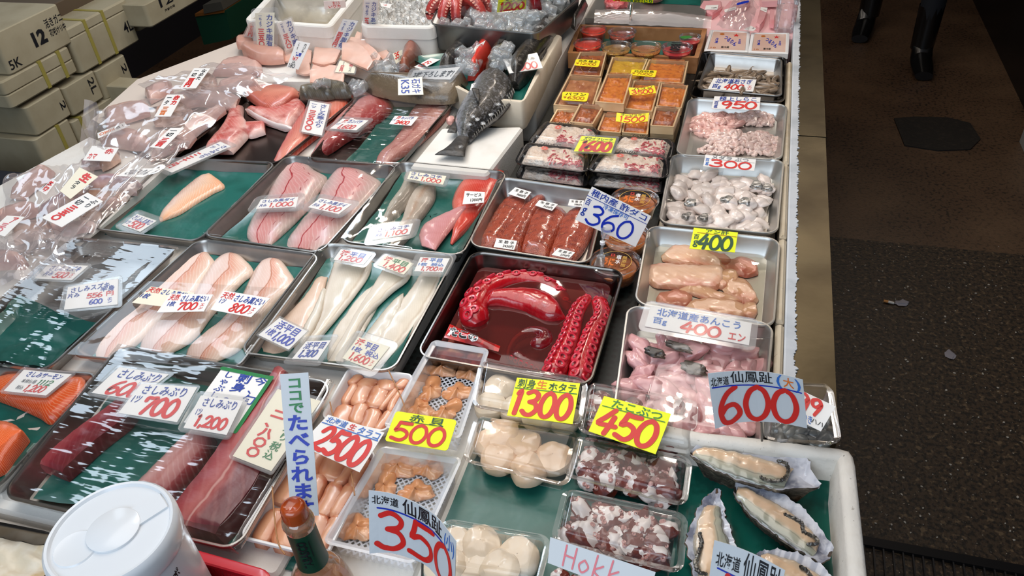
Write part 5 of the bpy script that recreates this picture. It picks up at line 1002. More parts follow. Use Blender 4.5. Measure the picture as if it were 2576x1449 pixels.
for lb, qd, z, sd in (('under the 450 sign', O1, 0, 3), ('below the 450 sign', O2, -.004, 4), ('above the pink-lettered sign', O3, -.006, 5)):
    clearpack('clear pack of chopped octopus %s' % lb, qd, z, .036); qi = [bil(qd, a_, b_) for a_, b_ in ((.12, .16), (.88, .16), (.86, .84), (.12, .84))]
    scatter(ops, 'octopus_chunk', 'red and white chopped octopus chunk in the pack %s' % lb, 'octopus chunk', 'octopus chunks %s' % lb, qi, z-.028, 7, 5, .014, .4, (1.0, 1.5), sd, tiltr=.7)
O4 = [P(p, -.03) for p in q('L', 770, 1400, 1560, 1560, 1540, 1800, 700, 1650)]
scatter(ops, 'octopus_chunk', 'red and white chopped octopus chunk at the bottom edge', 'octopus chunk', 'octopus chunks at the bottom edge', [bil(O4, a_, b_) for a_, b_ in ((.05, .1), (.6, .1), (.6, .5), (.05, .5))], -.034, 5, 2, .006, .4, (.8, 1.1), 9); drop_protos(*ops)
SGN = dict(name='price_sign', cat='price sign')
tg('fluorescent yellow sign reading 1300 on the scallop pack', 'L', [.03, .02], [562, 178, 966, 215, 918, 475, 497, 420], [('刺身', 'd', .04, .74, .32, .98), ('生', 'o', .34, .76, .5, .98), ('ホタテ', 'd', .53, .74, .96, .95), ('_', 'g', .02, .72, .98, .72, '', .01), ('#1300', 'r', .03, .07, .97, .68, '', .085)], 'y', **SGN)
tg('fluorescent yellow sign reading 450 on the octopus pack', 'L', [.032, .022], [1120, 295, 1550, 410, 1450, 668, 1020, 520], [('たこぶつ', 'g', .16, .76, .9, .98), ('_', 'g', .04, .73, .96, .76, '', .01), ('#450', 'r', .06, .06, .95, .7, '', .09)], 'y', **SGN)
tg('fluorescent yellow sign reading 500 on the clam packs', 'J', [.03, .016], [945, 550, 1278, 600, 1225, 768, 882, 712], [('赤 貝', 'd', .26, .72, .82, .97), ('_', 'd', .14, .7, .82, .72, '', .01), ('#500', 'r', .06, .08, .94, .66, '', .09)], 'y', rnd=.1, **SGN)
tg('white sign reading 2500 on the cod roe trays', 'J', [.022, .014], [575, 570, 882, 668, 746, 884, 420, 735], [('北海道', 'c', .04, .8, .4, .97), ('生', 'r', .44, .8, .56, .97), ('タラコ', 'c', .6, .78, .97, .97), ('_', 'c', .02, .75, .98, .77, '', .012), ('#2500', 'r', .12, .06, .97, .7, '', .09)], **SGN)
WOODP = mat('bamboo_stick', '#a98a5c', .5)
STK = mat('grey_metal_pin', '#8a8680', .35, .8)
a_ = q('J', 312, 350, 467, 340, 525, 1120, 372, 1127); tp, bt = [P(a_[0], .20), P(a_[1], .20)], [P(a_[3], .035), P(a_[2], .035)]
tag('tall narrow upright sign with green and blue vertical writing', tp, bt, [('ココで', 'g', .1, .72, .88, .98, 'v', .03), ('たべられます', 'n', .1, .0, .9, .72, 'v', .035)], 's', pin=((bt[0]+bt[1])/2+V((0, .004, .03)), (bt[0]+bt[1])/2+V((.0, .01, -.045)), .0025, STK), **SGN)
L35 = [('北海道', 'k', .03, .8, .28, .94), ('仙鳳趾', 'k', .32, .74, .78, .99, '', .008), ('(小)', 'c', .82, .66, .98, .96), ('_', 'n', .08, .74, .8, .7, '', .012), ('#350', 'r', .06, .08, .98, .68, '', .07)]
bent('curved standing sign reading 350 at the bottom centre', 'J', [796, 982, 920, 1000, 1040, 1045, 1160, 1120, 1272, 1260], [800, 1328, 900, 1322, 1010, 1350, 1130, 1410, 1262, 1600], .115, .03, L35, 's', pin=(P((1063, 1415), .03), P((1062, 1449), .005), .0018, STK), **SGN)
L60 = [('北海道', 'k', .02, .76, .22, .92), ('仙鳳趾', 'k', .24, .78, .68, 1.0, '', .008), ('(', 'c', .72, .72, .78, .99), ('大', 'o', .79, .76, .9, .96), (')', 'c', .91, .7, .97, .97), ('_', 'n', .03, .74, .97, .72, '', .012), ('#600', 'r', .06, .05, .95, .7, '', .07)]
bent('curved standing sign reading 600 behind the oysters', 'M', [573, 408, 700, 396, 830, 396, 950, 412, 1062, 440], [612, 693, 720, 662, 840, 655, 960, 665, 1085, 690], .14, .055, L60, 's', pin=(P(q('M', 848, 660)[0], .055), P(q('M', 852, 755)[0], .02), .0018, STK), **SGN)
bent('standing sign cut off by the bottom edge in front of the oysters', 'Z', [1797, 1359, 1850, 1375, 1910, 1400, 1975, 1435], [1780, 1480, 1830, 1500, 1890, 1520, 1950, 1560], .115, .06, [('北海道', 'k', .06, .52, .4, .82), ('仙鳳趾', 'k', .44, .42, .98, .98, '', .008), ('_', 'n', .1, .48, .9, .34, '', .015), ('#5', 'r', .12, -.5, .5, .4, '', .06)], 's', pin=(P((1860, 1500), .06), P((1862, 1520), .03), .0018, STK), **SGN)
pk = q('L', 775, 1200, 1450, 1425, 1400, 1610, 758, 1365)
tag('shade-greyed white sign with pink handwriting at the bottom edge', [P(pk[0], .022), P(pk[1], .022)], [P(pk[3], .0), P(pk[2], .0)], [('#Hokk', 'p', .14, .12, .74, .9, '', .045), ('aido', 'p', .74, .1, 1.0, .6)], 's', **SGN)
# ---------------------------------------------------------------- oyster box
t = thing('foam_fish_box', 'big white foam box at the lower right, green-lined, holding oysters and packs', 'foam box', (-.07, .69, -.134))
path = [P(p, .012) for p in [(1765, 1082), (1900, 1096), (2030, 1112), (2110, 1122), (2138, 1130), (2150, 1146), (2156, 1170), (2168, 1280), (2180, 1390), (2192, 1500)]]
SPK = mat('speckled_polystyrene', '#e6e0d6', .75, noise_=[('#cbbfae', 14, .5, .72, .5), ('#9a8f80', 130, .68, .72, .6)], bump=(150, .35)); g = M(); rows = []; cc = V((-.1, .6, 0))
pf = [V((path[0].x-.06, path[0].y+.004, .012))]+path
for i, p in enumerate(pf):
    tn = (pf[min(i+1, len(pf)-1)]-pf[max(i-1, 0)]).normalized(); nn = V((tn.y, -tn.x, 0))
    if nn.dot(cc-p) < 0: nn = -nn
    rows.append([V((p.x+nn.x*a_, p.y+nn.y*a_, z_)) for a_, z_ in ((.004, -.134), (.001, -.13), (0, -.002), (.002, .008), (.007, .0115), (.015, .012), (.022, .0105), (.025, .005), (.03, -.04), (.034, -.05))])
g.grid(rows); mk('wall', g, SPK, t, smooth=50)
g = M(); wl = rows[-1][8]; g.add([V((-.37, .93, -.05)), V((-.03, .93, -.05)), V((-.03, .83, -.05)), V((wl.x+.02, .84, -.05)), V((wl.x+.02, .47, -.05)), V((-.37, .47, -.05))], [[0, 1, 2, 3, 4, 5]]); b4 = [v-V((0, 0, .084)) for v in g.v]; g.add(b4, [[5, 4, 3, 2, 1, 0]]); g.f += [[i, i+6, (i+1) % 6+6, (i+1) % 6] for i in range(6)]; g.m += [0]*6
mk('floor_panel', g, SPK, t, smooth=0)
liner('wet green sheet under the oysters', RECT(-.03, .45, wl.x+.02, .845), -.0448, .002, .001, 14, mat('wet_green_sheet', '#155f52', .12, coat=.8, noise_=[('#0c433a', 14, .5, .56, .7), ('#2d8474', 9, .56, .62, .4)], bump=(22, .35, .006)), raise_=.01)
SHO = mat('oyster_shell_outside', '#5c5042', .7, noise_=[('#2c261f', 40, .45, .62, .85), ('#a89a84', 50, .56, .68, .7), ('#8a5c34', 20, .6, .75, .5)], bump=(90, 1, .006)); SHI = mat('oyster_nacre', '#c6c7cf', .3, coat=.5, noise_=[('#6a6d80', 34, .45, .6, .85), ('#f4f3f0', 97, .56, .72, .4)], bump=(50, .3))
OME = flesh('oyster_meat', [(0, '#8f887a'), (.1, '#cdb79c'), (.3, '#e2bd98'), (.55, '#dcbc9a'), (.68, '#b9b39c'), (.85, '#a3a492'), (1, '#77766a')], stripes=[(.66, .03, '#a19b86', 0), (.9, .02, '#6c6a5e', 0)], noise_=[('#c9c4b4', 26, .55, .7, .6), ('#96806a', 60, .64, .74, .5)], rough=.22, coat=.9, bump=(50, .5)); OFR = mat('oyster_mantle_frill', '#3a352e', .3, coat=.7, noise_=[('#8c8474', 70, .5, .66, .8)], bump=(140, .8))
def oyster(label, Ln, Rn, u0, u1, fl, fr, zr, frill, k='O'):
    n = 44; L = spl(Q(k, zr, *Ln), n); R = spl(Q(k, zr, *Rn), n); c = (L[n//2]+R[n//2])/2; zb = -.0438; sd = len(label)
    t = thing('oyster', label, 'oyster', (c.x, c.y, zb)); loop = L+R[::-1]; ctr = [L[i].lerp(R[i], .5) for i in range(n)]; cl = ctr+ctr[::-1]
    nz = lambda i, f, s_: noise.noise(V((i*f, s_, sd*1.7)))
    out, mid, lip, rim, inn, bed = [], [], [], [], [], []
    for i, p in enumerate(loop):
        d = cl[i]-p; ln = max(d.length, 1e-6); u = d/ln; jg = .005*nz(i, .35, 1)+.003*nz(i, .9, 2); r_ = V((p.x, p.y, zr+.003*nz(i, .3, 4)))-u*jg; rim.append(r_)
        lip.append(r_-u*(.0015+.001*nz(i, .9, 5))+V((0, 0, -.0025))); oc_ = c+(p+u*ln*.3-c)*.74; out.append(V((oc_.x+.003*nz(i, .7, 7), oc_.y+.003*nz(i, .7, 8), zb))); md = r_.lerp(out[-1], .42); mid.append(V((md.x+.003*nz(i, .6, 6), md.y, zr+(zb-zr)*.35)))
        inn.append(r_+u*min(.004, ln*.4)+V((0, 0, -.0012))); bed.append(r_+u*min(.014, ln*.7)+V((0, 0, -.0065)))
    g = M(); g.ringstack([out, mid, lip, rim], 0, True, False); g.ringstack([rim, inn, bed, [p+V((0, 0, -.008)) for p in cl]], 1, False, False); mk('shell', g, [SHO, SHI], t, smooth=60)
    ia, ib = int(u0*(n-1)), int(u1*(n-1)); mL = [L[i].lerp(R[i], fl) for i in range(ia, ib)]; mR = [L[i].lerp(R[i], fr) for i in range(ia, ib)]
    g = loftg(mL, mR, zr-.0045, .009, nu=44, nv=22, seed=sd, pw=.32, e0=.3, e1=.4, wob=.0024, edge=.1); mk('meat', g, OME, t, smooth=60)
    f = spl(Q(k, zr+.005, *frill), 60); g = M(); rs = [.0021+.001*sin(i*1.9)**2 for i in range(60)]; rs[0] = rs[-1] = .0006
    for i, p in enumerate(f): p.z += .0008*sin(i*1.3); p.x += .0009*sin(i*1.7); p.y += .0007*cos(i*2.3)
    g.tube(f, rs, 7); mk('mantle_frill', g, OFR, t)
    return t
oyster('largest open oyster lying across the top of the foam box', [175, 300, 330, 165, 560, 180, 850, 230, 1100, 310, 1250, 380, 1270, 470, 1370, 600], [165, 340, 300, 425, 480, 515, 700, 595, 850, 640, 1000, 655, 1150, 640, 1330, 645], .04, .78, .36, .99, .006, [800, 540, 900, 580, 1010, 570, 1065, 500, 1040, 420, 960, 395])
oyster('open oyster lying diagonally at the right of the foam box', [580, 600, 640, 572, 820, 620, 1050, 720, 1200, 830, 1350, 1000, 1480, 1190], [560, 690, 680, 850, 830, 990, 1050, 1140, 1200, 1240, 1330, 1310, 1440, 1310], .06, .9, .28, .98, -.008, [1020, 880, 1180, 960, 1200, 1040, 1300, 1090, 1330, 1150, 1230, 1160])
oyster('open oyster standing upright at the left of the foam box', [405, 645, 270, 780, 170, 1000, 140, 1170, 180, 1320, 190, 1500], [435, 650, 470, 800, 520, 1000, 590, 1150, 605, 1320, 560, 1500], .22, .98, .12, .88, -.004, [250, 1050, 272, 1150, 235, 1260, 215, 1340, 250, 1415, 330, 1430])
oyster('open oyster half hidden behind the bottom sign', [770, 1235, 950, 1205, 1200, 1255, 1400, 1380, 1460, 1460, 1500, 1560], [780, 1260, 830, 1340, 900, 1470, 1050, 1600, 1250, 1680, 1450, 1680], .08, .92, .22, .98, -.008, [1170, 1360, 1230, 1400, 1300, 1500, 1330, 1580])
CB = [P(p, .014) for p in q('M', 905, 490, 1200, 505, 1245, 800, 860, 780)]
clearpack('clear pack of small grey shellfish behind the oyster box', CB, .014, .021, name='shellfish_pack', cat='shellfish pack')
GSH = mat('grey_shellfish', '#6c6a62', .35, coat=.6, noise_=[('#2e2c28', 40, .5, .64, .8), ('#c4bcae', 30, .58, .7, .7)])
gp = proto('small_shellfish', M().blob((0, 0, 0), .017, .011, .009, 0, .35, 2, 4, 0, 2), GSH); scatter([gp], 'small_shellfish', 'small grey shellfish in the clear pack behind the oyster box', 'shellfish', 'small grey shellfish', [bil(CB, a_, b_) for a_, b_ in ((.14, .5), (.88, .3), (.88, .9), (.14, .9))], .003, 5, 4, .008, .3, (.8, 1.2), 4); drop_protos(gp)
tg('white card with a red price, slanting behind the 600 sign', 'M', [.06, .045], [985, 462, 1232, 578, 1155, 705, 1020, 640], [('#99', 'r', .2, .4, .78, .95, '', .09), ('かき', 'c', .3, .06, .62, .32), ('ハハ', 'k', .6, .12, .98, .3)], **SGN)
# ---------------------------------------------------------------- amberjack / yellowtail area
T_y = TQ(-.002, 745, 243, 905, 248, 700, 412, 398, 402); T_k = TQ(0, 905, 238, 1143, 250, 1003, 416, 775, 402)
DKS = mat('brown_reflecting_steel', '#6c605a', .3, 1, noise_=[('#574c46', 8, .42, .7, .6)])
T_yb = TQ(-.002, 610, 225, 895, 245, 695, 412, 385, 395)
tray('brown steel tray of yellowtail collars and one fillet', T_yb, .03, mt=DKS); tray('film-wrapped steel tray of two amberjack fillets', T_k, .032, mt=DKS)
liner('green sheet under the two amberjack fillets', [bil(T_k, .3, 0), T_k[1], T_k[2], bil(T_k, .3, 1)], -.031, .014, .006, 21)
YT = flesh('yellowtail_flesh', [(0, '#8c2c30'), (.06, '#b03a3c'), (.16, '#cf6a60'), (.4, '#d98272'), (.7, '#dd8a74'), (.92, '#d4654c'), (1, '#c84c38')], fib=('#e8a898', 7, .3), stripes=[(.62, .012, '#a83c3c', 60)], wob=.04)
AJ = flesh('amberjack_flesh', [(0, '#d99a92'), (.3, '#d88a84'), (.55, '#cf7a74'), (.72, '#b43e3c'), (.84, '#a83236'), (1, '#8c2c2c')], fib=('#e8b8b0', 5, .1), noise_=[('#b84c48', 16, .58, .75, .5)])
AJ2 = flesh('amberjack_skin_side', [(0, '#c9837c'), (.3, '#d99c90'), (.5, '#d08a80'), (.56, '#b86a62'), (.64, '#d4968a'), (1, '#c98074')], fib=('#ebc4b8', 9, .2))
fillet('long red-edged winter yellowtail fillet', 'B', [1080, 805, 980, 850, 850, 900, 770, 960, 690, 1070, 620, 1190, 570, 1290, 508, 1375], [1200, 825, 1180, 890, 1100, 980, 1000, 1080, 900, 1170, 760, 1280, 680, 1350, 565, 1432], -.028, .022, YT, pw=.35, e0=.6, e1=.3)
fillet('left amberjack fillet with a dark red flank', 'B', [1290, 795, 1190, 900, 1050, 1040, 950, 1180, 870, 1295, 828, 1338], [1500, 825, 1545, 915, 1480, 1000, 1350, 1095, 1150, 1205, 1020, 1295, 890, 1358], -.029, .03, AJ, e0=.5, e1=.4)
fillet('right amberjack fillet, pale and ribbed', 'B', [1780, 880, 1705, 960, 1645, 1080, 1555, 1220, 1430, 1340, 1388, 1412], [2020, 855, 2048, 930, 1990, 1035, 1860, 1165, 1720, 1285, 1545, 1395, 1510, 1424], -.029, .024, AJ2, e0=.4, e1=.5)
film('glossy film over the two amberjack fillets', T_k, .004, .003, 31, mt=FILM2, freq=12)
COLL = flesh('collar_meat', [(0, '#e8b4aa'), (.15, '#d98a80'), (.4, '#c8584e'), (.6, '#d98078'), (.85, '#e2a69a'), (1, '#efd0c8')], fib=('#e9b8ac', 5, .3), noise_=[('#a8342e', 18, .56, .72, .8), ('#eec6bc', 24, .58, .72, .6)], bump=(60, .5))
FINM = flesh('collar_fin_side', [(0, '#8c2c26'), (.18, '#c0604e'), (.4, '#d98a72'), (.8, '#d0705c'), (1, '#b04a3c')], fib=('#e6a894', 14, .4), noise_=[('#7c1e1a', 14, .6, .74, .6)])
CLS = mat('white_collar_rim', '#e6d6d2', .3, coat=.5)
t = thing('yellowtail_collar', 'fan-shaped yellowtail collar at the back of the brown tray', 'fish collar', P((680, 250), -.02))
fillet(None, 'N', [490, 225, 650, 140, 950, 90, 1200, 120, 1420, 205], [510, 262, 640, 365, 850, 500, 1150, 430, 1380, 270], -.012, .026, FINM, name='flank', cat=None, parent=t, e0=.3, e1=.2)
fillet(None, 'N', [510, 478, 700, 500, 900, 470, 1100, 430, 1350, 325, 1510, 430], [525, 520, 800, 690, 1000, 760, 1200, 812, 1330, 680, 1480, 520], -.029, .03, COLL, name='cut_face', cat=None, parent=t, e0=.3, e1=.5)
fillet(None, 'N', [505, 490, 650, 600, 830, 700, 1050, 785, 1270, 812], [515, 480, 665, 570, 850, 660, 1060, 745, 1290, 775], -.012, .012, CLS, name='white_rim', cat=None, parent=t)
t = thing('yellowtail_collar', 'Y-shaped yellowtail collar lying at the left of the brown tray', 'fish collar', P((560, 330), -.02))
fillet(None, 'N', [230, 500, 215, 640, 100, 830, -20, 960, -120, 1080, -200, 1180], [470, 430, 470, 600, 540, 720, 560, 880, 450, 1020, 290, 1180], -.026, .034, COLL, name='cut_face', cat=None, parent=t, e0=.5, e1=.5)
fillet(None, 'N', [520, 730, 680, 712, 830, 715], [500, 900, 600, 942, 838, 872], -.028, .024, COLL, name='side_lobe', cat=None, parent=t, e0=.8, e1=.7)
tg('tall tag reading 3,500 in kanji numerals on the yellowtail fillet', 'B', [.01, .004], [830, 875, 998, 905, 930, 1175, 752, 1140], [('さしみ寒ぶり', 'b', .54, .2, .92, .96, 'v'), ('一ツ', 'b', .12, .78, .4, .96, 'v'), ('三五〇〇', 'r', .1, .06, .46, .72, 'v', .05)], sleeve=.04)
KP = lambda pr: [('活', 'r', .14, .6, .3, .96, '', .03), ('カンパチ', 'b', .34, .62, .86, .95), ('1ツ', 'b', .04, .36, .16, .6), ('#'+pr, 'r', .22, .06, .84, .44)]
tg('tag reading 1,600 on the left amberjack fillet', 'B', .007, [1110, 1030, 1335, 1045, 1230, 1130, 1000, 1115], KP('1,600'), sleeve=.2); tg('tag reading 2400 on the right amberjack fillet', 'B', .007, [1565, 1005, 1770, 1012, 1705, 1090, 1515, 1075], KP('2400'))
# ---------------------------------------------------------------- black bream on foam boxes
lo = [P(p, .0) for p in [(1110, 322), (1318, 318), (1225, 440), (1030, 420)]]
g = M(); rings(g, lo, [(.004, -.13), (0, -.125), (0, -.006), (.005, 0)], .012); mk('foam_slab', g, FOAM, None, 'white foam box lid under the tail of the black bream', 'foam slab')
ub = [V((-1.06, 2.52, 0)), V((-.575, 2.50, 0)), V((-.555, 1.80, 0)), V((-.80, 1.80, 0))]
ub = [P((1015, 150), .03), P((1418, 88), .045), P((1318, 265), .045), P((1208, 262), .035)]; ub = [V((p.x, p.y, 0)) for p in ub]
g = M(); rings(g, ub, [(.012, -.03), (.004, -.028), (0, .0), (0, .048), (.003, .052), (.018, .05), (.022, .044), (.03, .02), (.034, .019)], .03, n=6); 
for v in g.v:
    if v.x < -.72 and v.z > .02: v.z = .0215+(v.z-.02)*.1
mk('foam_fish_box', g, mat('brown_lit_polystyrene', '#ddd0bb', .75, noise_=[('#c4b497', 9, .5, .72, .6)], bump=(180, .25)), None, 'shallow white foam box of whole fish with a green sheet', 'foam box')  # white foam, the brown light on it put into the beige colour
liner('green sheet under the whole dark fish', [V((p.x, p.y, .0225)) for p in ub], .0215, .022, .002, 41, raise_=.02)
BRM = flesh('black_bream_skin', [(0, '#b8bcc4'), (.12, '#8c9098'), (.3, '#55544f'), (.55, '#3a3733'), (.85, '#2c2a28'), (1, '#1d1c1c')], noise_=[('#76767a', 130, .52, .62, .7), ('#22201f', 90, .55, .66, .6)], rough=.28, coat=.5, bump=(240, 1), wob=.05)
FINK = mat('dark_fin', '#2a2725', .45, noise_=[('#4c4742', 40, .5, .62, .7)], bump=(120, .6))
DKF = flesh('dark_fish_skin', [(0, '#5c564e'), (.25, '#45403a'), (.6, '#2f2b28'), (1, '#24211f')], noise_=[('#6c665c', 70, .56, .68, .6), ('#1c1a18', 50, .55, .66, .6)], rough=.3, coat=.5, bump=(160, .6))
GRF = flesh('olive_dark_fish_skin', [(0, '#5c4a3a'), (.3, '#4a4036'), (.55, '#7c7454'), (.65, '#3f382f'), (1, '#2c2722')], noise_=[('#24201c', 40, .52, .64, .7)], rough=.3, coat=.5)
REDF = flesh('scarlet_fish_skin', [(0, '#b82018'), (.3, '#d92c20'), (.6, '#e24434'), (1, '#c02a1c')], noise_=[('#f0806c', 30, .62, .74, .5)], rough=.25, coat=.7)
EYE = mat('fish_eye', '#0a0a0c', .1, coat=1)
t = thing('black_sea_bream', 'whole black sea bream lying with its tail towards the viewer', 'fish', P((1210, 300), .03))
zb = .012; zB = (.05, .006)
fillet(None, 'C', [600, 622, 500, 690, 430, 800, 365, 900, 322, 1010, 340, 1110, 350, 1195], [690, 622, 800, 670, 832, 760, 795, 870, 700, 985, 600, 1065, 455, 1195], zB, .042, BRM, name='body', cat=None, parent=t, e0=.35, e1=.28, pw=.5, edge=.05, nv=20)
fillet(None, 'C', [350, 1180, 255, 1275, 150, 1335], [455, 1185, 425, 1270, 410, 1352], zb+.004, .008, FINK, name='tail_fin', cat=None, parent=t, e0=.8, e1=.3)
fillet(None, 'C', [825, 750, 790, 870, 700, 985, 610, 1065, 510, 1140], [842, 790, 805, 905, 722, 1010, 640, 1085, 505, 1175], (.052, .016), .006, FINK, name='dorsal_fin', cat=None, parent=t)
fillet(None, 'C', [325, 1050, 290, 1090, 258, 1145], [345, 1090, 345, 1130, 335, 1150], zb+.008, .006, FINK, name='anal_fin', cat=None, parent=t)
fillet(None, 'C', [470, 765, 495, 830, 520, 870], [535, 765, 542, 830, 535, 870], (.083, .076), .004, FINK, name='pectoral_fin', cat=None, parent=t)
rnd = random.Random(2); g = M()
for i in range(22):
    a_ = q('C', 835-15*i, 770+18*i)[0]; f = i/21; x = [832, 815, 775, 720, 660, 600, 540][min(6, int(f*6.99))]-(f*6.99 % 1)*50; y = 770+f*380
    zz = .056-.036*f; p0, p1 = P(q('C', x, y)[0], zz), P(q('C', x+14, y+38)[0], zz+.003); g.tube([p0, p1], [.0011, .0004], 5)
mk('fin_spines', g, mat('pale_fin_spine', '#9a968c', .4), t)
g = M().blob(P(q('C', 287, 1045)[0], .012), .012, .02, .012, .2, .2, 2, 1, 0, 2); mk('roe_bulge', g, mat('pink_roe_bulge', '#dda59c', .3, coat=.6), t)
for i, (x, y) in enumerate([(640, 995), (480, 1010), (520, 1035), (450, 1080), (570, 1070), (375, 1275), (700, 905)]): dup_p = P(q('C', x, y)[0], (.05+(y-622)/573*(-.044))+.04 if y < 1100 else .024); g = M().blob(dup_p, .007, .007, .004, 0, .3, 2, i, 0, 2); mk('ice_chip', g, clear('ice', tint=(.9, .93, .95), f0=.05, f1=.5, rough=.08, bump=(50, .25, .003), haze=.17, hcol=(.86, .84, .82)), None, 'small ice chip on the black sea bream', 'ice', 'ice chips on the bream')
ICE = MC['ice']
def whole(label, Ln, Rn, z, th, mt, k='C', fins=(), name='whole_fish', **kw):
    p = q(k, *Ln); t = thing(name, label, 'fish', P(p[len(p)//2], z)); a = dict(e0=.35, e1=.35, pw=.5, edge=.06, nv=16); a.update(kw)
    fillet(None, k, Ln, Rn, z, th, mt, name='body', cat=None, parent=t, **a)
    for nm_, l_, r_, dz in fins: fillet(None, k, l_, r_, z+dz, .005, FINK, name=nm_, cat=None, parent=t)
    return t
whole('largest dark fish at the back right of the foam fish box', [1010, 262, 955, 350, 870, 460, 780, 580, 800, 700], [1190, 250, 1188, 340, 1125, 440, 1050, 540, 960, 640, 880, 705], .028, .07, DKF, fins=[('pectoral_fin', [1010, 255, 1060, 190, 1150, 90], [1090, 240, 1125, 170, 1150, 95], .06), ('anal_fin', [1075, 500, 1110, 440, 1130, 400], [1085, 510, 1120, 450, 1132, 405], .03)])
whole('olive-sided dark fish between the red fish and the largest dark fish', [720, 335, 640, 430, 600, 530, 575, 640], [890, 270, 920, 330, 870, 440, 800, 530, 740, 630, 700, 650], .026, .06, GRF, fins=[('pectoral_fin', [700, 345, 730, 320, 800, 290], [690, 390, 740, 360, 810, 300], .06)])
whole('scarlet whole fish in the foam fish box', [545, 345, 500, 430, 465, 560, 425, 650], [690, 298, 712, 345, 655, 440, 590, 530, 520, 640], .026, .055, REDF, name='red_fish')
whole('slim brown fish at the left of the scarlet fish', [430, 325, 310, 400, 230, 490, 175, 570], [490, 345, 475, 400, 390, 490, 290, 580], .028, .045, DKF, fins=[('dorsal_fin', [300, 400, 265, 420, 250, 450], [310, 410, 290, 430, 260, 455], .02)])
BRF = flesh('russet_fish_skin', [(0, '#7c4a3a'), (.4, '#a05a44'), (1, '#5c3a30')], noise_=[('#c08a76', 30, .58, .7, .5)], rough=.3)
whole('russet-headed fish behind the ice heap', [1640, 420, 1615, 500, 1590, 610], [1785, 405, 1788, 480, 1690, 610], .02, .05, BRF, 'B')
ISH = flesh('grouper_skin', [(0, '#5c5244'), (.3, '#6c5f4c'), (.6, '#54483a'), (1, '#7c6c56')], noise_=[('#2c261f', 16, .54, .62, .8), ('#9a8a70', 30, .6, .72, .5)], rough=.32, coat=.5, bump=(160, .6))
whole('mottled brown fish lying across with its tail to the left', [1290, 690, 1450, 690, 1700, 680, 1950, 655, 2100, 655, 2200, 712], [1300, 735, 1420, 785, 1700, 835, 1900, 848, 2080, 835, 2200, 722], .005, .06, ISH, 'B', fins=[('tail_fin', [1300, 690, 1200, 662, 1105, 638], [1305, 735, 1200, 735, 1100, 705], .012)])
FLT = flesh('striped_flatfish_skin', [(0, '#6a6252'), (.5, '#7c7260'), (1, '#565044')], noise_=[('#2f2a24', 18, .56, .62, .5)], fib=('#37312a', 6, .4), rough=.32)
whole('greenish grey flatfish curving behind the yellowtail fillet', [865, 735, 950, 712, 1080, 728, 1185, 775], [880, 800, 960, 815, 1060, 820, 1175, 815], .0, .04, FLT, 'B'); whole('striped flatfish end lying on the steel pan edge', [728, 800, 790, 760, 900, 750, 1010, 800], [735, 832, 850, 836, 960, 838, 1035, 828], .0, .035, FLT, 'B')
# ice heaps
def cube(seed, s_=.014):
    rnd = random.Random(seed); g = M(); q_ = [V((rnd.uniform(.8, 1.1)*x*s_, rnd.uniform(.8, 1.1)*y*s_, -s_*.8)) for x, y in ((-1, 1), (1, 1), (1, -1), (-1, -1))]; rings(g, q_, [(.003, 0), (0, .003), (.001, s_*1.4), (.004, s_*1.65)], .004, n=3); return proto('ice_cube', g, ICE)
ics = [cube(i, .013+.002*(i % 3)) for i in range(4)]
def ice(label, group, quad, z, c, r, dz, sd, sc=(.8, 1.2)): scatter(ics, 'ice_cube', label, 'ice', group, quad, z, c, r, dz, .4, sc, sd, tiltr=.8)
ice('ice cube in the heap behind the mottled fish', 'ice by the mottled fish', Q('B', .02, 1320, 560, 1660, 540, 1680, 670, 1310, 660), .022, 5, 3, .03, 1); ice('ice cube lying among the dark whole fish', 'ice among the whole fish', Q('C', .07, 640, 450, 800, 430, 820, 620, 620, 600), .075, 3, 4, .02, 2)
ice('ice cube tinted by the scarlet fish', 'ice by the scarlet fish', Q('C', .05, 390, 480, 560, 470, 500, 680, 340, 640), .05, 4, 4, .025, 3)
ice('ice lump near the flatfish tail', 'ice by the flatfish', Q('B', .02, 890, 780, 980, 780, 980, 830, 890, 830), .04, 2, 1, .01, 4); ice('ice lump beside the mottled fish tail', 'ice by the mottled tail', Q('B', .02, 1180, 730, 1280, 730, 1290, 790, 1190, 790), .02, 2, 2, .01, 5)
tg('white tag reading 1300 slanting over the dark fish', 'C', [.085, .07], [750, 522, 1035, 462, 1085, 590, 800, 637], [('さしみ', 'k', .08, .7, .36, .9), ('スズキ', 'k', .32, .5, .62, .7), ('1本', 'k', .68, .58, .92, .92), ('#1300', 'r', .16, .06, .92, .5)], sleeve=.02)
tg('printed sticker reading 2100 on the black sea bream head', 'C', [.068, .06], [470, 728, 612, 685, 600, 742, 457, 782], [('サービス', 'e', .1, .55, .9, .9), ('2100円', 'k', .4, .1, .95, .45)], name='price_sticker')
tg('printed sticker on the scarlet fish', 'C', [.082, .076], [500, 405, 592, 350, 560, 412, 470, 468], [('サービス', 'e', .2, .55, .9, .85), ('3380円', 'k', .3, .1, .9, .45)], name='price_sticker')
tg('white sign with black writing propped above the mottled fish', 'B', [.085, .06], [1725, 615, 2130, 583, 2045, 690, 1690, 685], [('3枚下ろします!', 'k', .05, .2, .95, .85, '', .03)], sleeve=.3)
tg('card reading 35 with sideways writing on the mottled fish', 'B', [.08, .06], [1590, 685, 1800, 668, 1812, 820, 1592, 825], [('石ガキ', 'b', .55, .08, .92, .92, 'r'), ('K35', 'b', .12, .08, .46, .9, 'r')], 'c')
tg('small card with red 35 by the russet fish', 'B', [.085, .06], [1545, 465, 1630, 430, 1625, 520, 1575, 555], [('#35', 'r', .1, .4, .6, .95), ('100', 'e', .5, .1, .95, .5)], 'c')
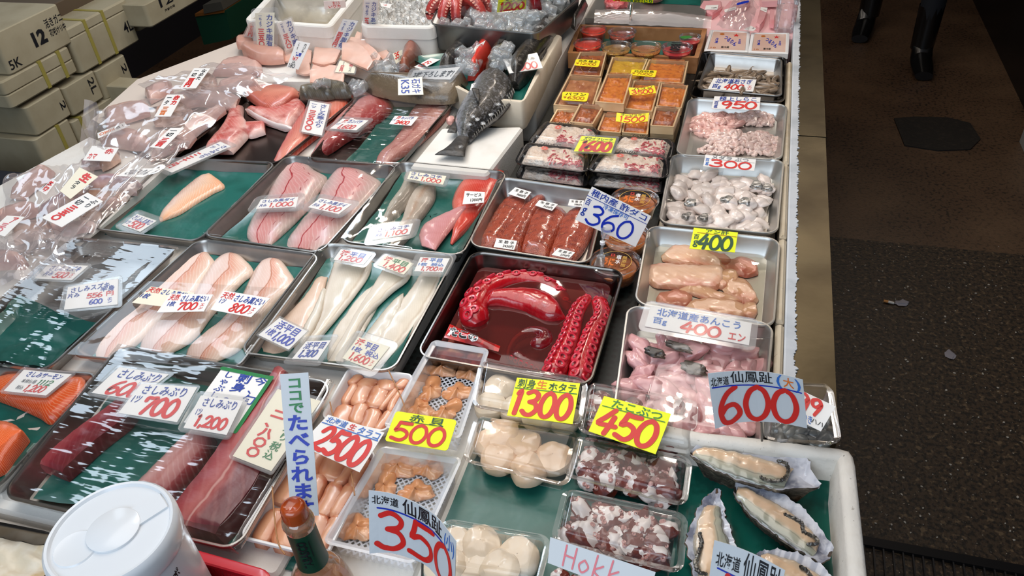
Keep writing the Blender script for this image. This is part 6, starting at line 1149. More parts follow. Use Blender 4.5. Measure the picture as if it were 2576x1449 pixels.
tg('white card with smudged red writing left of the slim brown fish', 'B', [.035, .03], [1730, 580, 1880, 500, 1960, 515, 1800, 600], [('活アコウ', 'r', .1, .2, .7, .85, '', .04)])
# ---------------------------------------------------------------- swordfish
SW = flesh('swordfish_flesh', [(0, '#e9bfae'), (.4, '#ebc2b0'), (.8, '#e6b6a2'), (1, '#d9a48e')], noise_=[('#f2d4c6', 12, .5, .7, .6), ('#8c4a40', 30, .74, .77, .7)], rough=.4, coat=.3, bump=(70, .3))
SWB = flesh('swordfish_block', [(0, '#d9a898'), (.5, '#d8a490'), (1, '#c98f7c')], noise_=[('#e6bcac', 10, .5, .7, .5), ('#7c3a34', 24, .73, .77, .7)], rough=.4, coat=.3)
mk('foam_slab', M().prism([P(p, .0) for p in q('W', 300, 560, 1950, 520, 1950, 1060, 250, 1060)], (0, 0, -.03)), FOAM, None, 'white foam bed under the swordfish slices', 'foam slab', smooth=0)
flat_ = lambda u, v: 1.0
SLC = [('back slice of the swordfish fan at the right', [1760, 500, 1900, 560, 2000, 640, 2065, 700], [1650, 500, 1800, 600, 1930, 700, 1990, 770], .0), ('second slice of the swordfish fan from the back', [1540, 445, 1700, 515, 1880, 640, 1970, 745], [1480, 530, 1650, 600, 1800, 700, 1900, 800], .018), ('third slice of the swordfish fan from the back', [1460, 515, 1600, 560, 1750, 660, 1850, 775], [1400, 600, 1550, 660, 1700, 760, 1790, 820], .034), ('front slice of the swordfish fan with dark marks', [1350, 555, 1500, 580, 1650, 680, 1750, 835], [1335, 765, 1450, 800, 1560, 850, 1670, 895], .048),
       ('pale swordfish slab behind the kanji 400 tag', [800, 440, 900, 402, 1080, 405, 1250, 430], [850, 570, 1000, 590, 1120, 590, 1200, 570], .01), ('swordfish slab in the middle of the bed', [1000, 620, 1150, 590, 1350, 650], [950, 800, 1100, 835, 1250, 800], .024), ('small swordfish trimming below the 180 tag', [755, 870, 830, 840, 930, 850], [740, 930, 850, 960, 930, 950], .01), ('low swordfish slice above the front one', [980, 850, 1150, 880, 1350, 905], [930, 945, 1100, 955, 1340, 990], .008), ('front swordfish slice with rosy end', [930, 950, 1100, 930, 1380, 990], [925, 1065, 1100, 1075, 1350, 1095], .016), ('swordfish slab behind the 180 tag', [605, 670, 800, 640, 955, 700], [598, 785, 760, 815, 930, 805], .012)]
for lb, Ln, Rn, z in SLC: fillet(lb, 'W', Ln, Rn, z, .018, SW, name='swordfish_slice', cat='swordfish', e0=.9, e1=.9, u_cap=.03, bow=flat_, smooth=38, tilt=-.012)
fillet('small swordfish block at the far left', 'W', [-10, 500, 100, 480, 205, 505], [-20, 600, 100, 610, 190, 590], .02, .03, SWB, name='swordfish_block', cat='swordfish', pw=.3, e0=.8, e1=.8); fillet('long swordfish block at the left end of the bed', 'W', [60, 590, 250, 585, 450, 595, 605, 700], [50, 670, 250, 775, 420, 792, 590, 775], .01, .04, SWB, name='swordfish_block', cat='swordfish', pw=.3, e0=.8, e1=.8)
KJ = lambda rt, lt, pr, c='r': [(rt, 'b', .54, .06, .94, .97, 'v', .02), ('一ちょう', 'b', .1, .62, .42, .97, 'v', .02), (pr, c, .1, .04, .46, .58, 'v', .05)]
def up(label, n_, z1, z0, it, paper='w', **kw): tg(label, 'B', [z1, z0], n_, it, paper, **kw)
up('tallest upright tag, writing for fatty swordfish at 550', [1298, 0, 1418, 0, 1395, 345, 1275, 335], .19, .05, KJ('カジキあぶら有', '', '五五〇'), sleeve=.03); up('leaning upright tag with red kanji 400 yen in the swordfish', [1115, 165, 1245, 183, 1105, 435, 1000, 405], .13, .04, KJ('カジキ脂有', '', '四百円'), sleeve=.02)
up('upright tag in a rounded clear sleeve at the left of the swordfish', [350, 115, 520, 110, 515, 430, 370, 410], .15, .04, KJ('カジキ脂有', '', '三五〇'), 'c', sleeve=.14); up('upright tag leaning left with red kanji 380', [540, 205, 665, 155, 745, 395, 620, 440], .13, .04, KJ('カジキ腹', '', '三八〇'), sleeve=.05)
up('upright tag reading 167 and 180 in front of the swordfish', [710, 350, 830, 375, 725, 605, 625, 580], .1, .03, [('カジキ', 'k', .58, .6, .9, .96, 'v'), ('一ちょう', 'k', .14, .68, .42, .96, 'v'), ('徳用', 'n', .3, .46, .74, .6, '', .04), ('#167', 'r', .2, .3, .62, .42), ('込', 'k', .3, .18, .56, .28), ('#180', 'k', .1, .02, .66, .15)])
up('tag half hidden behind the rounded-sleeve tag', [305, 195, 345, 190, 335, 330, 255, 320], .12, .05, [('百円', 'r', .3, .1, .9, .8, 'v', .04)], sleeve=.08); up('small square tag with red kanji 400 yen lying on the swordfish', [1085, 525, 1240, 530, 1210, 635, 1045, 625], .05, .035, [('脂有', 'r', .56, .5, .9, .96, 'v'), ('ハラ大', 'k', .58, .1, .9, .5, 'v'), ('一ちょう', 'k', .14, .6, .44, .96, 'v'), ('四百円', 'r', .1, .06, .46, .6, 'v', .03)], 'c', sleeve=.08)
up('white card with faint red writing on the grey fish at the back', [945, 10, 1135, 0, 1140, 65, 955, 80], .2, .17, [('生ニシ', 'r', .4, .5, .75, .9), ('いワカ', 'r', .2, .1, .75, .45)])
# back foam boxes with a grey fish and ice
b1 = [P(p, .11) for p in [(705, -45), (925, -45), (832, 68), (612, 52)]]; b2 = [P(p, .11) for p in [(945, -45), (1150, -40), (1092, 70), (905, 66)]]
def openbox(label, qd, z0, zt, inner):
    qd = [V((p.x, p.y, 0)) for p in qd]; g = M(); rings(g, qd, [(.008, z0), (.004, z0+.004), (.004, zt-.04), (0, zt-.038), (0, zt-.004), (.003, zt), (.02, zt), (.024, zt-.004), (.03, inner), (.034, inner-.001)], .03, n=6); return mk('foam_fish_box', g, FOAM, None, label, 'foam box')
openbox('open white foam box holding a big grey fish at the back', b1, -.03, .11, .05); openbox('open white foam box of crushed ice at the back', b2, -.03, .11, .06)
GRY = flesh('grey_fish_skin', [(0, '#6c6862'), (.4, '#8c867c'), (.8, '#a59d8e'), (1, '#b5a994')], noise_=[('#5a564f', 10, .5, .7, .6), ('#c4b8a2', 20, .6, .74, .5)], rough=.4, coat=.4)
fillet('big grey fish filling the back foam box', 'W', [440, 90, 600, -60, 1000, -150, 1500, -170], [560, 250, 800, 255, 1150, 240, 1420, 160], .06, .07, GRY, name='whole_fish', cat='fish', pw=.5)
g = M(); rows = []; qi = [V((bil(b2, a_, c_).x, bil(b2, a_, c_).y, 0)) for a_, c_ in ((.08, .08), (.92, .08), (.92, .92), (.08, .92))]
for i in range(60):
    rows.append([])
    for j in range(60):
        p = bil(qi, j/59, i/59); p.z = .085+.012*noise.noise(V((p.x*60, p.y*60, 1)))+.02*noise.cell(V((p.x*55, p.y*55, 2)))*.6; rows[-1].append(p)
g.grid(rows); mk('crushed_ice', g, mat('crushed_ice', '#c9c6c0', .15, coat=.8, noise_=[('#8f8c86', 60, .5, .64, .7), ('#eeeeec', 50, .6, .7, .8)], bump=(90, 1, .01)), None, 'crushed ice filling the back foam box', 'ice', kind='stuff')
tg('small white card lying in the crushed ice', 'W', .115, [1840, 40, 1990, 55, 1960, 105, 1850, 80], [('いか', 'r', .3, .3, .6, .8)]); 
# steel tray of ice with red octopus
T_o = [P(p, .115) for p in [(1128, -42), (1468, -18), (1352, 85), (1082, 60)]]
TG = mat('weathered_zinc_tray', '#8d8f8e', .38, .9, noise_=[('#6c6e6c', 10, .45, .7, .6)]); tray('weathered steel tray of ice cubes with a red octopus', T_o, .085, .03, TG, slope=.01)
ice('ice cube in the weathered octopus tray', 'ice under the octopus', [bil(T_o, a_, c_) for a_, c_ in ((.05, .05), (.93, .05), (.93, .95), (.05, .95))], .075, 12, 7, .035, 7, (.9, 1.5))
drop_protos(*ics)
mk('ice_bed', M().ringstack([rr(T_o, .02, .02, -.05, 5)], cap0=False, cap1=True), MC['crushed_ice'], None, 'packed ice below the cubes in the octopus tray', 'ice', kind='stuff', smooth=0)
ROC = mat('boiled_octopus_skin', '#b8403a', .28, coat=.6, noise_=[('#7c1e22', 26, .5, .68, .8), ('#d8705e', 40, .6, .74, .6)], bump=(140, .6)); ROS = mat('cream_sucker', '#e6a592', .3, coat=.5)
gs = M(); gs.lathe((0, 0, 0), [(.7, -.4), (1, .2), (.7, .6), (.3, .5)], 10, cap0=True, cap1=True); sp2 = mk('sucker_form', gs, ROS, origin=(0, 0, 0)); SM2 = sp2.data; drop_protos(sp2)
def boiled(label, c, sc_, n_arm, seed, name='boiled_octopus'):
    t = thing(name, label, 'octopus', c); rnd = random.Random(seed); g = M().blob(c+V((0, .02, .03))*sc_, .055*sc_, .05*sc_, .045*sc_, 0, .15, 2, 1, 0, 3); mk('head', g, ROC, t)
    for i in range(n_arm):
        a_ = radians(-160+i*320/max(1, n_arm-1)-90+180+rnd.uniform(-8, 8)); d = V((cos(a_), sin(a_), 0)); pts = [c+V((0, 0, .055*sc_)), c+d*.045*sc_+V((0, 0, .07*sc_)), c+d*.085*sc_+V((0, 0, .05*sc_)), c+d*.1*sc_+V((0, 0, .015*sc_)), c+d*.075*sc_+V((0, 0, .0))]
        pa = spl(pts, 18); rs = [(.027-.015*k/17)*sc_ for k in range(18)]; g = M().tube(pa, rs, 12); arm = mk('arm', g, ROC, t)
        sd = V((-d.y, d.x, 0))
        for k in range(4, 17):
            for s_ in (-1, 1):
                p = pa[k]+sd*s_*rs[k]*.8+V((0, 0, rs[k]*.5)); o = bpy.data.objects.new('sucker', SM2); COL.objects.link(o); o.parent = arm; o.location = p-wpos(t); r = rs[k]*.3; o.scale = (r, r, r); o.rotation_euler = (sd*s_+V((0, 0, .8))).to_track_quat('Z', 'Y').to_euler()
    return t
boiled('boiled red octopus sitting on the ice with its arms curled under', P((1152, 30), .1)+V((0, .01, -.02)), .95, 8, 1)
fillet('dark red octopus arm lump behind the 1200 sign', 'Q', [1760, -60, 1850, -40, 2030, -40], [1780, 60, 1880, 110, 2020, 80], .11, .05, OCTD, name='octopus_piece', cat='octopus')
T_o2 = [P(p, .1) for p in [(1370, -50), (1470, -45), (1418, 12), (1355, 8)]]; tray('steel pan corner behind the octopus ice tray', T_o2, .05, .02, TG)
tg('fluorescent yellow sign reading 1200 by the boiled octopus', 'C', [.2, .15], [705, -25, 948, -30, 940, 78, 690, 108], [('マダコ', 'd', .24, .68, .84, .92), ('_', 'd', .04, .64, .96, .68, '', .01), ('#1200', 'r', .08, .06, .97, .6, '', .1)], 'y', sleeve=.03, **SGN)
wf = [P(p, .06) for p in [(1430, 60), (1462, 60), (1428, 128), (1400, 128)]]
whole('long dark fish lying beyond the foam fish box rim', [1430, 20, 1390, 100, 1330, 200], [1480, 20, 1430, 130, 1370, 230], .05, .04, DKF, 'C')
slab('white foam rail between the ice tray and the wooden tray', -.66, 2.0, -.134, -.575, 3.3, .0, FOAM)
# ---------------------------------------------------------------- wooden tray of roe cups
WT = [P(p, -.005) for p in [(1453, 61), (1779, 72), (1757, 146), (1428, 133)]]
WTQ = [V((p.x, p.y, 0)) for p in WT]; WBR = mat('brown_wood_tray', '#b07a4c', .5, noise_=[('#8c5a34', 6, .45, .65, .7), ('#c9966a', 14, .55, .7, .5)], bump=(40, .1))
g = M(); rings(g, WTQ, [(0, -.055), (0, -.005), (.014, -.005), (.014, -.047)], .002, n=1); mk('wooden_tray', g, WBR, None, 'brown wooden tray holding clear cups of roe', 'tray', smooth=0)
liner('green sheet in the brown wooden tray', [V((p.x, p.y, -.0465)) for p in WTQ], -.0465, .017, .002, 51, raise_=0)
def roecup(label, p, rx, mt, zt=.012, h=.05, fill=.75):
    C_ = P(p, zt); d = (C_-V((0, 0, CH))).length; r = rx*d/FPX; t = thing('roe_cup', label, 'roe cup', (C_.x, C_.y, zt-h), 'clear cups of roe in the wooden tray')
    g = M().lathe(C_, [(r*.78, -h), (r*.82, -h+.002), (r*.98, -.004), (r*1.03, -.002), (r*1.03, .001), (r*.97, .001), (r*.95, -.003), (.0005, -.0035)], 36, cap0=True); mk('cup', g, CUPCL, t, smooth=40)
    g = M().lathe(C_, [(r*.77, -h+.001), (r*.8, -h+.003), (r*.93, -h*(1-fill)), (r*.8, -h*(1-fill)+.002), (.0005, -h*(1-fill)+.003)], 30, cap0=True); mk('roe', g, mt, t)
    return t, C_, r
TOB = mat('scarlet_tobiko', '#d8391c', .3, coat=.6, noise_=[('#a82410', 120, .5, .6, .6)], bump=(400, .6, .002)); IKR = mat('dark_ikura', '#8c2a1c', .2, coat=.8, noise_=[('#c8502c', 90, .5, .6, .8)], bump=(260, 1, .003, None, 'ShaderNodeTexVoronoi')); GLD = mat('golden_roe', '#9a6a24', .3, coat=.6, noise_=[('#c89a3c', 90, .5, .6, .7)], bump=(260, .9, .003, None, 'ShaderNodeTexVoronoi')); REDR = mat('pinkish_red_roe', '#c0343a', .3, coat=.6, noise_=[('#d86a60', 60, .5, .64, .6)])
roecup('cup of scarlet roe at the back left of the wooden tray', (1493, 73), 31, TOB, fill=.85); roecup('cup of dark red roe at the back of the wooden tray', (1565, 79), 33, IKR); roecup('cup of scarlet roe at the front left of the wooden tray', (1479, 108), 34, TOB, fill=.85)
roecup('second cup from the left in the front row, golden brown roe', (1550, 115), 36, GLD); roecup('third cup from the left in the front row, orange and yellow roe', (1625, 117), 37, mat('amber_roe', '#b8702a', .3, coat=.6, noise_=[('#d8b04a', 30, .5, .62, .7)], bump=(260, .9, .003, None, 'ShaderNodeTexVoronoi')))
t, C_, r = roecup('cup of red roe with black marker writing at the front right', (1703, 118), 36, REDR); g = M(); used = []; write(g, [('1880', 'k', 0, 0, 1, 1, 'r', .05)], lambda u, v: C_+V(((u-.5)*r*.7-.004, (v-.5)*r*1.5, .0015)), .5, 1, 0, used); mk('marker_writing', g, [INK['k']], t, smooth=0)
t, C_, r = roecup('small cup with a green leaf at the back right of the wooden tray', (1736, 92), 25, REDR); mk('leaf', M().blob(C_+V((-.012, .004, -.004)), r*.6, r*.4, .002, .4, .4, 2, 2), mat('green_leaf', '#2f7a2c', .4), t)
# film roll, roe packs and pink packs behind
g = M(); rows = []
for i in range(26):
    f = i/25; rows.append([])
    for j in range(12):
        v = j/11; a = P((1494+ (1788-1494)*f, 62+14*f), .0); b_ = P((1500+(1790-1500)*f, 22+22*f*(1 if f > .5 else .6)), .02); p = a.lerp(b_, v); p.z = .006+.035*sin(pi*v)*(.7+.3*sin(f*3))+.004*noise.noise(V((f*20, v*6, 2))); rows[-1].append(p)
g.grid(rows); mk('plastic_bag', g, clear('creased_bag_plastic', f0=.02, f1=.4, rough=.12, bump=(20, .4, .008, (1, 3, 1)), haze=.3, hcol=(.86, .76, .72)), None, 'creased clear plastic bag folded behind the wooden tray', 'plastic bag')
PGR = [P(p, -.01) for p in [(1445, -60), (1795, -45), (1768, 62), (1470, 45)]]
mk('metal_tray', M().prism(PGR, (0, 0, -.02)), STEELW, None, 'pale tray behind the folded plastic bag', 'tray', smooth=0); liner('green sheet behind the folded plastic bag', [bil(PGR, a_, c_) for a_, c_ in ((.4, .0), (.95, .0), (.95, .6), (.4, .6))], -.0095, .004, .003, 61, raise_=0)
RSL = mat('red_pickled_roe', '#c83a44', .35, coat=.5, noise_=[('#e0787a', 40, .5, .64, .7)], bump=(60, 1, .01))
for lb, p, r_ in (('round mound of red shredded seafood behind the wooden tray', (1551, 18), .047), ('mound of pinkish seafood right of the red mound', (1640, -2), .045)):
    C_ = P(p, .0); t = thing('roe_tub', lb, 'seafood tub', C_); g = M().lathe(C_, [(r_*.9, 0), (r_, .03), (r_*1.02, .031), (r_*.97, .029)], 28, cap0=True); mk('tub', g, CUPCL, t); g = M().blob(C_+V((0, 0, .014)), r_*.9, r_*.88, .022, 0, .25, 4, 3, 0, 3); mk('shreds', g, RSL if r_ > .046 else mat('salmon_pink_shreds', '#d88a84', .35, coat=.5, noise_=[('#eab8b0', 40, .5, .64, .7)], bump=(60, 1, .01)), t)
stand('yellow-green sign cut off by the top edge on a clear stem', 'D', [560, -80, 912, -70, 906, 28, 560, 8], (.09, .09), (.13, .13), [('青森', 'r', .04, .02, .18, .3, '', .04), ('10カ月塩', 'g', .2, .02, .5, .3, '', .04), ('漬生じ', 'd', .52, .02, .76, .3, '', .04), ('じり', 'g', .78, .02, .98, .3, '', .04)], 'y', pin=(P(q('D', 722, 25)[0], .09), P(q('D', 708, 210)[0], -.004), .0045, ACR), **SGN)
PNK = mat('pink_sheet', '#f0c2c4', .5); PKB = mat('pink_bacon_pack', '#e8a9ac', .4, coat=.4, noise_=[('#d86a70', 9, .55, .68, .6)])
slab('pink-lined board behind the white packs at the top right', -.19, 2.62, -.134, .135, 3.4, -.03, PNK)
for lb, n_ in (('pink whale bacon pack at the top left of the pink board', [260, 60, 590, 70, 600, 180, 430, 300, 190, 180]), ('pink whale bacon pack in the middle of the pink board', [720, 70, 1100, 60, 1040, 130, 620, 320, 560, 260]), ('narrow pink pack with a white label on the pink board', [1270, 170, 1400, 200, 1330, 420, 1250, 520, 1190, 480])):
    pp = Q('R', -.02, *n_); g = M(); g.ringstack([[p+V((0, 0, -.009)) for p in pp], [p+V((0, 0, .006)) for p in pp], [p.lerp(sum(pp, V((0, 0, 0)))/len(pp), .12)+V((0, 0, .012)) for p in pp]]); mk('bacon_pack', g, PKB, None, lb, 'seafood pack')
mk('pink_wrapper', M().prism(Q('R', -.02, 1250, 0, 1510, -10, 1560, 120, 1290, 130), (0, 0, .02)), mat('dusty_pink_wrap', '#e6b4b4', .5), None, 'flat dusty pink parcel near the bottle', 'parcel'); mk('bacon_pack', M().prism(Q('R', -.02, 1440, 225, 1515, 230, 1500, 500, 1425, 480), (0, 0, .012)), PKB, None, 'short pink pack left of the clear bottle', 'seafood pack')
for lb, n_ in (('white label on the top left pink pack', [320, 95, 540, 85, 520, 165, 300, 165]), ('white label on the middle pink pack', [640, 170, 850, 110, 850, 160, 650, 215]), ('white label on the narrow pink pack', [1280, 125, 1400, 135, 1380, 215, 1270, 170]), ('white slip lying at the front of the pink board', [970, 515, 1110, 450, 1200, 500, 1150, 540])):
    tg(lb, 'R', -.006, n_, [('1120円', 'k', .5, .2, .9, .45)], name='paper_label', cat='label')
g = M(); rows = []
bq = [P(p, .0) for p in q('R', 800, 40, 1260, 90, 1060, 540, 480, 500)]
for i in range(24):
    rows.append([])
    for j in range(24):
        p = bil(bq, j/23, i/23); e = 1-max(abs(j/23-.5), abs(i/23-.5))*2; p.z = .004+.03*min(1, e*2)+.014*noise.noise(V((j*.25, i*.2, 4))); rows[-1].append(p)
g.grid(rows); used = []; write(g, [('_', 'n', .42, .5, .68, .62, '', .05)], lambda u, v: bil(bq, u, 1-v)+V((0, 0, .04)), .1, .1, 1, used)
mk('plastic_bag', g, [FILMB]+[INK[c_] for c_ in used], None, 'loose clear bag with a dark blue mark at the top right', 'plastic bag')
for lb, qd in (('left of the two white flat packs with blue script', Q('R', -.018, 392, 518, 1095, 545, 1065, 905, 285, 880)), ('right of the two white flat packs with blue script', Q('R', -.018, 1112, 565, 1785, 568, 1765, 935, 1062, 908))):
    t = thing('flat_food_pack', lb, 'food pack', bil(qd, .5, .5)+V((0, 0, -.02)), 'white flat packs'); g = M(); rings(g, qd, [(.004, -.02), (0, -.018), (0, -.002), (.003, 0), (.009, 0), (.011, -.003)], .004, n=3); mk('tray', g, WHT, t)
    g = M(); used = []; z_ = qd[0].z-.001; qq = [V((bil(qd, a_, c_).x, bil(qd, a_, c_).y, z_)) for a_, c_ in ((.1, .07), (.92, .07), (.92, .95), (.08, .95))]; g.add(qq, [[0, 1, 2, 3]])
    diag = lambda u, v: bil(qq, u, 1-v)+V((0, 0, .0006)); W_, H_ = .12, .1
    vs_ = [('えび刺身', 'n', 0, 0, 1, 1, '', .03)]
    for vv, ff in shapes(('つるりん', 'n', 0, 0, 1, 1, '', .03), 1, 1):
        if 'n' not in used: used.append('n')
        g.add([diag(.34+.36*x+.08*y, .62-.42*x+.2*y) for x, y in vv], ff, 1+used.index('n'))
    write(g, [('★', 'r', .6, .74, .8, .92), ('冷凍', 'n', .12, .34, .22, .66, 'v'), ('品', 'n', .78, .36, .86, .62, 'v'), ('要冷蔵', 'k', .34, .1, .56, .2), ('10', 'a', .06, .08, .2, .14)], diag, W_, H_, 1, used)
    oc = [(.28+.07*cos(2*pi*k/16), .86+.05*sin(2*pi*k/16)) for k in range(16)]; g.add([diag(u, v) for u, v in oc], [list(range(16))], len(used)+1)
    mk('printed_film', g, [mat('rosy_pack_film', '#dfb9a8', .3, coat=.5, noise_=[('#e9cdbd', 12, .5, .7, .6)])]+[INK[c_] for c_ in used]+[INK['a']], t, smooth=0)
C_ = P((1972, 78), -.03); t = thing('plastic_bottle', 'clear plastic bottle with a green cap at the top right', 'bottle', C_); PETM = clear('pet_plastic', tint=(.95, .93, .93), f0=.08, f1=.7, rough=.06, haze=.1, hcol=(.85, .78, .78))
g = M().lathe(C_, [(.028, 0), (.032, .004), (.033, .075), (.031, .08), (.033, .085), (.033, .12), (.025, .145), (.014, .165), (.013, .172)], 30, cap0=True); mk('body', g, PETM, t); g = M().lathe(C_, [(.015, .168), (.0155, .17), (.0155, .174), (.0145, .175), (.0145, .19), (.013, .192)], 26, cap0=True, cap1=True); mk('cap', g, mat('green_cap', '#2c5a24', .4), t); g = M().lathe(C_, [(.0165, .165), (.017, .167), (.0165, .17)], 26); mk('neck_ring', g, mat('cream_neck_ring', '#cfc8a4', .4), t)
# ---------------------------------------------------------------- bagged fish, far left
PUR = flesh('mauve_fish_skin', [(0, '#c9a6a4'), (.3, '#b8949a'), (.6, '#9c8088'), (1, '#d0b0aa')], noise_=[('#6c5a60', 16, .55, .7, .6), ('#d9b8ac', 20, .6, .74, .5)], rough=.3, coat=.6)
BRT = flesh('brown_fish_skin', [(0, '#b8947e'), (.4, '#84685a'), (.7, '#b8907c'), (1, '#e0bca8')], noise_=[('#463830', 18, .55, .7, .6)], rough=.3, coat=.6); CRM = flesh('cream_pink_flesh', [(0, '#d4aaa0'), (.5, '#ddb5a8'), (1, '#c4968c')], noise_=[('#e8cdc2', 12, .5, .7, .6), ('#b87870', 24, .62, .74, .5)], rough=.32)
OPK = flesh('salted_orange_fish', [(0, '#d08a60'), (.5, '#d99468'), (1, '#b87850')], noise_=[('#e8b896', 14, .5, .7, .6)], rough=.35)
bedq = [P(p, -.004) for p in [(330, 185), (705, 205), (385, 400), (215, 585)]]
mk('foam_slab', M().prism([P(p, -.006) for p in [(-80, 510), (225, 345), (420, 420), (200, 620), (-120, 720)]], (0, 0, -.03)), FOAM, None, 'white foam bed under the bagged fish at the left edge', 'foam slab', smooth=0)
mk('foam_slab', M().prism([P(p, -.004) for p in [(232, 300), (345, 200), (610, 100), (735, 200), (425, 415)]], (0, 0, -.03)), mat('pale_cutting_board', '#e2d2c4', .5), None, 'pale board under the bagged fish at the upper left', 'board', smooth=0)
BG = [('grey fish slice bundle nearest the lone-fillet tray, upper', 'E', [760, 300, 900, 230, 1050, 225, 1230, 280], [780, 350, 950, 330, 1080, 350, 1180, 360], PUR, .03), ('grey fish slice bundle nearest the lone-fillet tray, middle', 'E', [720, 370, 850, 340, 980, 345, 1120, 380], [740, 410, 870, 420, 990, 420, 1090, 420], BRT, .024), ('pale fish slice under the brown ones', 'E', [840, 420, 950, 410, 1060, 430], [850, 470, 940, 490, 1000, 470], CRM, .02), ('dark fish slice below the 350 tag', 'E', [690, 560, 780, 520, 900, 500], [700, 610, 790, 600, 860, 560], BRT, .024), ('pink fish slice at the lower edge of the bags', 'E', [430, 640, 560, 640, 720, 620, 830, 620], [440, 700, 580, 720, 700, 690, 790, 680], CRM, .022),
      ('brown shiny fish piece under crumpled film at the left', 'E', [100, 700, 200, 640, 350, 620, 470, 650], [120, 790, 230, 760, 340, 730, 460, 720], BRT, .03), ('rosy fish piece at the very left edge', 'E', [-60, 900, 60, 880, 160, 900, 240, 960], [-60, 1010, 60, 1000, 140, 1000, 200, 1000], CRM, .03), ('mauve fish row behind the raw-fish tag', 'E', [330, 520, 480, 420, 620, 350, 740, 320], [420, 560, 540, 480, 650, 420, 760, 390], PUR, .026), ('brown upright fish end at the top of the bags', 'E', [850, 90, 920, 30, 1030, 5], [880, 150, 950, 120, 1040, 60], BRT, .03), ('mauve fish behind the film fold', 'E', [700, 110, 800, 60, 880, 40], [720, 160, 820, 140, 900, 130], PUR, .024),
      ('pale bagged fish under the plain grey tag', 'A', [1380, 1180, 1500, 1130, 1640, 1130, 1700, 1180], [1300, 1380, 1420, 1330, 1560, 1280, 1640, 1260], CRM, .03), ('rounded bagged fish below the film sparkle', 'A', [850, 1190, 1000, 1150, 1160, 1140, 1320, 1230], [880, 1240, 1020, 1260, 1180, 1280, 1290, 1270], CRM, .034), ('pointed brown fish tail in the upper bag', 'A', [1330, 1040, 1450, 980, 1580, 1010, 1610, 1055], [1340, 1080, 1450, 1080, 1560, 1070, 1605, 1060], BRT, .024), ('upper pointed brown fish tail in the upper bag', 'A', [1480, 950, 1560, 910, 1640, 950, 1695, 990], [1490, 990, 1570, 1000, 1640, 1000, 1690, 996], BRT, .02), ('salted orange piece beside the red-lettered tag', 'A', [1360, 950, 1440, 900, 1520, 880], [1350, 1010, 1420, 1000, 1500, 960], OPK, .02), ('dark-tipped fish head in the top bag', 'A', [1700, 680, 1790, 640, 1880, 680], [1720, 760, 1800, 780, 1890, 760], BRT, .03), ('reddish fish row in the top bag', 'A', [1890, 740, 2050, 680, 2230, 680], [1900, 790, 2050, 770, 2240, 730], CRM, .03), ('pink fish piece at the left under the crumpled film', 'E', [-20, 560, 80, 500, 200, 470, 330, 470], [0, 640, 120, 600, 240, 560, 330, 530], CRM, .03), ('pale fish roll at the outer left edge of the bags', 'E', [80, 380, 200, 260, 300, 180, 380, 130], [200, 400, 300, 310, 400, 240, 470, 170], CRM, .03), ('long pinkish fish side under the big clear bag', 'A', [900, 960, 1100, 900, 1280, 890], [920, 1090, 1110, 1040, 1300, 980], CRM, .03), ('rosy fish side behind the upper tails', 'A', [1500, 840, 1700, 790, 1900, 820, 2080, 830], [1620, 920, 1740, 900, 1900, 930, 2040, 930], CRM, .03), ('pale fish back near the foam crate', 'A', [1250, 800, 1350, 740, 1480, 700], [1300, 880, 1420, 820, 1500, 780], CRM, .03), ('rosy fish cut at the lower middle of the big bag', 'A', [1560, 1180, 1680, 1040, 1850, 960, 1950, 900], [1640, 1240, 1740, 1120, 1880, 1020, 1960, 960], CRM, .028), ('white-bellied fish at the very back of the bags', 'A', [1950, 540, 2100, 500, 2270, 560], [1830, 640, 2060, 640, 2280, 640], CRM, .03)]
for lb, k, Ln, Rn, mt, th in BG: fillet(lb, k, Ln, Rn, .0, th, mt, name='bagged_fish', cat='bagged fish', e0=.4, e1=.4, wob=.002)
def bag(label, pts, z, amp, sd, n=40, sg=.03, mt=FILMB, k='Z'):
    qd = [P(p, z if not isinstance(z, (list, tuple)) else z[i]) for i, p in enumerate(q(k, *pts))]; g = M(); rows = []
    for i in range(n):
        rows.append([])
        for j in range(n):
            s_, t_ = j/(n-1), i/(n-1); p = bil(qd, s_, t_)+V((noise.noise(V((s_*4, t_*4, sd+3)))*.02, noise.noise(V((s_*4, t_*4, sd+6)))*.02, 0)); p.z = qd[0].z+(qd[1].z-qd[0].z)*s_ if False else p.z
            e = min(1, 3*(1-max(abs(s_-.5), abs(t_-.5))*2)); p.z += sg*e*.6+amp*(noise.noise(V((s_*6, t_*6, sd)))+.6*abs(noise.noise(V((s_*9, t_*6, sd+1))))+.1*noise.noise(V((s_*24, t_*18, sd)))); rows[-1].append(p)
    g.grid(rows); return mk('fish_bag', g, mt, None, label, 'plastic bag', smooth=80)
bag('big clear bag over the fish left of the collars', [235, 275, 640, 205, 470, 375, 200, 420], .025, .014, 1, sg=.04); bag('clear bag along the lone-fillet tray edge', [420, 330, 480, 360, 240, 580, 90, 640], .03, .012, 2, sg=.03); bag('clear bag at the far left edge', [30, 440, 250, 400, 190, 600, -60, 690], .02, .014, 3, sg=.04); bag('crumpled bag at the upper left by the foam crate', [345, 215, 560, 160, 740, 190, 560, 270], .03, .016, 4, sg=.03); bag('crinkled bag over fish at the left below the others', [-60, 620, 150, 560, 190, 690, -60, 720], .03, .014, 5, sg=.02)
vq = [P(q('Z', 212, 250)[0], .14), P(q('Z', 247, 285)[0], .12), P(q('Z', 240, 372)[0], .03), P(q('Z', 200, 375)[0], .03)]
g = M(); rows = []
for i in range(14):
    rows.append([bil(vq, j/9, i/13)+V((0, .02*sin(pi*j/9), .01*noise.noise(V((i*.4, j*.5, 1))))) for j in range(10)])
g.grid(rows); mk('bag_end', g, FILMB, None, 'stiff clear bag end standing up at the far left', 'plastic bag', smooth=80)
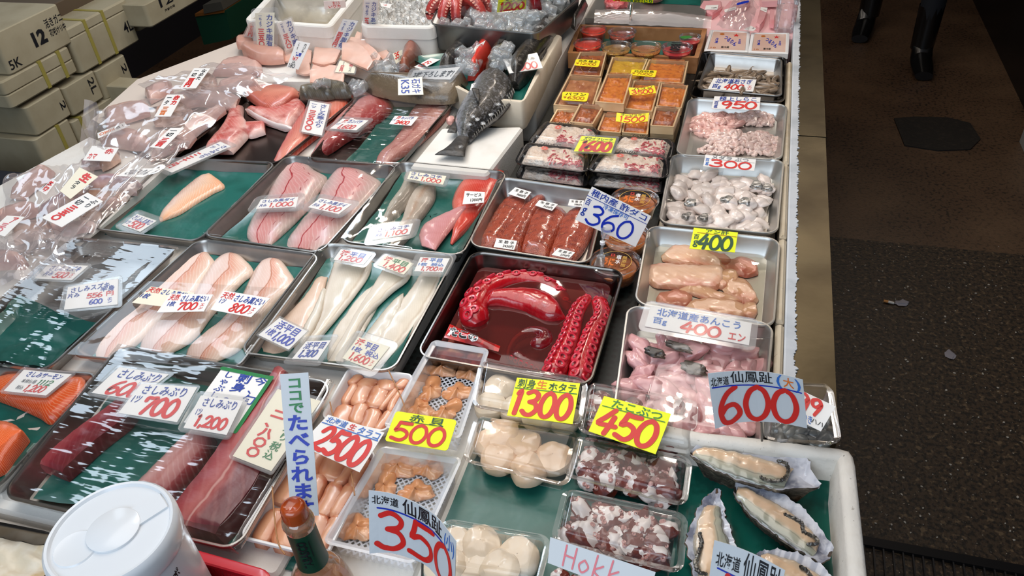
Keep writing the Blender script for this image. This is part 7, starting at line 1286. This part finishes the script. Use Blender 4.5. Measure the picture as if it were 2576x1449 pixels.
for lb, k, z, n_, it in (('tag with black and red writing in the top bag', 'A', [.07, .06], [1685, 590, 1825, 592, 1700, 765, 1560, 765], [('なめた', 'k', .58, .4, .9, .95, 'v'), ('一切', 'k', .14, .56, .44, .95, 'v'), ('百円', 'r', .16, .06, .56, .5, 'v', .05)]), ('tag with a red character in the upper bag', 'A', .07, [1450, 820, 1590, 820, 1480, 1010, 1340, 1010], [('赤カ', 'r', .52, .5, .92, .96, 'v', .03), ('一夕', 'k', .12, .5, .42, .96, 'v'), ('三百', 'o', .2, .06, .6, .44, 'v', .03)]), ('tag with red 300 kanji lying along the bag fold', 'A', .06, [1480, 1110, 1600, 1110, 1420, 1290, 1300, 1275], [('一切', 'k', .2, .55, .7, .95, 'v'), ('三百', 'r', .2, .06, .75, .5, 'v', .04)]),
                      ('faint long tag inside the big clear bag', 'A', .05, [1080, 1060, 1110, 1100, 850, 1200, 845, 1155], [('三五〇', 'o', .1, .06, .9, .6, 'v', .03), ('一切', 'k', .1, .64, .9, .96, 'v')]), ('faint pinkish tag at the lower end of the big bag', 'A', .05, [800, 1265, 1030, 1285, 960, 1400, 720, 1390], [('カマ', 'r', .1, .1, .4, .5), ('赤', 'r', .6, .5, .9, .9)]), ('cream tag with a red character at the left, under film', 'E', .06, [690, 140, 852, 222, 610, 415, 520, 345], [('生', 'r', .4, .62, .85, .95, '', .05), ('タラ', 'k', .3, .25, .7, .6, 'v')]),
                      ('slanting tag with red kanji 350 by the lone-fillet tray', 'E', .065, [760, 360, 895, 435, 535, 660, 360, 577], [('ぶり', 'k', .58, .66, .92, .96, 'v'), ('一切', 'k', .12, .62, .46, .96, 'v'), ('三五〇', 'r', .16, .06, .66, .6, 'v', .06)]), ('small tag with red writing at the far left bag', 'E', .05, [450, 245, 490, 262, 400, 380, 345, 345], [('鮭切', 'r', .1, .1, .8, .9, 'v', .04)]), ('pale tag with pink writing at the left edge', 'E', .06, [60, 560, 215, 570, 40, 740, -90, 700], [('ア', 'r', .5, .6, .8, .95), ('三〇', 'p', .2, .1, .6, .6, 'v', .04)]), ('grey-lettered card beneath the film beside the long askew tag', 'E', .05, [1130, 150, 1400, 150, 1240, 225, 1010, 215], [('さばみりん', 'e', .15, .2, .9, .85)])):
    tg(lb, k, z, n_, it, 'c' if 'cream' in lb else 'w')
# ---------------------------------------------------------------- nearest things
C_ = P((276, 1336), .17); t = thing('wipe_canister', 'white lidded canister at the bottom left corner', 'canister', (C_.x, C_.y, -.06)); d = (C_-V((0, 0, CH))).length; r = 141*d/FPX
WP = mat('glossy_white_lid', '#dfe2e5', .25, coat=.4); zt = .17
g = M().lathe((C_.x, C_.y, 0), [(r*.93, -.06), (r*.95, -.055), (r*.95, zt-.03)], 48, cap0=True); used = []
def cyl(u, v): a_ = radians(-75+u*110); return V((C_.x+r*.953*cos(a_), C_.y+r*.953*sin(a_), -.05+v*(zt+.02)))
write(g, [('ポケットティッシュ', 'k', .62, .05, .7, .9, 'v'), ('_', 'e', .52, .2, .52, .9), ('_', 'e', .56, .2, .56, .9), ('_', 'e', .48, .2, .48, .7), ('_', 'e', .44, .3, .44, .9)], cyl, .14, .18, 1, used); mk('body', g, [mat('frosted_white_body', '#d9dbe0', .35, coat=.3)]+[INK[c_] for c_ in used], t, smooth=40)
g = M().lathe((C_.x, C_.y, zt), [(r*.97, -.034), (r*.99, -.03), (r, -.01), (r*.985, -.003), (r*.94, .001), (r*.9, .0005), (r*.87, -.003), (.0001, -.003)], 64); mk('lid', g, WP, t, smooth=40)
def disc(cx, cy, rx, z0, z1, n=40): return [(rr_, zz) for rr_, zz in ((rx, z0), (rx, z1-.0006), (rx-.001, z1), (.0001, z1))]
g = M().lathe((C_.x+r*.03, C_.y+r*.04, zt-.0035), disc(0, 0, r*.4, 0, .0045), 40); mk('flap', g, WP, t, smooth=40); g = M(); ax = V((.55, .83, 0)).normalized(); sx = V((ax.y, -ax.x, 0)); cc = V((C_.x+r*.03, C_.y+r*.04, zt-.0035)); tq = [cc+ax*r*.8-sx*r*.17, cc+ax*r*.8+sx*r*.17, cc+ax*r*.3+sx*r*.2, cc+ax*r*.3-sx*r*.2]; g.prism(tq, (0, 0, .0036)); mk('hinge_tab', g, WP, t, smooth=0)
g = M().lathe((C_.x-r*.34, C_.y-r*.38, zt-.0032), [(r*.33, 0), (r*.31, .002), (r*.24, .001), (.0001, .0006)], 36); mk('thumb_recess', g, WP, t, smooth=40)
# sauce bottle
zt = .15; C_ = P((735, 1272), zt); C_.z = 0; t = thing('sauce_bottle', 'open glass sauce bottle with a green neck label', 'bottle', (C_.x, C_.y, -.12)); GLS = clear('sauce_stained_glass', tint=(.86, .66, .48), f0=.08, f1=.85, rough=.04, haze=.25, hcol=(.8, .5, .3), bump=(30, .3, .006))
g = M().lathe(C_, [(.03, -.12), (.042, -.116), (.044, -.06), (.043, -.03), (.036, .005), (.026, .024), (.021, .034), (.0195, .05), (.0185, .105), (.0195, .112), (.021, .118), (.0195, .125), (.016, .128)], 40, cap0=True); mk('glass_body', g, GLS, t, smooth=60)
g = M().lathe(C_, [(.03, -.112), (.04, -.108), (.041, -.06), (.0395, -.035), (.001, -.034)], 36, cap0=True); mk('sauce', g, mat('orange_sauce', '#b8703c', .3, coat=.3, noise_=[('#d9a06c', 14, .5, .7, .6)]), t)
g = M().lathe(C_, [(.0165, .124), (.0158, .13), (.0168, .132), (.0155, .135), (.0168, .138), (.0155, .141), (.0162, .145), (.0145, .15), (.011, .1515), (.008, .149), (.0001, .148)], 36); mk('neck_finish', g, mat('sauce_orange_plastic', '#b04a1c', .22, coat=.6, noise_=[('#7c2a10', 40, .5, .66, .6)]), t, smooth=50)
g = M().lathe(C_, [(.0212, .034), (.0199, .05), (.0189, .108)], 40); used = []
def cyb(u, v): a_ = radians(-115+u*110); zz = .04+v*.064; return V((C_.x+.0203*cos(a_), C_.y+.0203*sin(a_), zz))
rt = lambda u, v: cyb(v, 1-u)
write(g, [('TABASCO', 'k', .02, .4, .95, .72, '', .03), ('_', 'k', .4, .3, .9, .3)], lambda u, v: cyb(1-v, u), .064, .045, 1, used); mk('neck_label', g, [mat('dark_green_label', '#0c3a28', .4)]+[INK[c_] for c_ in used], t, smooth=50)
# red basket
zr = .0; bb = [P((425, 1375), zr), P((690, 1450), zr)]; dv = (bb[1]-bb[0]); pv = V((dv.y, -dv.x, 0)).normalized()*-1
if pv.y > 0: pv = -pv
bq = [bb[0]-dv*.4, bb[1], bb[1]+pv*.2, bb[0]-dv*.4+pv*.2]; RED = mat('red_basket_plastic', '#c8182a', .3, coat=.3)
t = thing('plastic_basket', 'red slatted plastic basket at the bottom edge', 'basket', bil(bq, .5, .5)+V((0, 0, -.13))); g = M(); rings(g, bq, [(-.004, -.012), (-.006, -.008), (-.006, 0), (-.003, .002), (.008, .002), (.01, 0), (.008, -.012)], .025, n=6, cap0=False, cap1=False); mk('rim', g, RED, t)
g = M(); lp0, lp1 = rr(bq, .002, .022, -.011, 12), rr(bq, .02, .015, -.125, 12)
for e in range(4):
    for i in range(40):
        f = i/40; a_, b_ = bq[e], bq[(e+1) % 4]; cc = bil(bq, .5, .5); p = a_.lerp(b_, f)+(cc-a_.lerp(b_, f))*.02; p2 = a_.lerp(b_, f).lerp(cc, .1); p.z = -.011; p2.z = -.125; g.tube([p, p2], .0022, 5)
mk('slats', g, RED, t); g = M(); rings(g, bq, [(.02, -.13), (.016, -.122)], .02); mk('floor_panel', g, RED, t)
# lower-left pan with pale contents
LQ = [P(p, -.01) for p in [(-200, 1275), (152, 1345), (105, 1520), (-320, 1440)]]
tray('steel pan of pale batter-like food at the lower left corner', LQ, .045, .03, NB); g = M(); rows = []
for i in range(20):
    rows.append([])
    for j in range(20):
        p = bil(LQ, .08+.84*j/19, .1+.8*i/19); p.z = -.045+.012*noise.noise(V((j*.3, i*.3, 1)))+.01; rows[-1].append(p)
g.grid(rows); mk('pale_food', g, mat('pale_beige_food', '#d9cbb2', .4, coat=.5, noise_=[('#c9a25c', 16, .55, .7, .7), ('#efe8dc', 20, .5, .7, .6)], bump=(40, .6, .006)), None, 'pale beige food in the lower left pan', 'food', kind='stuff')
slab('long white speckled foam edge at the lower left', -1.3, .25, -.2, -.705, .50, -.052, mat('speckled_polystyrene', '#e6e0d6', .75), 'foam_slab')
bpy.data.objects.remove(_to)
